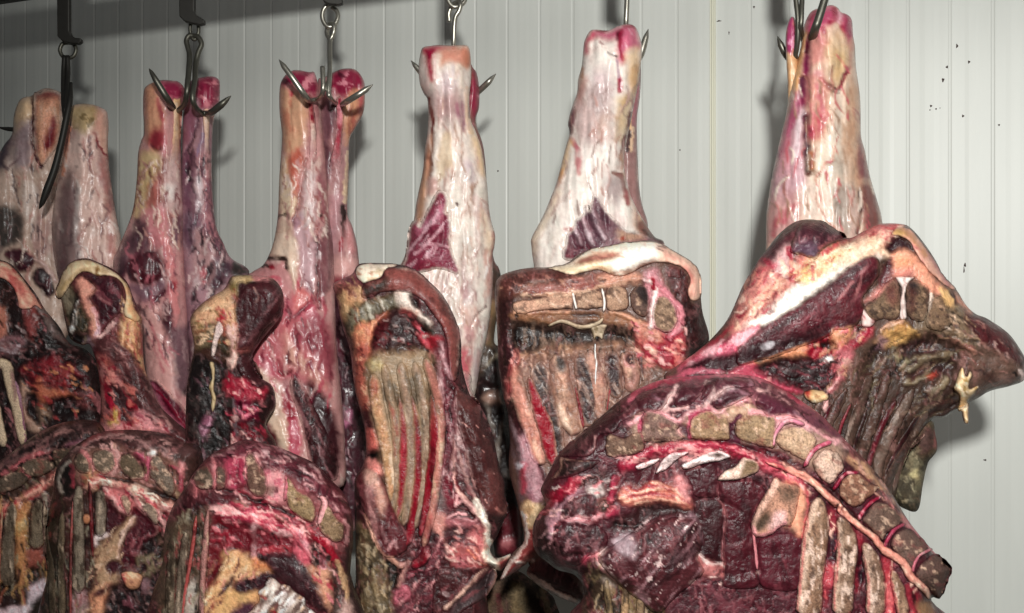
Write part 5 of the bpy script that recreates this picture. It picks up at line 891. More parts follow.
for i, (s, w_, c_) in enumerate((('345,110 378,300 415,480 440,640', [12, 18, 20, 18], (84, 60, 56)), ('560,70 600,250 600,440', [12, 17, 13], (86, 60, 58)), ('720,50 735,180 745,300', [12, 14, 10], (78, 50, 52)), ('872,80 885,210', [10, 8], (104, 74, 72)))):
    part(e3, 'intercostal_muscle', strip(fB(s), np.array(w_) * 1.25), .004, 6, c_, [M((166, 138, 124), 3, 62, 8, .08, .25, .8, None, 3), M((64, 40, 42), 4, 62, 7, .12, .25, .7, None, 5)], seed=141 + i, raw=True, bl=.85, blend=6, fray=1.6, lift=.002)
part(e3, 'blood_streak', strip(fB('300,190 345,330 385,450 425,640'), [6, 14, 17, 13]), .006, 6, (186, 18, 46), [M((110, 6, 26), 9, 70, 4, .15, .3, .6, None, 3)], seed=146, raw=True, lift=.004, bl=.8)
part(e3, 'blood_streak', strip(fB('715,250 700,360'), [6, 6]), .006, 3, (190, 24, 52), [], seed=147, raw=True, lift=.003)
part(e3, 'blood_streak', strip(fB('535,230 560,340 580,450'), [2, 4, 4]), .006, 2, (160, 34, 50), [], seed=148, raw=True, lift=.003)

# --- F3: big flared quarter at the right
f3 = cut('rib_side', 'F3', rail_d(850) - .15, .08, 20, (104, 76, 64), [
    M((70, 48, 44), 12, 60, 3, .05, .4, .6, None, 2),
    R(gA('240,640 330,430 400,310 450,290 500,360 560,400 600,460 480,540 400,613 300,700'), (208, 132, 124), 7, 0), R(gA('400,310 440,240 520,190 600,128 600,180 555,240 548,310 480,330'), (104, 52, 62), 6, 0), R(gA('460,320 540,230 560,260 570,400 540,400 490,350'), (206, 160, 158), 6, 1), LS([gA('330,410 420,360 490,335'), gA('410,300 450,310 480,340')], 5, (196, 50, 76), 0, .9, 2), LS([gA('300,600 380,540 450,500 480,490 540,440'), gA('460,480 500,495 520,480')], 3.4, (186, 50, 70), 0, .9), R(gA('380,520 460,430 540,420 480,490 420,560 330,613'), (230, 180, 150), 9, 0, .8), L(gA('240,640 310,480 400,320'), 4, (110, 60, 64), 0, .8, 2), L(gA('560,250 572,330 575,410'), 4.5, (196, 40, 70), -1, .9), R(gA('590,300 650,290 640,400 580,420'), (222, 120, 110), 8, 0, .9), M((236, 200, 170), 8, 60, 3, .15, .3, .7, gA('280,640 400,340 600,320 600,450 380,640'), 5),
    R(gA('330,640 430,590 480,540 560,460 660,400 690,320 760,260 860,225 940,180 1025,170 1025,290 960,270 900,310 790,400 680,480 560,560 450,640'), (248, 240, 220), 6, 1), R(gA('640,420 690,320 750,262 830,238 920,215 990,225 940,270 850,310 760,375 690,410'), (236, 212, 152), 9), R(gA('610,390 660,340 680,420 630,430'), (230, 196, 120), 7), M((206, 110, 100), 6, -30, 2, .25, .2, .7, gA('690,240 1020,160 960,260 760,320'), 8), L(gA('675,400 690,320 750,260 850,215 930,175 1010,135'), 3.5, (206, 66, 76), 0, .9, 2), L(gA('775,296 790,298'), 3, (214, 180, 110)),
    R(gC('50,335 120,275 200,235 330,190 460,120 420,190 345,245 330,275 200,300 100,335 40,365'), (222, 96, 122), 5, 1), M((246, 190, 196), 7, -30, 4, .05, .3, .8, gC('100,280 440,140 340,260 100,330'), 9), L(gC('60,330 150,265 240,200 320,140'), 3, (200, 40, 70), 0, .8, 2), R(gC('-60,430 30,380 150,300 330,275 340,345 200,385 100,400 0,470'), (76, 26, 38), 5, -1), M((150, 70, 90), 5, -20, 4, .2, .2, .7, gC('0,380 330,280 330,340 0,440'), 11), L(gC('-20,410 80,370 180,360 260,370'), 5, (206, 96, 116), 1, .8, 2),
    R(gC('380,330 470,308 600,248 695,228 695,285 560,293 440,325'), (218, 144, 106), 4, 2), R(gC('300,380 380,330 440,330 540,400 680,470 600,470 480,420'), (206, 70, 96), 5, 2), M((240, 180, 170), 6, 25, 3, .1, .3, .8, gC('300,370 440,330 680,470 500,430'), 13), R(gC('435,345 560,300 690,290 765,258 805,330 862,340 835,440 790,475 690,465 600,432 500,392'), (62, 18, 26), 5, -3, 1, 0, (20, .4, 5, (96, 32, 42))), L(gC('560,385 600,360 700,355'), 2, (110, 50, 56), 0, .7),
    R(gC('690,240 780,195 835,155 865,200 820,240 860,262 760,295 700,275'), (190, 20, 50), 4, 1), R(gC('775,205 835,215 840,250 800,260 770,230'), (30, 12, 16), 4, -5), R(gC('830,155 905,125 930,165 880,245 830,232'), (206, 140, 104), 4, 3), R(gC('860,260 960,185 1030,90 1030,180 940,245 880,275'), (190, 44, 68), 5, 2), M((230, 140, 140), 5, -40, 2, .15, .2, .8, gC('860,260 1020,100 1020,180 880,280'), 15), R(gC('770,300 830,288 842,316 790,322'), (238, 230, 222), 3, 2), R(gC('850,260 940,260 900,370 840,450 790,480 840,400'), (200, 110, 116), 5, 2), L(gC('870,300 860,400 800,470 790,560'), 3.5, (222, 170, 166), 2, .9), L(gC('900,310 920,330 890,340'), 5, (200, 170, 150), 1, .8),
    R(gB('185,135 280,78 400,73 345,130 322,200 272,222 200,205 150,200'), (224, 120, 118), 7, 1), M((246, 206, 180), 7, -20, 2, .0, .3, .8, gB('150,180 400,70 320,210'), 17), R(gB('100,230 250,130 330,220 340,260 280,230 180,260 60,300'), (240, 206, 170), 7, 1), L(gB('300,90 350,88'), 5, (206, 40, 60), 0, .8, 2), 
    R(gB('318,195 340,150 382,138 432,168 455,208 390,203 350,222'), (70, 26, 36), 4, -6), R(gB('345,228 390,203 455,212 522,292 572,362 625,415 605,435 540,422 470,352 430,332 362,342 345,300'), (230, 158, 130), 5, 1), R(gB('350,300 440,300 460,340 380,345'), (214, 120, 120), 8, 0, .5), R(gB('360,240 450,250 440,290 370,290'), (222, 150, 110), 8, 0, .8), R(gB('270,400 330,300 345,350 300,440 240,460 210,470'), (220, 140, 130), 5, 1), R(gB('320,260 345,250 345,330 290,400 280,350'), (100, 34, 46), 5, -2),
    R(gB('595,400 652,428 695,520 705,565 672,568 640,500 600,440'), (226, 178, 120), 4, 2), R(gB('655,420 700,450 760,530 720,540 690,480'), (206, 140, 116), 4, 1), L(gB('650,425 690,500'), 3, (96, 50, 44), -2), L(gB('548,430 545,470 515,560 505,613'), 2.4, (224, 206, 180), 1, .9),
    R(gD('690,0 780,30 830,38 940,118 1000,198 1035,260 1035,300 990,290 930,240 850,185 770,150 715,50'), (98, 38, 42), 5, 1, 1, 0, (40, .3, 5, (120, 60, 60))), LS([gD('740,80 790,180'), gD('870,170 900,240'), gD('930,220 970,290')], 2, (190, 150, 140), 1, .7), L(gD('780,150 900,235 1010,300'), 2, (160, 110, 100), 0, .6),
    R(gD('710,225 850,215 940,258 1030,300 1030,365 950,395 850,415 790,445 735,400 750,300'), (120, 90, 78), 6, -3), R(gD('810,320 860,320 870,360 830,370'), (84, 56, 52), 8, -1, .8), R(gD('900,330 960,350 950,380 900,370'), (176, 130, 120), 7, 0, .8), L(gD('1000,310 1010,360'), 3, (214, 190, 180), 1), R(gD('600,140 700,180 720,250 660,200'), (190, 124, 116), 5, 1),
    R(gD('480,60 560,-10 700,-10 722,80 772,150 762,212 680,172 590,132 540,112 500,132'), (140, 116, 90), 5, 2), M((84, 64, 50), 4, 30, 1.3, .1, .25, .8, gD('480,60 560,-10 720,0 770,210 590,130'), 19), L(gD('570,0 600,60 640,100'), 2, (220, 196, 170), 1, .8), L(gD('590,130 690,165 770,215'), 4, (176, 120, 104), 2, .9),
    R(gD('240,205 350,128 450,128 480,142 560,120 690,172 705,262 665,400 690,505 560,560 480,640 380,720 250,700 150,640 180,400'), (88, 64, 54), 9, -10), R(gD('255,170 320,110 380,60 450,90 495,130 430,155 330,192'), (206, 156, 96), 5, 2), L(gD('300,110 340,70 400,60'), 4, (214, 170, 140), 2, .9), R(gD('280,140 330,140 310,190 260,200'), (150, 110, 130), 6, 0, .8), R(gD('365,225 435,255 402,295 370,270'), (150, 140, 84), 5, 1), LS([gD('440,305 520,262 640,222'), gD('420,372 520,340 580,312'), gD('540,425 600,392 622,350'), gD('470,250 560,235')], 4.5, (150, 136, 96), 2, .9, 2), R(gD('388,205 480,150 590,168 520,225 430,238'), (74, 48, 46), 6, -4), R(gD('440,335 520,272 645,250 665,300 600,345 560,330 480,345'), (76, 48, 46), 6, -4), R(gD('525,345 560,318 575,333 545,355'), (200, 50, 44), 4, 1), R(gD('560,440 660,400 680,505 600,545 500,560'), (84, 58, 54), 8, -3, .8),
    fibres(gA('280,640 400,320 580,380 560,480 350,640'), 50, -58, 12, 1.7, [(240, 206, 186), (190, 60, 76), (214, 140, 120), (150, 60, 66)], 1), fibres(gA('570,280 760,260 1000,170 700,380 600,440'), 34, -35, 10, 1.6, [(206, 70, 80), (244, 222, 170), (226, 150, 120)], 2), fibres(gC('440,320 700,290 860,340 780,470 500,400'), 50, 15, 12, 1.4, [(110, 44, 52), (34, 10, 14), (150, 70, 80)], 3), fibres(gC('680,240 1000,100 1000,200 800,480 780,300'), 60, -50, 9, 1.8, [(226, 120, 126), (120, 14, 32), (214, 160, 130), (60, 16, 24)], 4), fibres(gD('180,250 480,130 700,200 680,500 480,640 160,640'), 120, (118, 150), 16, 1.5, [(140, 112, 92), (44, 28, 28), (130, 116, 80), (96, 50, 50), (160, 130, 112)], 5), fibres(gD('480,60 720,0 780,180 600,140'), 40, 35, 8, 1.4, [(176, 144, 112), (70, 52, 42), (206, 170, 140)], 6), fibres(gD('700,20 940,120 1020,360 860,410 740,380'), 22, 32, 12, 1.1, [(140, 84, 80), (64, 28, 30), (170, 120, 110)], 7)],
    'big flared quarter under the rightmost leg, pointed tip reaching the right edge', 'meat side', RB, 1.0, 151, back=.5)
part(f3, 'top_muscle', gA('565,235 600,150 640,108 720,103 782,138 855,190 765,232 722,262 692,302 620,282 563,272'), .016, 10, (92, 44, 56), [R(gA('570,280 620,230 700,230 700,300 620,290'), (120, 92, 112), 10, 0, .9), L(gA('572,240 600,170 610,120'), 3, (176, 140, 146), 1, .8, 2), M((70, 26, 36), 10, 60, 2, .1, .4, .6, None, 3), L(gA('720,250 800,215 850,192'), 4, (190, 110, 110), 0, .9, 2)], seed=153)
part(f3, 'long_muscle', np.vstack([gA('440,625 560,560 680,478 790,398 900,308 980,273 1018,310 1012,400'), gC('985,-10 1000,60 960,122 900,150 840,152 820,180 700,232 560,285 440,315 350,335 332,285 345,245 400,190')]), .022, 13, (112, 38, 50), [M((160, 84, 94), 4, -32, 9, .15, .25, .65, None, 2), M((70, 20, 30), 7, -32, 6, .05, .35, .7, None, 4), R(gC('330,290 420,225 600,182 800,145 835,160 820,182 700,232 560,285 440,315 350,337'), (64, 26, 34), 8, -1, .95, 0, (-24, .5, 4, (120, 80, 86))), L(gC('480,240 520,225'), 5, (206, 196, 200), 0, .8, 2), LS([gA('840,590 900,480 930,380 960,330'), gA('800,520 880,420')], 2, (190, 120, 120), 0, .7), R(gC('850,30 900,0 960,0 940,60 880,120 850,120'), (104, 30, 40), 7, 0, .9)], seed=154, det=.5)
for i, s in enumerate(('208,492 250,460 322,362 370,356 392,430 390,545 300,563 230,572 202,530', '420,368 460,358 522,388 542,430 532,510 502,572 430,545 413,450', '550,442 600,440 642,510 662,572 600,620 530,605 520,540')):
    part(f3, 'vertebra', gB(s), .012, 5, (132, 108, 80), [M((84, 62, 48), 3.5, 60, 1.3, .05, .25, .8, None, 3), M((180, 150, 116), 4, 60, 1.3, .2, .25, .6, None, 5), R(gB('430,380 460,375 470,470 440,520'), (96, 44, 40), 6, 0, .8), R(gB('310,380 370,380 380,470 330,480'), (120, 66, 56), 7, 0, .7), R(gB('440,368 480,375 470,400 440,400'), (60, 44, 40), 4, -1)], 'bone', seed=155 + i, rough=.9, blend=5, bl=.7, fray=1.6)
part(f3, 'ligament', gB('362,345 400,338 465,343 435,378 416,450 428,545 408,560 388,552 386,480 394,400'), .008, 3, (222, 206, 194), [M((170, 110, 104), 4, 80, 3, .1, .3, .7, None, 3), L(gB('410,380 400,460 405,540'), 1.5, (190, 160, 150), -1, .8)], 'fat', seed=159, blend=2.5, fray=1)
part(f3, 'ligament', gB('192,498 212,512 262,566 235,600 190,590'), .008, 3, (220, 196, 186), [M((190, 80, 90), 4, 60, 2, .1, .3, .7, None, 3)], 'fat', seed=160, blend=3)
part(f3, 'fat_rim', gB('340,128 372,92 440,95 502,165 562,250 615,338 672,400 640,398 560,335 520,292 462,212 430,160 380,135'), .014, 6, (220, 166, 146), [L(gB('390,100 450,140 520,230'), 4, (200, 140, 100), 0, .8, 3), M((190, 100, 104), 7, 55, 3, .1, .3, .7, None, 3), L(gB('520,180 570,270 640,380'), 4, (196, 130, 126), 0, .8, 2), R(gB('340,120 380,100 420,130 370,135'), (206, 160, 100), 5)], 'fat', seed=161)
part(f3, 'fat_lump', gC('685,468 740,455 802,478 806,512 745,530 698,512'), .02, 7, (220, 186, 130), [M((176, 120, 84), 4, 20, 1.3, .1, .25, .8, None, 3), M((246, 226, 176), 4, 20, 1.3, .15, .25, .8, None, 5), R(gC('670,455 720,450 710,500 690,490'), (200, 70, 60), 5)], 'fat', seed=162)
part(f3, 'fat_drip', gD('688,312 710,292 726,340 745,310 760,330 745,372 745,402 782,385 792,395 775,430 738,468 742,572 715,578 705,520 685,512 692,440 663,412 670,368'), .02, 5, (228, 200, 136), [M((250, 232, 176), 4, 60, 1.5, .05, .3, .8, None, 3), M((180, 140, 80), 4, 60, 1.5, .15, .25, .8, None, 5), R(gD('740,440 785,430 785,490 745,480'), (90, 60, 50), 4)], 'fat', seed=163)
for i, (s, w_, c_) in enumerate((('150,-90 60,130 -20,330', [5, 8, 9], (107, 75, 70)), ('235,-60 110,200 80,300', [7, 9, 9], (100, 70, 63)), ('360,-130 310,30 265,150 240,260', [7, 9, 9, 8], (112, 84, 73)), ('455,-150 390,60 330,220 310,330', [7, 9, 9, 8], (105, 77, 67)), ('580,-60 470,150 408,300 395,420', [9, 10, 10, 8], (127, 102, 89)), ('650,60 590,160 510,300 430,440', [6, 8, 8, 7], (117, 89, 78)), ('640,170 560,240 520,330 478,470', [3, 5, 5, 4], (147, 109, 99)))):
    part(f3, 'rib', strip(gG(s), np.array(w_) * 1.3), .010, 4, c_, [M((190, 164, 146), 5, 112, 7, .12, .3, .7, None, 3), M((84, 50, 48), 6, 112, 6, .1, .3, .7, None, 5)], seed=165 + i, raw=True, bl=.8, blend=5)
for i, (s, w_, c_) in enumerate((('265,10 215,120 190,210', [4, 5, 4], (160, 40, 60)), ('490,0 425,120 372,260 345,350', [6, 8, 8, 6], (112, 14, 36)), ('610,80 545,180 480,290 435,400', [7, 7, 6, 5], (84, 38, 42)), ('340,50 300,170 270,270', [4, 5, 5], (76, 38, 40)), ('160,20 100,160 60,260', [5, 6, 5], (110, 30, 46)))):
    part(f3, 'intercostal_muscle', strip(gG(s), w_), .007, 3, c_, [M((60, 20, 26), 6, 112, 6, .1, .3, .7, None, 3)], seed=173 + i, raw=True, bl=.8)
f4 = body('flank_flap', O['F4'], rail_d(910) - .09, .035, 9, (128, 122, 74), [M((76, 64, 44), 8, 70, 2, .05, .35, .8, None, 3), M((176, 166, 110), 6, 70, 1.5, .2, .25, .7, None, 5), R(gG('590,210 640,120 690,150 697,255 640,290 600,250'), (104, 72, 66), 8, 1), L(gG('690,160 695,250'), 3, (176, 100, 96), 0, .8), R(gG('560,480 620,470 605,565 540,560'), (84, 78, 54), 7, 0, .7), R(gG('560,370 600,360 600,400 570,400'), (190, 180, 90), 4, 1)],
    mat='hide', parent=f3.o, seed=181)
f4.o['label'] = 'olive-brown hanging flap'
# a hide-covered piece far down between the fourth and fifth hooks
h1 = body('hide_flap', P('480,562 492,566 505,570 520,572 534,582 548,592 556,604 562,645 470,645 474,600'), rail_d(520) + .03, .05, 14, (70, 54, 44), [M((130, 110, 76), 7, 80, 4, .1, .3, .8, None, 3), M((36, 22, 22), 10, 80, 3, .0, .4, .7, None, 5), R(fD('100,480 160,440 180,613 110,613'), (110, 84, 66), 6), L(fD('150,520 155,613'), 5, (120, 50, 56), 0, .8), R(fD('210,480 260,470 290,613 220,613'), (150, 130, 84), 7, 1, .8)], 'hide', gain=1.0, seed=183, parent=d2.o)
h1.o['label'] = 'dark streaky hide flap'

FG = 'forequarters with arched backbone in front'
BON = lambda: [M((214, 186, 150), 4, 20, 1.3, .12, .25, .6, None, 3), M((96, 74, 58), 3.5, 20, 1.3, .28, .25, .7, None, 5), M((150, 80, 74), 8, 20, 1.3, .2, .3, .5, None, 7)]
RIBF = lambda: [M((196, 182, 140), 5, 88, 5, .15, .3, .7, None, 3), M((74, 60, 44), 4, 88, 4, .1, .25, .8, None, 5)]
def verts_(b, fn, lst, c_, seed, t=.016, R_=6):
    for i, s in enumerate(lst):
        cc = c_[i] if isinstance(c_, list) else c_
        q = fn(s) if not isinstance(s, tuple) else s[0](s[1]); q = q.mean(0) + (q - q.mean(0)) * (1.09 if b is g4 else 1.03); cc = tuple(z * .9 for z in cc) if b is g4 else tuple(z * .86 for z in cc)
        part(b, 'vertebra', q, t, R_, tuple(min(255, int(z * 1.1)) for z in cc), BON(), 'bone', seed=seed + i, rough=1.1, lift=.001, fray=1.3)
def bands(b, name, fn, lst, seed, t, mat, feats):
    for i, (s, w_, c_) in enumerate(lst):
        wm = float(np.max(w_))
        part(b, name, strip(fn(s), w_), t, max(1.5, wm * .5), c_, feats(), mat, seed=seed + i, raw=True, lift=.001)

# --- G4 the big one
g4 = cut('forequarter', 'G4', rail_d(740) - .42, .085, 26, (96, 34, 46), [
    M((140, 70, 80), 8, 40, 3, .25, .2, .6, None, 1), M((60, 20, 28), 12, 40, 2, .05, .4, .6, None, 3),
    R(gE('-120,330 0,150 130,98 270,80 450,70 570,80 650,105 740,155 850,220 1010,350 1000,460 880,380 780,290 620,260 540,200 330,240 180,280 0,290'), (116, 62, 72), 6, 0),
    LS([gE('190,130 165,175 140,220 105,252'), gE('345,120 370,155 350,210 330,240'), gE('372,190 430,150 465,140')], 5, (226, 190, 184), 2, .95, 2), R(gE('425,170 460,140 500,160 470,200 430,200'), (196, 170, 176), 8, 1, .8), LS([gE('100,250 180,255 240,240'), gE('330,240 400,262 470,230 560,205'), gE('600,150 640,160 660,140'), gE('770,270 820,275 880,330')], 3, (220, 170, 166), 1, .9, 1.5),
    LS([gE('-60,205 0,150 130,100 270,84 450,74'), gE('450,74 570,85 650,112 740,165 830,225'), gG('0,5 110,92 255,245 330,318')], 3.2, (214, 110, 126), 2, .9, 1.5), LS([gE('-40,175 100,120 250,90'), gE('640,95 740,160 830,220')], 3, (200, 40, 80), 1, .7, 2), R(gE('820,210 900,260 1010,360 980,380 880,290'), (176, 110, 110), 6, 1, .8), R(gE('230,60 330,70 340,90 240,100'), (196, 70, 100), 6, 1, .7),
    R(gG('0,30 110,90 210,190 250,250 200,240 130,180 0,120'), (130, 70, 86), 5, 0, 1, 0, (45, .4, 5, (190, 140, 150))), R(gG('205,200 260,235 305,300 250,290 210,240'), (206, 150, 150), 5, 1), R(gG('220,255 300,285 300,310 230,285'), (80, 40, 46), 3, -2), R(gG('250,290 330,310 410,430 480,510 540,613 480,560 400,450 330,380 270,330'), (206, 156, 120), 5, 1), M((176, 100, 104), 6, 45, 4, .1, .3, .7, gG('200,250 330,310 560,613 450,560 300,370'), 6), LS([gH('420,0 560,160 690,310')], 4, (206, 120, 124), 1, .9, 2),
    R(gE('-40,300 40,265 150,290 200,330 270,270 350,250 400,285 450,240 540,195 600,260 690,290 780,290 860,340 960,380 1030,440 1030,520 900,560 700,450 440,410 0,430'), (170, 134, 116), 6, 1), R(gE('380,270 450,238 535,205 598,262 500,282 440,312 400,300'), (196, 158, 132), 5, 1), M((226, 170, 166), 6, 20, 2, .1, .3, .7, gE('0,280 540,200 860,330 860,420 0,420'), 8), R(gE('690,300 760,290 850,330 880,370 760,330 700,370'), (214, 160, 164), 5, 1),
    LS([gE('-60,330 20,285 60,262 140,290 200,322 250,275 350,245 400,275 450,235 540,198'), gE('560,262 640,276 700,300 780,290 860,330 930,380 1010,420')], 4, (226, 160, 164), 2, .9, 1.5), LS([gE('30,285 8,340 20,410'), gE('275,285 245,340 252,395'), gE('350,255 300,265 270,300')], 5, (196, 80, 106), 1), L(gE('510,295 462,345 470,400 490,418'), 6, (120, 50, 76), -1), R(gE('440,340 480,350 495,405 470,420 440,380'), (90, 34, 50), 4, -2), R(gE('190,330 235,345 240,395 200,370'), (96, 44, 56), 4, -1),
    L(gE('-60,470 20,425 200,408 440,418 560,455 650,495 750,540 860,610'), 2.6, (70, 26, 34), -3), LS([gG('60,400 130,440 200,500 280,600'), gH('170,60 260,130 360,190 430,260')], 2.6, (84, 36, 40), -3),  # dark lines below the vertebrae: recess shade put into the colour
    R(gE('-100,530 0,468 100,440 200,425 330,418 450,428 540,462 620,505 600,530 470,490 330,470 200,470 100,490 -60,560'), (206, 50, 80), 6, 3), M((240, 170, 166), 7, 12, 4, .02, .3, .85, gE('-60,440 600,420 600,540 -60,560'), 9), R(gF('560,40 620,20 700,50 760,120 830,160 860,230 790,210 700,130 620,110'), (216, 90, 106), 6, 3), M((246, 190, 170), 6, 40, 3, .1, .25, .8, gF('560,20 860,120 860,240 620,110'), 10),
    R(gF('215,110 380,70 405,150 395,240 300,245 258,170'), (92, 36, 46), 6, -3), R(gF('0,60 100,20 60,120 0,170'), (96, 30, 40), 6, -3), R(gF('100,90 190,40 200,110 130,160 90,150'), (100, 36, 46), 6, -3), R(gF('400,168 560,158 625,180 645,230 590,310 570,380 590,470 600,640 430,640 420,450 440,330 410,250'), (104, 32, 46), 6, -2), R(gF('275,250 420,262 432,330 422,500 432,640 380,590 300,540 312,450 268,340'), (78, 32, 38), 6, -4), L(gF('395,190 400,240 435,330 425,500 435,613'), 3, (176, 110, 112), 1, .8, 1.5), LS([gF('400,240 450,270 500,310')], 3, (60, 18, 26), -2, .7, 2),
    R(gF('-10,400 100,350 200,338 282,350 312,460 292,530 322,600 330,640 -10,640'), (108, 48, 58), 6, 2, 1, 0, (-50, .4, 4, (150, 98, 106))), M((220, 190, 190), 5, -55, 5, .22, .15, .8, gF('0,360 300,350 320,613 0,613'), 12), M((84, 30, 40), 7, -55, 4, .1, .3, .7, gF('0,360 300,350 320,613 0,613'), 13), R(gF('240,330 280,340 310,460 280,440 250,390'), (176, 140, 148), 5, 1, .9), R(gF('290,540 340,560 400,590 440,570 440,640 300,640'), (200, 120, 116), 7, 1, .8), L(gF('310,530 350,580 420,590'), 2.5, (230, 210, 200), 1, .9),
    R(gF('-10,275 80,262 180,285 250,305 240,330 120,330 0,390'), (70, 40, 42), 5, -3), R(gF('-110,215 -60,185 0,190 60,160 110,185 165,170 200,215 245,240 258,305 180,288 80,268 -10,285 -90,270'), (206, 118, 100), 6, 2, 1, 0, (22, .8, 3, (186, 50, 70))), LS([gF('-100,250 0,215 100,195 190,200'), gF('-80,265 40,240 150,235 230,270'), gF('-20,275 90,255 200,270'), gF('60,165 150,190 220,240')], 2, (240, 186, 160), 1, .9, 1.5), LS([gF('0,195 80,180 160,200'), gF('-60,240 60,222 180,240')], 2, (176, 40, 60), 0, .8, 1.5), R(gF('180,120 230,160 250,260 200,220 180,190'), (214, 140, 140), 5, 1),
    R(gF('598,460 650,430 740,418 790,428 840,490 830,640 610,640 588,520'), (110, 36, 50), 6, -1), M((170, 90, 100), 7, 60, 3, .3, .2, .5, gF('600,420 830,430 830,640 600,640'), 14), R(gF('740,160 830,190 850,230 840,330 825,440 770,400 740,380 790,290'), (222, 156, 126), 7, 1), LS([gF('800,210 780,300 760,390'), gF('860,220 850,330 830,450')], 2.5, (214, 90, 96), 0, .9),
    R(gF('950,300 1030,330 1030,640 940,640 960,460'), (84, 30, 40), 5, -2), R(gH('140,80 190,100 195,200 160,290 135,400 145,520 100,640 95,450 130,300'), (150, 40, 56), 5, -2), R(gH('140,200 190,220 180,320 140,340'), (76, 34, 50), 5, -2), R(gH('110,380 180,370 180,460 130,480'), (206, 80, 90), 6, 1), R(gH('270,180 330,240 330,300 320,460 290,520 280,420 300,300'), (150, 26, 46), 5, -2), R(gH('295,320 330,320 325,450 298,450'), (70, 26, 44), 4, -2), R(gH('425,330 480,400 475,640 430,640 430,450'), (196, 56, 70), 5, -1), L(gH('455,420 455,613'), 4, (226, 110, 110), 1, .9, 2), R(gH('540,470 610,530 640,640 560,640'), (176, 50, 66), 5), L(gH('580,520 600,613'), 3, (90, 16, 30), -1), R(gH('600,560 660,560 690,640 620,640'), (150, 110, 80), 5),
    # the left mass
    R(fC('320,455 360,365 425,345 452,400 412,480 432,530 482,580 500,640 380,610 325,530'), (66, 36, 38), 5, 0, 1, 0, (80, .4, 5, (100, 60, 62))), R(fC('370,300 440,250 520,198 575,198 562,242 470,295 420,345 370,335'), (190, 24, 58), 5, 2), M((226, 100, 116), 5, -30, 3, .15, .2, .8, fC('370,300 570,198 560,240 400,340'), 16), R(fC('570,200 680,160 720,190 710,250 640,240 560,250'), (84, 44, 44), 6), LS([fC('408,495 420,430 470,340 540,280 600,250 660,238'), fC('440,330 400,400 415,470')], 4, (190, 140, 150), 2, .9, 2), R(fC('600,250 660,232 690,270 655,300 640,345 610,290'), (214, 200, 190), 5, 2, .9),
    LS([fC('470,400 530,408 600,428 670,385 725,370'), fC('540,410 560,380 600,400')], 5, (222, 160, 164), 2, .9, 2), R(fC('700,340 750,360 740,390 700,390'), (206, 60, 90), 4, 2), R(fC('655,325 690,298 722,320 712,362 670,365'), (76, 56, 46), 4, -4), L(fC('655,320 690,295 725,320'), 2.4, (190, 130, 120), 1, .8), R(fC('690,430 740,400 760,520 690,560 650,560 690,480'), (92, 28, 42), 6), L(fC('735,190 725,270 715,310'), 6, (206, 50, 84), 2, .9, 2), L(fC('760,170 745,260'), 3, (150, 40, 56), 0, .8),
    R(fC('730,420 860,350 1030,340 1030,380 900,440 780,470 720,460'), (72, 38, 40), 6, -2), L(fC('740,430 860,440 960,400'), 3, (40, 18, 20), -3),
    R(fD('630,320 690,295 755,360 805,410 835,465 760,445 690,402 650,365'), (236, 200, 192), 7, 3), R(fD('590,320 650,290 660,340 600,340'), (214, 110, 120), 6, 2, .9), R(fD('735,245 820,208 845,320 790,325 742,275'), (186, 160, 166), 6, 1), R(fD('840,230 1030,130 1030,640 980,640 860,480 800,420 790,330 850,320'), (104, 46, 54), 7, 1, 1, 0, (-55, .45, 4, (150, 96, 102))), M((216, 186, 184), 5, -55, 4, .25, .15, .8, fD('840,200 1020,140 1020,560 860,440'), 18), L(fD('870,330 890,330 900,310'), 4, (70, 18, 26), -2), LS([fD('660,380 760,450 860,500 970,570')], 3, (206, 120, 124), 1, .8, 2),
    R(fD('420,250 440,280 490,325 570,320 640,300 600,330 590,370 500,392 440,340'), (104, 62, 66), 5, 0), L(fD('432,262 470,310 500,325 560,318'), 2.4, (40, 16, 20), -4), R(fD('560,330 600,320 590,365 560,360'), (206, 80, 100), 5, 1),
    R(fD('590,400 660,390 760,450 860,500 960,560 990,680 600,680 580,500'), (84, 64, 50), 6, -6), M((150, 126, 84), 5, 75, 5, .1, .25, .8, fD('600,420 960,540 960,640 600,640'), 19), L(fD('580,430 590,480 640,613'), 5, (120, 60, 64), 1, .8, 2), R(fD('670,430 740,470 720,490 680,460'), (176, 160, 140), 5, 1, .8),
    fibres(gE('-60,440 200,415 440,425 620,500 600,530 330,480 -60,540'), 46, (-8, 25), 11, 1.6, [(236, 178, 172), (206, 60, 84), (120, 16, 32), (224, 124, 130)], 1), fibres(gF('560,20 700,50 860,160 860,240 700,130 560,80'), 30, 38, 10, 1.6, [(236, 178, 172), (206, 60, 84), (120, 16, 32), (224, 124, 130)], 2), fibres(gE('-100,230 270,90 600,100 860,250 1000,420 860,330 500,200 200,250 -100,300'), 46, (-25, 45), 12, 1.3, [(206, 150, 150), (70, 24, 34), (150, 84, 92)], 3), fibres(gG('210,200 340,310 560,620 470,590 300,350'), 40, 48, 12, 1.4, [(226, 170, 150), (150, 70, 74), (96, 44, 44)], 4),
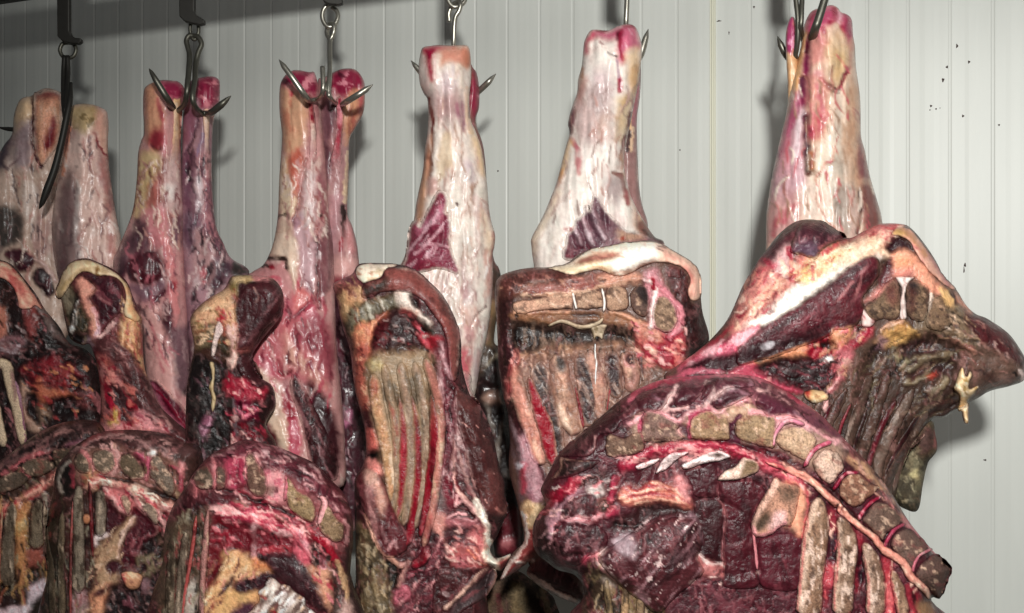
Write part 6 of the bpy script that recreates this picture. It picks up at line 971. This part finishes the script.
    fibres(fC('330,300 560,200 740,200 740,400 560,430 420,480 340,400'), 60, -25, 9, 1.6, [(236, 178, 172), (206, 60, 84), (120, 16, 32), (224, 124, 130), (214, 190, 184)], 5), fibres(fC('330,480 440,600 700,560 700,440 480,420'), 40, -55, 8, 1.1, [(176, 126, 128), (60, 24, 28)], 6), fibres(fD('600,330 850,470 1000,560 1000,640 620,640 590,420'), 50, 82, 14, 1.6, [(176, 150, 110), (60, 40, 32), (120, 60, 60)], 7), fibres(gF('0,560 330,560 640,613 640,700 0,700'), 60, -30, 10, 1.5, [(206, 130, 126), (150, 70, 78), (70, 24, 34), (230, 200, 190)], 8), fibres(gH('90,120 700,613 40,700'), 60, 86, 14, 1.5, [(226, 100, 104), (120, 20, 36), (236, 190, 170)], 9)],
    'largest forequarter at the lower right, long arched backbone ending in a blunt cut', 'forequarter', FG, 1.0, 201)
for i, (q, c_) in enumerate(((gE('-20,185 60,150 138,150 148,190 116,250 68,266 20,262 -20,245'), (92, 36, 46)), (gE('192,150 230,112 290,130 330,122 300,190 240,236 182,242 172,200'), (94, 38, 50)), (gE('334,112 402,94 372,150 350,178 312,200'), (90, 36, 46)), (gE('372,205 450,142 522,147 582,172 520,208 420,250 374,240'), (96, 40, 52)), (gE('600,195 640,160 720,200 800,250 862,318 800,292 730,282 662,290 622,252 592,224'), (106, 44, 62)), (gE('425,92 560,92 580,138 470,136'), (112, 52, 64)))):
    part(g4, 'back_muscle', q, .02, 9, c_, [M((176, 128, 140), 8, 20, 2, .2, .3, .6, None, 3), M((62, 22, 32), 8, 20, 2, .05, .35, .6, None, 5)], seed=190 + i, det=.3)  # pale mottle is a wet sheen painted into the colour
verts_(g4, gE, ['20,290 60,265 150,302 192,332 185,362 205,402 40,418 18,380', '280,292 350,264 402,292 442,302 452,380 440,402 280,403 262,340', '510,302 560,280 640,290 685,302 682,400 672,442 560,422 500,392 488,340', '720,372 780,344 850,358 893,400 882,442 850,502 790,482 730,452 703,412',
    (gG, '88,290 130,258 190,278 218,340 192,382 150,424 88,372 68,320'), (gG, '208,430 240,388 292,373 352,420 395,450 335,505 272,545 212,485'), (gH, '338,112 400,48 482,88 514,140 442,202 420,242 360,182 328,142'), (gH, '478,232 540,188 622,240 644,290 592,342 570,374 500,312 468,272'), (gH, '606,392 690,318 764,385 748,452 712,532 660,495 598,432'), (fB, '715,485 780,500 860,478 885,540 862,572 730,595 698,562')],
    [(140, 112, 96), (164, 136, 98), (164, 140, 100), (190, 164, 126), (206, 180, 152), (150, 108, 82), (122, 98, 82), (124, 98, 84), (112, 86, 74), (126, 98, 78)], 203)
for i, (fn, s, w_, c_) in enumerate(((gE, '842,332 780,312 735,322 692,380 682,445', [5, 6, 5, 4], (214, 130, 152)), (gE, '985,415 905,448 862,500 848,545', [6, 6, 5], (206, 90, 116)), (gG, '165,218 92,240 50,290 18,345', [5, 6, 6, 4], (206, 80, 110)), (gG, '305,370 232,378 185,440 168,465', [5, 5, 5, 4], (170, 30, 66)), (gH, '418,15 352,58 312,110 300,140', [4, 5, 5, 5], (190, 40, 76)), (gH, '538,155 482,190 442,250 432,280', [4, 5, 5, 4], (196, 70, 100)), (gH, '678,285 612,318 582,370 578,408', [4, 4.5, 4.5, 4], (206, 110, 124)))):
    part(g4, 'disc', strip(fn(s), w_), .017, 2.5, c_, [M((240, 190, 190), 5, 60, 2, .15, .3, .6, None, 3)], seed=214 + i, raw=True, lift=.004)
canal = np.vstack([gE('640,520 760,560'), gG('15,385 60,412 130,482 200,545'), gH('205,82 282,152 372,222 432,292 522,352 572,432 640,492 662,545')])
part(g4, 'ligament', strip(canal, [6, 8, 8, 8, 9, 8, 8, 9, 10, 9, 6], 4), .02, 4, (226, 150, 132), [M((246, 206, 180), 6, 42, 5, .1, .3, .8, None, 3), M((196, 50, 74), 6, 42, 4, .15, .25, .8, None, 5)], seed=222, raw=True, lift=.002)
for i, (fn, s, c_) in enumerate(((gE, '-25,545 0,528 60,508 105,500 72,532 0,562', (236, 214, 204)), (gE, '80,582 95,540 110,515 160,474 255,468 190,512 130,562', (240, 224, 212)), (gE, '212,545 222,528 330,480 400,460 465,488 440,508 330,532 240,562', (242, 230, 216)), (gF, '395,152 430,108 490,78 520,38 548,36 602,58 605,112 540,140 500,152 430,158', (232, 212, 180)))):
    part(g4, 'spine_process', fn(s), .015, 3.5, c_, [R(gE('340,482 400,472 432,490 380,500'), (110, 90, 76), 4, -2), R(gE('120,520 180,490 170,510 110,560'), (150, 130, 116), 5, -1, .8), R(gE('250,540 310,515 300,530 260,550'), (130, 110, 96), 4, -1, .8), R(gF('545,52 600,62 600,108 540,136 505,146 520,100'), (150, 126, 90), 4, -1), M((190, 150, 130), 4, 30, 1.5, .2, .25, .5, None, 3)], 'bone', seed=224 + i, lift=.003)
part(g4, 'rib_head', gF('562,390 592,300 636,225 690,140 730,160 815,190 800,300 775,390 730,392 655,440 588,445'), .016, 6, (186, 140, 112), [L(gF('580,390 610,310 650,240 690,172'), 6, (222, 186, 160), 1, .95, 3), R(gF('600,352 640,318 662,350 642,392 602,412 583,390'), (96, 76, 56), 5, -2), R(gF('720,200 790,210 780,270 730,260'), (120, 96, 74), 8, 0, .8), R(gF('690,320 740,320 730,380 660,400'), (216, 180, 170), 6, 0, .9), M((120, 96, 76), 3.5, 70, 2, .15, .25, .7, None, 3), L(gF('575,400 600,438 660,428 740,378'), 4, (222, 150, 150), 1, .9, 1.5)], 'bone', seed=229)
part(g4, 'rib_head_tip', strip(gF('572,390 582,450 600,613'), [3, 4, 4]), .008, 2, (216, 130, 136), [], seed=230, raw=True)
for i, (s, w_, c0, c1_) in enumerate((('95,20 88,160 70,300 55,450 40,640', [10, 22, 23, 22, 24], (228, 200, 164), (146, 114, 86)), ('205,120 235,220 240,320 225,450 215,640', [8, 18, 19, 18, 19], (226, 198, 162), (130, 100, 76)), ('325,250 360,330 385,450 385,640', [6, 15, 17, 18], (222, 192, 158), (126, 98, 76)), ('470,390 500,480 535,640', [5, 11, 12], (222, 190, 150), (140, 110, 84)))):
    ctr = gH(s)
    off = ctr + np.array([4, 0]) * (1 if i < 3 else .6)
    part(g4, 'rib', strip(ctr, np.array(w_) * 1.18), .016, 7, tuple(z * .86 for z in c0), [L(off, np.array(w_) * .75, c1_, -.5, .95, 3), M((226, 206, 176), 4, 92, 2.5, .1, .25, .7, None, 3), M((92, 68, 56), 3, 92, 2, .22, .2, .7, None, 5), L(ctr + np.array([-w_[1] * .46, 0]), 2, (206, 110, 106), 0, .8)], 'bone', seed=231 + i, raw=True, lift=.002)
part(g4, 'rib', strip(fD('800,462 792,540 785,680'), [7, 9, 9]), .016, 4, (176, 146, 104), RIBF(), 'bone', seed=236, raw=True)
part(g4, 'rib', strip(fD('880,500 872,560 868,680'), [7, 9, 9]), .016, 4, (150, 128, 92), RIBF(), 'bone', seed=237, raw=True)
part(g4, 'rib', strip(fD('700,440 700,520 730,680'), [5, 7, 8]), .014, 3, (140, 120, 78), RIBF(), 'bone', seed=238, raw=True)
RM = lambda: [M((150, 74, 84), 7, 70, 3, .3, .2, .5, None, 3), M((60, 16, 26), 10, 70, 3, .05, .4, .6, None, 5)]
for i, (q, c_, t_) in enumerate(((gF('402,172 470,160 560,156 622,180 640,232 588,312 566,382 586,470 596,600 600,700 436,700 425,600 424,450 440,330 412,250'), (98, 30, 42), .012), (gF('222,115 300,88 378,74 402,150 396,238 330,246 280,235 258,170'), (92, 34, 44), .01), (gF('280,258 350,252 418,268 428,330 416,450 424,560 400,570 350,560 302,530 316,455 285,350'), (80, 34, 40), .01), (gF('604,466 652,440 740,424 795,436 838,490 826,700 622,700 602,580'), (106, 34, 48), .012))):
    part(g4, 'rib_muscle', q, t_, 8, c_, RM(), seed=245 + i, det=.3, blend=3)
part(g4, 'leg_muscle', P('598,558 612,545 632,533 660,520 690,516 700,522 703,545 698,556 704,572 690,585 674,600 658,614 640,602 622,587 608,573'), .05, 18, (104, 48, 54), [M((176, 128, 134), 5, -52, 6, .18, .2, .75, None, 3), M((58, 22, 28), 7, -52, 5, .05, .35, .7, None, 5), R(fD('735,245 820,208 845,320 790,325 742,275'), (176, 148, 154), 6, 1), M((226, 196, 190), 3, -60, 3, .4, .15, .8, None, 7)], seed=250, det=.8)
part(g4, 'shoulder_muscle', fC('428,470 480,418 560,408 640,428 695,470 702,535 655,575 600,600 560,640 500,635 455,590 428,535'), .016, 10, (92, 42, 50), [M((170, 120, 124), 4, -65, 3, .15, .25, .6, None, 3), M((56, 22, 28), 8, -60, 2, .05, .4, .6, None, 5)], seed=239)
part(g4, 'shoulder_muscle', fC('468,352 500,308 560,268 632,266 664,310 642,372 602,405 530,392 480,402'), .012, 8, (92, 46, 52), [M((150, 100, 104), 4, 20, 2, .15, .25, .6, None, 3), M((56, 24, 30), 7, 20, 2, .1, .4, .6, None, 5), L(fC('570,350 560,390'), 2, (190, 150, 150), 0, .7)], seed=240)
part(g4, 'neck_muscle', fC('408,202 450,150 458,88 520,97 600,102 665,105 610,150 505,190'), .01, 6, (58, 36, 36), [LS([fC('412,200 455,150 458,92'), fC('455,88 530,98 600,100')], 3, (196, 150, 130), 1, .9), M((90, 56, 54), 7, -20, 3, .15, .3, .6, None, 3)], seed=241)
part(g4, 'neck_muscle', fB('452,585 540,500 640,418 722,358 765,400 742,470 662,490 640,560 600,600 540,600'), .012, 7, (76, 34, 40), [L(fB('640,490 635,560 600,600'), 2.6, (196, 140, 136), 1, .9), M((120, 66, 72), 7, -35, 3, .2, .3, .6, None, 3)], seed=242)
part(g4, 'neck_muscle', fB('800,350 850,300 900,262 985,240 1040,240 1020,290 960,340 880,360 830,395 770,420 750,455 745,400'), .012, 7, (104, 50, 58), [M((150, 90, 96), 7, -25, 3, .2, .3, .6, None, 3), R(fB('760,400 850,400 840,440 770,450'), (70, 32, 38), 6)], seed=243)

# --- G3
g3 = cut('forequarter', 'G3', rail_d(260) - .50, .08, 24, (104, 42, 50), [
    M((60, 24, 28), 12, 50, 2, .0, .4, .6, None, 3), M((190, 110, 116), 6, 40, 3, .3, .2, .6, None, 1),
    R(dC('165,172 250,145 380,98 440,108 540,138 640,178 730,218 812,308 885,380 925,480 945,640 900,560 820,480 760,380 650,372 600,292 500,232 440,182 360,172 270,212'), (110, 40, 54), 5, 2, 1, 0, (25, .35, 5, (160, 80, 92))), LS([dC('470,150 520,190 560,200'), dC('560,150 640,190'), dC('660,240 740,300 770,320'), dC('720,230 770,280')], 2.5, (222, 180, 180), 1, .8, 1.5), M((70, 24, 32), 9, 35, 3, .1, .3, .7, dC('500,150 900,400 900,600 600,300'), 6),  # pale strokes on the top muscle are painted shine
    R(dC('100,300 190,225 260,240 380,180 460,190 500,270 600,280 740,380 850,460 920,540 900,700 800,640 600,480 400,400 280,350 130,370'), (160, 90, 92), 7, 0), R(dC('285,205 372,195 395,280 372,345 300,335'), (196, 70, 96), 5, 2), L(dC('350,210 345,290 355,340'), 4, (120, 14, 44), -2, .9, 2), LS([dC('215,200 225,270 225,340'), dC('110,310 130,350 135,390')], 4, (216, 130, 134), 2, .9), LS([dC('380,190 390,250 385,300'), dC('400,165 440,200 480,270')], 3, (220, 150, 150), 1, .8),
    R(dC('478,272 572,268 595,380 560,424 500,412 478,350'), (220, 148, 150), 5, 2), M((190, 70, 100), 6, 80, 2, .1, .25, .7, dC('478,270 590,270 570,420 480,410'), 8), R(dC('490,340 540,340 530,390 495,390'), (130, 96, 84), 5, 0, .8), L(dC('280,352 380,382 450,420 600,470 730,545'), 3, (50, 16, 22), -3), R(dC('450,400 475,400 472,425 452,422'), (26, 10, 14), 3, -3),  # dark line along the canal is recess shade painted in
    R(dD('235,112 320,55 420,58 520,88 600,128 685,170 725,205 700,245 620,212 520,182 440,162 400,142 260,135'), (206, 66, 92), 6, 2), M((240, 180, 176), 6, 25, 4, .05, .25, .85, dD('240,60 720,180 700,240 260,140'), 10), R(dD('325,40 390,48 405,70 350,78'), (150, 110, 100), 4, 1), R(dD('540,115 600,130 620,165 560,150'), (150, 110, 96), 4, 1), LS([dD('440,160 430,210 425,330'), dD('460,170 540,200 620,210')], 5, (230, 180, 180), 2, .9, 2),
    R(dD('268,152 380,160 424,222 412,295 340,325 300,262 278,202'), (124, 20, 36), 6, -3), R(dD('280,180 310,230 300,270 275,220'), (206, 40, 66), 4, 0, .9), R(dD('448,180 540,202 625,242 622,305 540,315 440,302 428,232'), (134, 34, 48), 6, -2), L(dD('460,290 540,285 610,290'), 5, (200, 70, 80), 1, .8, 2), R(dD('215,130 270,130 290,240 250,400 190,500 185,330'), (124, 18, 32), 6, -3),
    R(dD('285,290 420,330 475,362 525,392 400,442 330,462 280,522 170,640 140,640 160,520 200,500 260,400'), (218, 168, 120), 6, 1), M((230, 190, 150), 7, -40, 2, .1, .3, .6, dD('280,290 500,380 200,600 160,540'), 12), R(dD('420,330 520,370 510,395 440,390'), (222, 130, 80), 6, 0, .8), R(dD('300,480 420,500 470,520 440,560 380,580 320,640 200,640'), (222, 170, 116), 7, 1),
    R(dD('465,322 620,320 702,380 765,450 810,540 790,610 680,532 600,472 540,412 500,362'), (72, 32, 40), 5, 1, 1, 3, (45, .4, 5, (110, 64, 70))), R(dD('325,465 420,430 520,408 545,430 480,472 380,515'), (70, 30, 42), 4, 1), R(dD('248,522 320,428 318,470 275,515'), (84, 40, 44), 3, -1), R(dD('330,590 420,560 410,640 320,640'), (100, 50, 70), 6),
    R(dD('640,220 700,230 745,330 705,375 640,312'), (214, 100, 114), 5, 2), L(dD('660,200 690,260 740,320'), 5, (236, 170, 176), 2, .9, 2), R(dD('718,250 772,280 775,365 730,375'), (60, 44, 40), 4, -4), R(dD('700,372 770,380 825,340 825,420 830,600 790,560 760,480'), (206, 146, 118), 6, 1), L(dD('775,330 790,380'), 5, (226, 150, 160), 1, .8), R(dD('830,350 870,400 880,640 820,640 840,500'), (90, 64, 56), 6, -3), R(dD('900,150 960,200 1000,640 880,640 900,480 890,330'), (60, 40, 38), 8, -2), L(dC('895,515 915,560 893,640'), 4, (190, 130, 130), 1, .9), L(dD('720,200 800,270 862,352'), 7, (196, 20, 50), 2), L(dD('858,355 890,450 905,560'), 5.5, (200, 160, 120), 2), R(dD('880,550 930,560 940,640 870,640'), (190, 150, 140), 5, 1),
    R(dD('-40,200 130,100 200,80 180,300 160,640 -60,640'), (110, 84, 68), 8, -1), M((60, 46, 36), 5, 85, 5, .05, .3, .8, dD('-20,200 180,120 160,613 -20,613'), 14), R(dD('90,430 145,480 140,640 70,640'), (190, 176, 156), 7, 1, .8),
    fibres(dC('230,350 480,390 760,520 900,640 900,700 700,600 480,560 240,480'), 80, (8, 40), 11, 1.9, [(236, 178, 172), (206, 60, 84), (120, 16, 32), (224, 124, 130)], 1), fibres(dC('170,180 400,100 640,180 880,380 920,560 760,400 520,240 280,200'), 60, (-20, 50), 13, 1.4, [(176, 110, 118), (56, 18, 26), (214, 160, 160)], 2), fibres(dD('-20,200 130,110 190,130 160,640 -40,640'), 90, 95, 16, 1.6, [(160, 150, 112), (48, 36, 28), (170, 84, 84), (96, 80, 58)], 3), fibres(dD('190,340 420,330 520,390 330,480 200,640 150,600'), 40, -60, 10, 1.5, [(240, 206, 160), (170, 90, 70), (110, 50, 50), (226, 150, 130)], 4), fibres(dD('640,220 760,250 860,380 860,620 740,420'), 44, 62, 10, 1.8, [(236, 178, 172), (206, 60, 84), (120, 16, 32), (224, 124, 130), (60, 40, 36)], 5), fibres(dC('110,280 380,200 700,400 880,560 800,600 480,400 120,360'), 50, (70, 110), 8, 1.3, [(226, 150, 152), (110, 30, 46), (80, 60, 48)], 6), fibres(dD('190,130 420,150 640,230 640,320 260,330'), 30, 40, 9, 1.7, [(196, 50, 70), (70, 8, 20), (226, 130, 136)], 7)],
    'forequarter third from left, reddest of the arched ones, orange fat inside', 'forequarter', FG, 1.25, 251)
verts_(g3, dC, ['128,262 190,228 217,290 222,342 150,354 118,310', '238,242 280,258 284,340 240,352', '380,192 420,168 452,220 492,280 492,372 440,392 400,342 388,250', '600,300 650,358 722,402 744,470 722,524 640,482 598,422', '790,412 850,500 892,532 884,604 830,620 768,562 758,500'], [(120, 104, 82), (110, 90, 74), (130, 98, 80), (164, 142, 96), (154, 130, 92)], 253)
part(g3, 'disc', strip(dC('765,385 792,420 782,475 755,540'), [5, 8, 8, 5]), .017, 3, (226, 160, 160), [M((190, 100, 120), 5, 80, 3, .15, .3, .6, None, 3)], seed=259, raw=True, lift=.003)
part(g3, 'disc', strip(dC('590,280 600,330 585,415'), [3, 6, 4]), .012, 3, (206, 110, 124), [], seed=260, raw=True, bl=.8)
part(g3, 'fat_clump', dD('400,640 418,590 455,548 448,505 482,478 500,428 540,440 566,462 610,470 640,505 690,535 700,575 735,600 745,640'), .03, 12, (206, 184, 164), [M((96, 50, 52), 6, -50, 3, .0, .3, .8, None, 8), LS([dD('430,620 480,540 510,450'), dD('480,613 520,520 540,460'), dD('560,600 590,520')], 3, (240, 226, 210), 1, .7, 2), fibres(dD('420,640 500,430 640,500 740,640'), 40, -60, 8, 1.8, [(246, 236, 222), (150, 90, 84), (230, 190, 150), (110, 60, 60)], 9), M((120, 84, 80), 5, -55, 4, .12, .25, .8, None, 3), M((250, 244, 236), 5, -40, 3, .1, .3, .7, None, 5), LS([dD('520,600 540,613'), dD('460,520 490,540')], 2.5, (196, 50, 60))], 'fat', seed=261)
bands(g3, 'rib', dD, [('10,230 5,400 0,660', [8, 10, 11], (120, 108, 78)), ('80,200 60,400 35,660', [7, 10, 10], (128, 116, 90)), ('195,85 178,300 162,560 158,660', [5, 8, 7, 7], (180, 130, 118))], 262, .016, 'bone', RIBF)
bands(g3, 'intercostal_muscle', dD, [('135,110 112,300 70,540 55,660', [4, 5, 5, 5], (186, 84, 80))], 266, .010, 'flesh', lambda: [M((110, 30, 40), 6, 100, 4, .1, .3, .7, None, 3)])

# --- G2
g2 = cut('forequarter', 'G2', rail_d(120) - .42, .075, 22, (88, 54, 48), [
    M((48, 28, 28), 10, 60, 2, .0, .4, .7, None, 3),
    R(cC('390,150 500,68 600,52 700,52 820,68 920,118 1025,168 960,190 860,155 760,152 650,152 560,122 470,142 420,172'), (92, 54, 54), 5, 2, 1, 0, (15, .4, 5, (130, 90, 88))), LS([cC('640,85 720,100 760,150'), cC('420,130 500,90 600,75'), cC('820,160 870,195')], 2.5, (206, 150, 146), 1, .8, 1.5), LS([cC('410,135 500,75 620,58')], 3, (176, 90, 92), 1, .7),
    R(cC('370,200 420,165 560,120 650,150 760,160 860,190 930,250 930,370 880,400 700,330 450,300 380,290'), (140, 96, 84), 6, 0), LS([cC('415,160 452,190 468,250 455,275')], 4.5, (196, 116, 116), 2), LS([cC('525,135 575,140 600,180 600,225 578,275')], 6, (224, 166, 160), 3), R(cC('690,175 730,165 765,190 765,240 755,310 735,290 740,230'), (196, 84, 110), 4, 3), R(cC('690,190 720,200 745,270 720,280'), (80, 24, 36), 4, -2), LS([cC('870,238 925,270 925,355')], 5, (170, 70, 84), 2), R(cC('755,165 795,165 790,190 765,185'), (240, 214, 206), 3, 3), R(cC('920,210 950,240 940,290 915,260'), (210, 130, 130), 4, 1), M((200, 140, 136), 6, 20, 2, .2, .25, .7, cC('400,140 920,160 920,380 400,280'), 7),
    R(cC('285,280 350,200 375,300 385,380 330,400 300,350'), (44, 32, 28), 6, -4), L(cC('355,205 300,280 310,370'), 3, (176, 160, 140), 2, .8), L(cC('360,230 372,300 378,330'), 4, (180, 70, 84), 1, .8), R(cC('430,300 470,270 510,290 500,345 455,355'), (210, 160, 112), 5, 3),
    R(cC('440,335 500,285 600,312 700,350 780,395 890,435 880,470 770,425 700,395 600,345 520,330 460,365'), (226, 168, 152), 5, 3), M((190, 80, 80), 6, 25, 4, .15, .25, .7, cC('460,290 880,420 880,470 460,370'), 9), L(cC('480,280 700,330 900,410'), 3, (60, 30, 30), -3), R(cC('680,340 750,350 750,390 690,390'), (238, 196, 176), 5, 2),  # dark line above the canal band: shade of the recess, painted
    R(cC('540,340 600,350 700,400 720,460 640,480 560,430'), (196, 110, 110), 6, 1), LS([cC('550,370 600,440 660,480'), cC('690,400 740,470 800,545'), cC('770,430 830,500 850,580'), cC('800,420 870,460')], 3.5, (226, 160, 156), 2, .9, 1.5),
    R(cD('545,40 612,100 645,150 560,215 540,180'), (88, 28, 40), 5, -3), R(cD('690,70 762,130 800,200 745,262 702,332 692,372 620,385 612,300 650,200'), (94, 26, 40), 5, -3), R(cD('760,240 830,210 830,340 720,320'), (44, 26, 28), 5, -4),
    R(cD('480,300 540,232 600,190 660,128 690,140 625,230 612,330 622,372 545,355 560,405 605,422 580,475 500,525 455,640 440,640 470,500 495,400'), (176, 138, 108), 5, 1), L(cD('680,130 620,230 605,330'), 3, (220, 184, 166), 1, .8, 1.5), R(cD('480,500 560,470 560,540 540,640 460,640'), (214, 150, 116), 6, 1), R(cD('490,500 550,475 590,470 540,510 490,530'), (90, 44, 44), 4), R(cD('543,372 590,340 625,372 600,402 560,402'), (84, 34, 44), 4, -2), L(cD('480,270 500,230 545,215'), 5, (216, 196, 190), 2, .9, 2),
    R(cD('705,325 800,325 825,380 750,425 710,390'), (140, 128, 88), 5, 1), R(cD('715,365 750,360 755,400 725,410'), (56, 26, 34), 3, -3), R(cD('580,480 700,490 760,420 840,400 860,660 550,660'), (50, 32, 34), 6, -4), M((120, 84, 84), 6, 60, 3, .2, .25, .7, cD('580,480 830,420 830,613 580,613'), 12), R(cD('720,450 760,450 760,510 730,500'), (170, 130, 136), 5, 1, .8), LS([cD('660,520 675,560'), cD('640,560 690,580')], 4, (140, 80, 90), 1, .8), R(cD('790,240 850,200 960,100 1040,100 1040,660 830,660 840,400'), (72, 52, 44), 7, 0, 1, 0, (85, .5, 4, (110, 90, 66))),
    R(cD('360,520 445,508 432,660 380,660'), (176, 136, 136), 5, 1), R(cD('210,150 300,150 300,660 210,660'), (70, 58, 44), 6, -1),
    fibres(cC('400,140 600,60 820,80 1000,180 860,160 620,150 460,160'), 40, (-20, 25), 13, 1.3, [(150, 100, 98), (52, 30, 30), (190, 140, 134)], 1), fibres(cC('380,200 560,130 900,230 930,400 700,330 400,290'), 60, 80, 8, 1.5, [(216, 140, 136), (70, 40, 36), (150, 120, 92)], 2), fibres(cC('440,320 520,280 880,430 860,480 600,350'), 30, 24, 10, 1.7, [(246, 210, 190), (196, 80, 86), (150, 90, 76)], 3), fibres(cD('210,40 480,40 470,640 210,640'), 90, 90, 18, 1.7, [(150, 144, 108), (46, 36, 28), (150, 70, 66), (90, 80, 58)], 4), fibres(cC('540,340 720,390 860,470 850,590 720,500 560,430'), 40, 45, 9, 1.8, [(236, 178, 172), (206, 60, 84), (120, 16, 32), (224, 124, 130), (70, 40, 38)], 5), fibres(cD('480,250 640,140 620,360 460,640 440,600'), 34, -55, 10, 1.3, [(206, 170, 140), (130, 90, 70), (96, 50, 46)], 6), fibres(cD('560,440 840,330 850,640 560,640'), 50, 60, 9, 1.8, [(120, 84, 84), (30, 18, 20), (160, 120, 116)], 7), fibres(cD('830,120 1020,100 1020,640 850,640'), 60, 85, 14, 1.6, [(130, 112, 80), (46, 32, 28), (120, 60, 56)], 8)],
    'forequarter second from left, olive rib stubs and brownish arched backbone', 'forequarter', FG, 1.5, 271)
verts_(g2, cC, ['378,202 410,168 442,190 462,250 442,275 388,252', '478,172 520,150 572,160 592,220 572,262 520,275 478,242', '618,182 660,170 692,190 732,240 742,292 690,305 640,284 606,230', '778,192 820,188 852,240 894,300 894,362 860,386 800,324 766,270', '940,360 975,310 1000,370 990,420 940,420'], [(116, 104, 78), (132, 118, 90), (120, 104, 76), (132, 120, 96), (104, 92, 72)], 273)
bands(g2, 'rib', cD, [('225,40 235,230 262,420 272,660', [5, 6, 8, 8], (104, 92, 64)), ('318,90 312,350 322,660', [7, 8, 9], (116, 104, 72)), ('402,-40 400,100 404,300 402,515', [10, 12, 13, 14], (138, 130, 98)), ('512,-20 516,90 512,225', [11, 13, 13], (134, 126, 98))], 279, .018, 'bone', RIBF)
bands(g2, 'intercostal_muscle', cD, [('372,40 362,300 360,640', [3, 4, 4], (166, 84, 80)), ('455,-60 465,100 475,330', [4, 5, 4], (140, 44, 50)), ('285,150 285,660', [3, 4], (84, 64, 46))], 284, .010, 'flesh', lambda: [M((96, 40, 40), 6, 90, 4, .1, .3, .7, None, 3)])
bands(g2, 'spine_process', cC, [('625,380 650,430 655,485', [8, 10, 4], (150, 124, 100)), ('735,430 775,470 800,535', [10, 12, 7], (150, 134, 108))], 288, .012, 'bone', BON)
part(g2, 'fat_lump', cD('618,412 660,398 700,405 730,432 708,492 645,485'), .016, 6, (214, 152, 116), [M((150, 90, 76), 5, 30, 1.5, .1, .3, .7, None, 8), R(cD('615,420 640,410 635,470 620,470'), (216, 90, 96), 4), M((246, 210, 170), 6, 30, 2, .1, .3, .6, None, 3)], 'fat', seed=290)
part(g2, 'fat_lump', cD('418,112 452,104 470,130 452,162 424,152'), .008, 4, (196, 130, 92), [M((130, 84, 60), 4, 30, 1.4, .1, .3, .8, None, 3)], 'fat', seed=291, blend=3, bl=.8)

# --- G1
g1 = cut('forequarter', 'G1', rail_d(40) - .35, .075, 22, (84, 56, 46), [
    M((44, 30, 28), 10, 60, 2, .0, .4, .7, None, 3), M((160, 110, 100), 6, 40, 3, .3, .2, .6, None, 1),
    R(cC('-150,260 0,208 100,138 200,88 340,22 500,-5 530,60 430,120 330,195 200,195 100,245 -150,340'), (72, 44, 44), 5, 2, 1, 0, (-28, .4, 5, (110, 76, 74))), LS([cC('0,230 100,160 190,110'), cC('60,240 150,170 200,150'), cC('200,60 280,25 350,5')], 2.5, (176, 120, 116), 1, .8, 1.5), R(cC('330,120 420,100 400,130 340,140'), (150, 90, 106), 5, 1),
    LS([cC('60,250 120,250 145,285'), cC('200,170 250,170 282,210'), cC('20,270 100,210 190,170')], 4.5, (190, 100, 104), 2), R(cC('260,150 400,140 380,190 280,260'), (40, 28, 26), 5, -3), LS([cC('280,270 340,190 400,120')], 3, (130, 110, 96), 1, .7),
    R(cC('-60,510 0,470 100,395 200,325 290,262 300,280 210,360 120,420 20,500'), (200, 112, 104), 5, 3), M((230, 170, 150), 6, -38, 4, .1, .3, .7, cC('-20,460 290,260 200,380 0,510'), 9), L(cC('-20,480 80,430'), 4, (200, 44, 66), 1, .8, 2),
    R(cD('90,70 145,40 130,200 140,380 110,480 140,640 115,640 85,450 80,250'), (196, 134, 88), 5, 2), M((220, 180, 110), 6, 85, 3, .1, .3, .7, cD('90,60 140,60 130,560 90,480'), 11), R(cD('80,150 130,140 130,185 90,190'), (210, 176, 120), 5, 2), R(cD('140,290 215,290 215,360 150,380'), (170, 90, 76), 6, 1), R(cD('150,395 235,360 242,440 170,475'), (56, 48, 36), 5, -3), R(cD('148,480 240,435 248,520 200,560 160,610 140,560'), (206, 184, 190), 4, 2), R(cD('-20,592 132,565 140,660 -20,660'), (206, 180, 184), 4, 2), R(cD('0,470 90,480 100,560 0,590'), (70, 48, 46), 5, -3), R(cD('160,570 250,510 250,660 160,660'), (64, 52, 44), 5, -2), L(cD('225,10 235,60 225,160'), 4, (190, 180, 150), 2, .8),
    fibres(cC('-140,280 100,150 340,30 520,40 330,190 100,230 -140,340'), 50, -28, 14, 1.5, [(140, 100, 96), (40, 24, 24), (176, 124, 118)], 1), fibres(cC('-60,300 260,190 280,270 0,440 -60,480'), 50, 60, 9, 1.5, [(176, 104, 100), (50, 36, 30), (130, 112, 84)], 2), fibres(cC('-60,500 100,400 290,270 300,290 120,430 -20,520'), 30, -38, 11, 1.7, [(240, 180, 160), (190, 50, 64), (110, 60, 54)], 3), fibres(cD('-60,100 250,60 250,420 -60,560'), 80, 88, 15, 1.7, [(150, 140, 104), (44, 34, 28), (170, 96, 76), (200, 150, 100)], 4)],
    'forequarter at the bottom left corner, backbone sloping down to the left', 'forequarter', FG, 1.6, 301)
verts_(g1, cC, ['108,232 180,188 250,208 274,250 160,294', '-10,302 80,260 144,290 100,344 -10,374', '262,158 330,140 380,160 350,200 290,240'], [(118, 104, 80), (108, 96, 74), (92, 80, 60)], 303)
bands(g1, 'rib', cD, [('65,40 42,250 35,480', [11, 15, 17], (118, 108, 80)), ('195,30 192,150 185,290', [12, 16, 16], (128, 118, 84)), ('-40,100 -60,300 -60,640', [12, 14, 14], (112, 100, 76)), ('15,60 0,260 -10,600', [3, 4, 4], (190, 120, 96))], 307, .018, 'bone', RIBF)
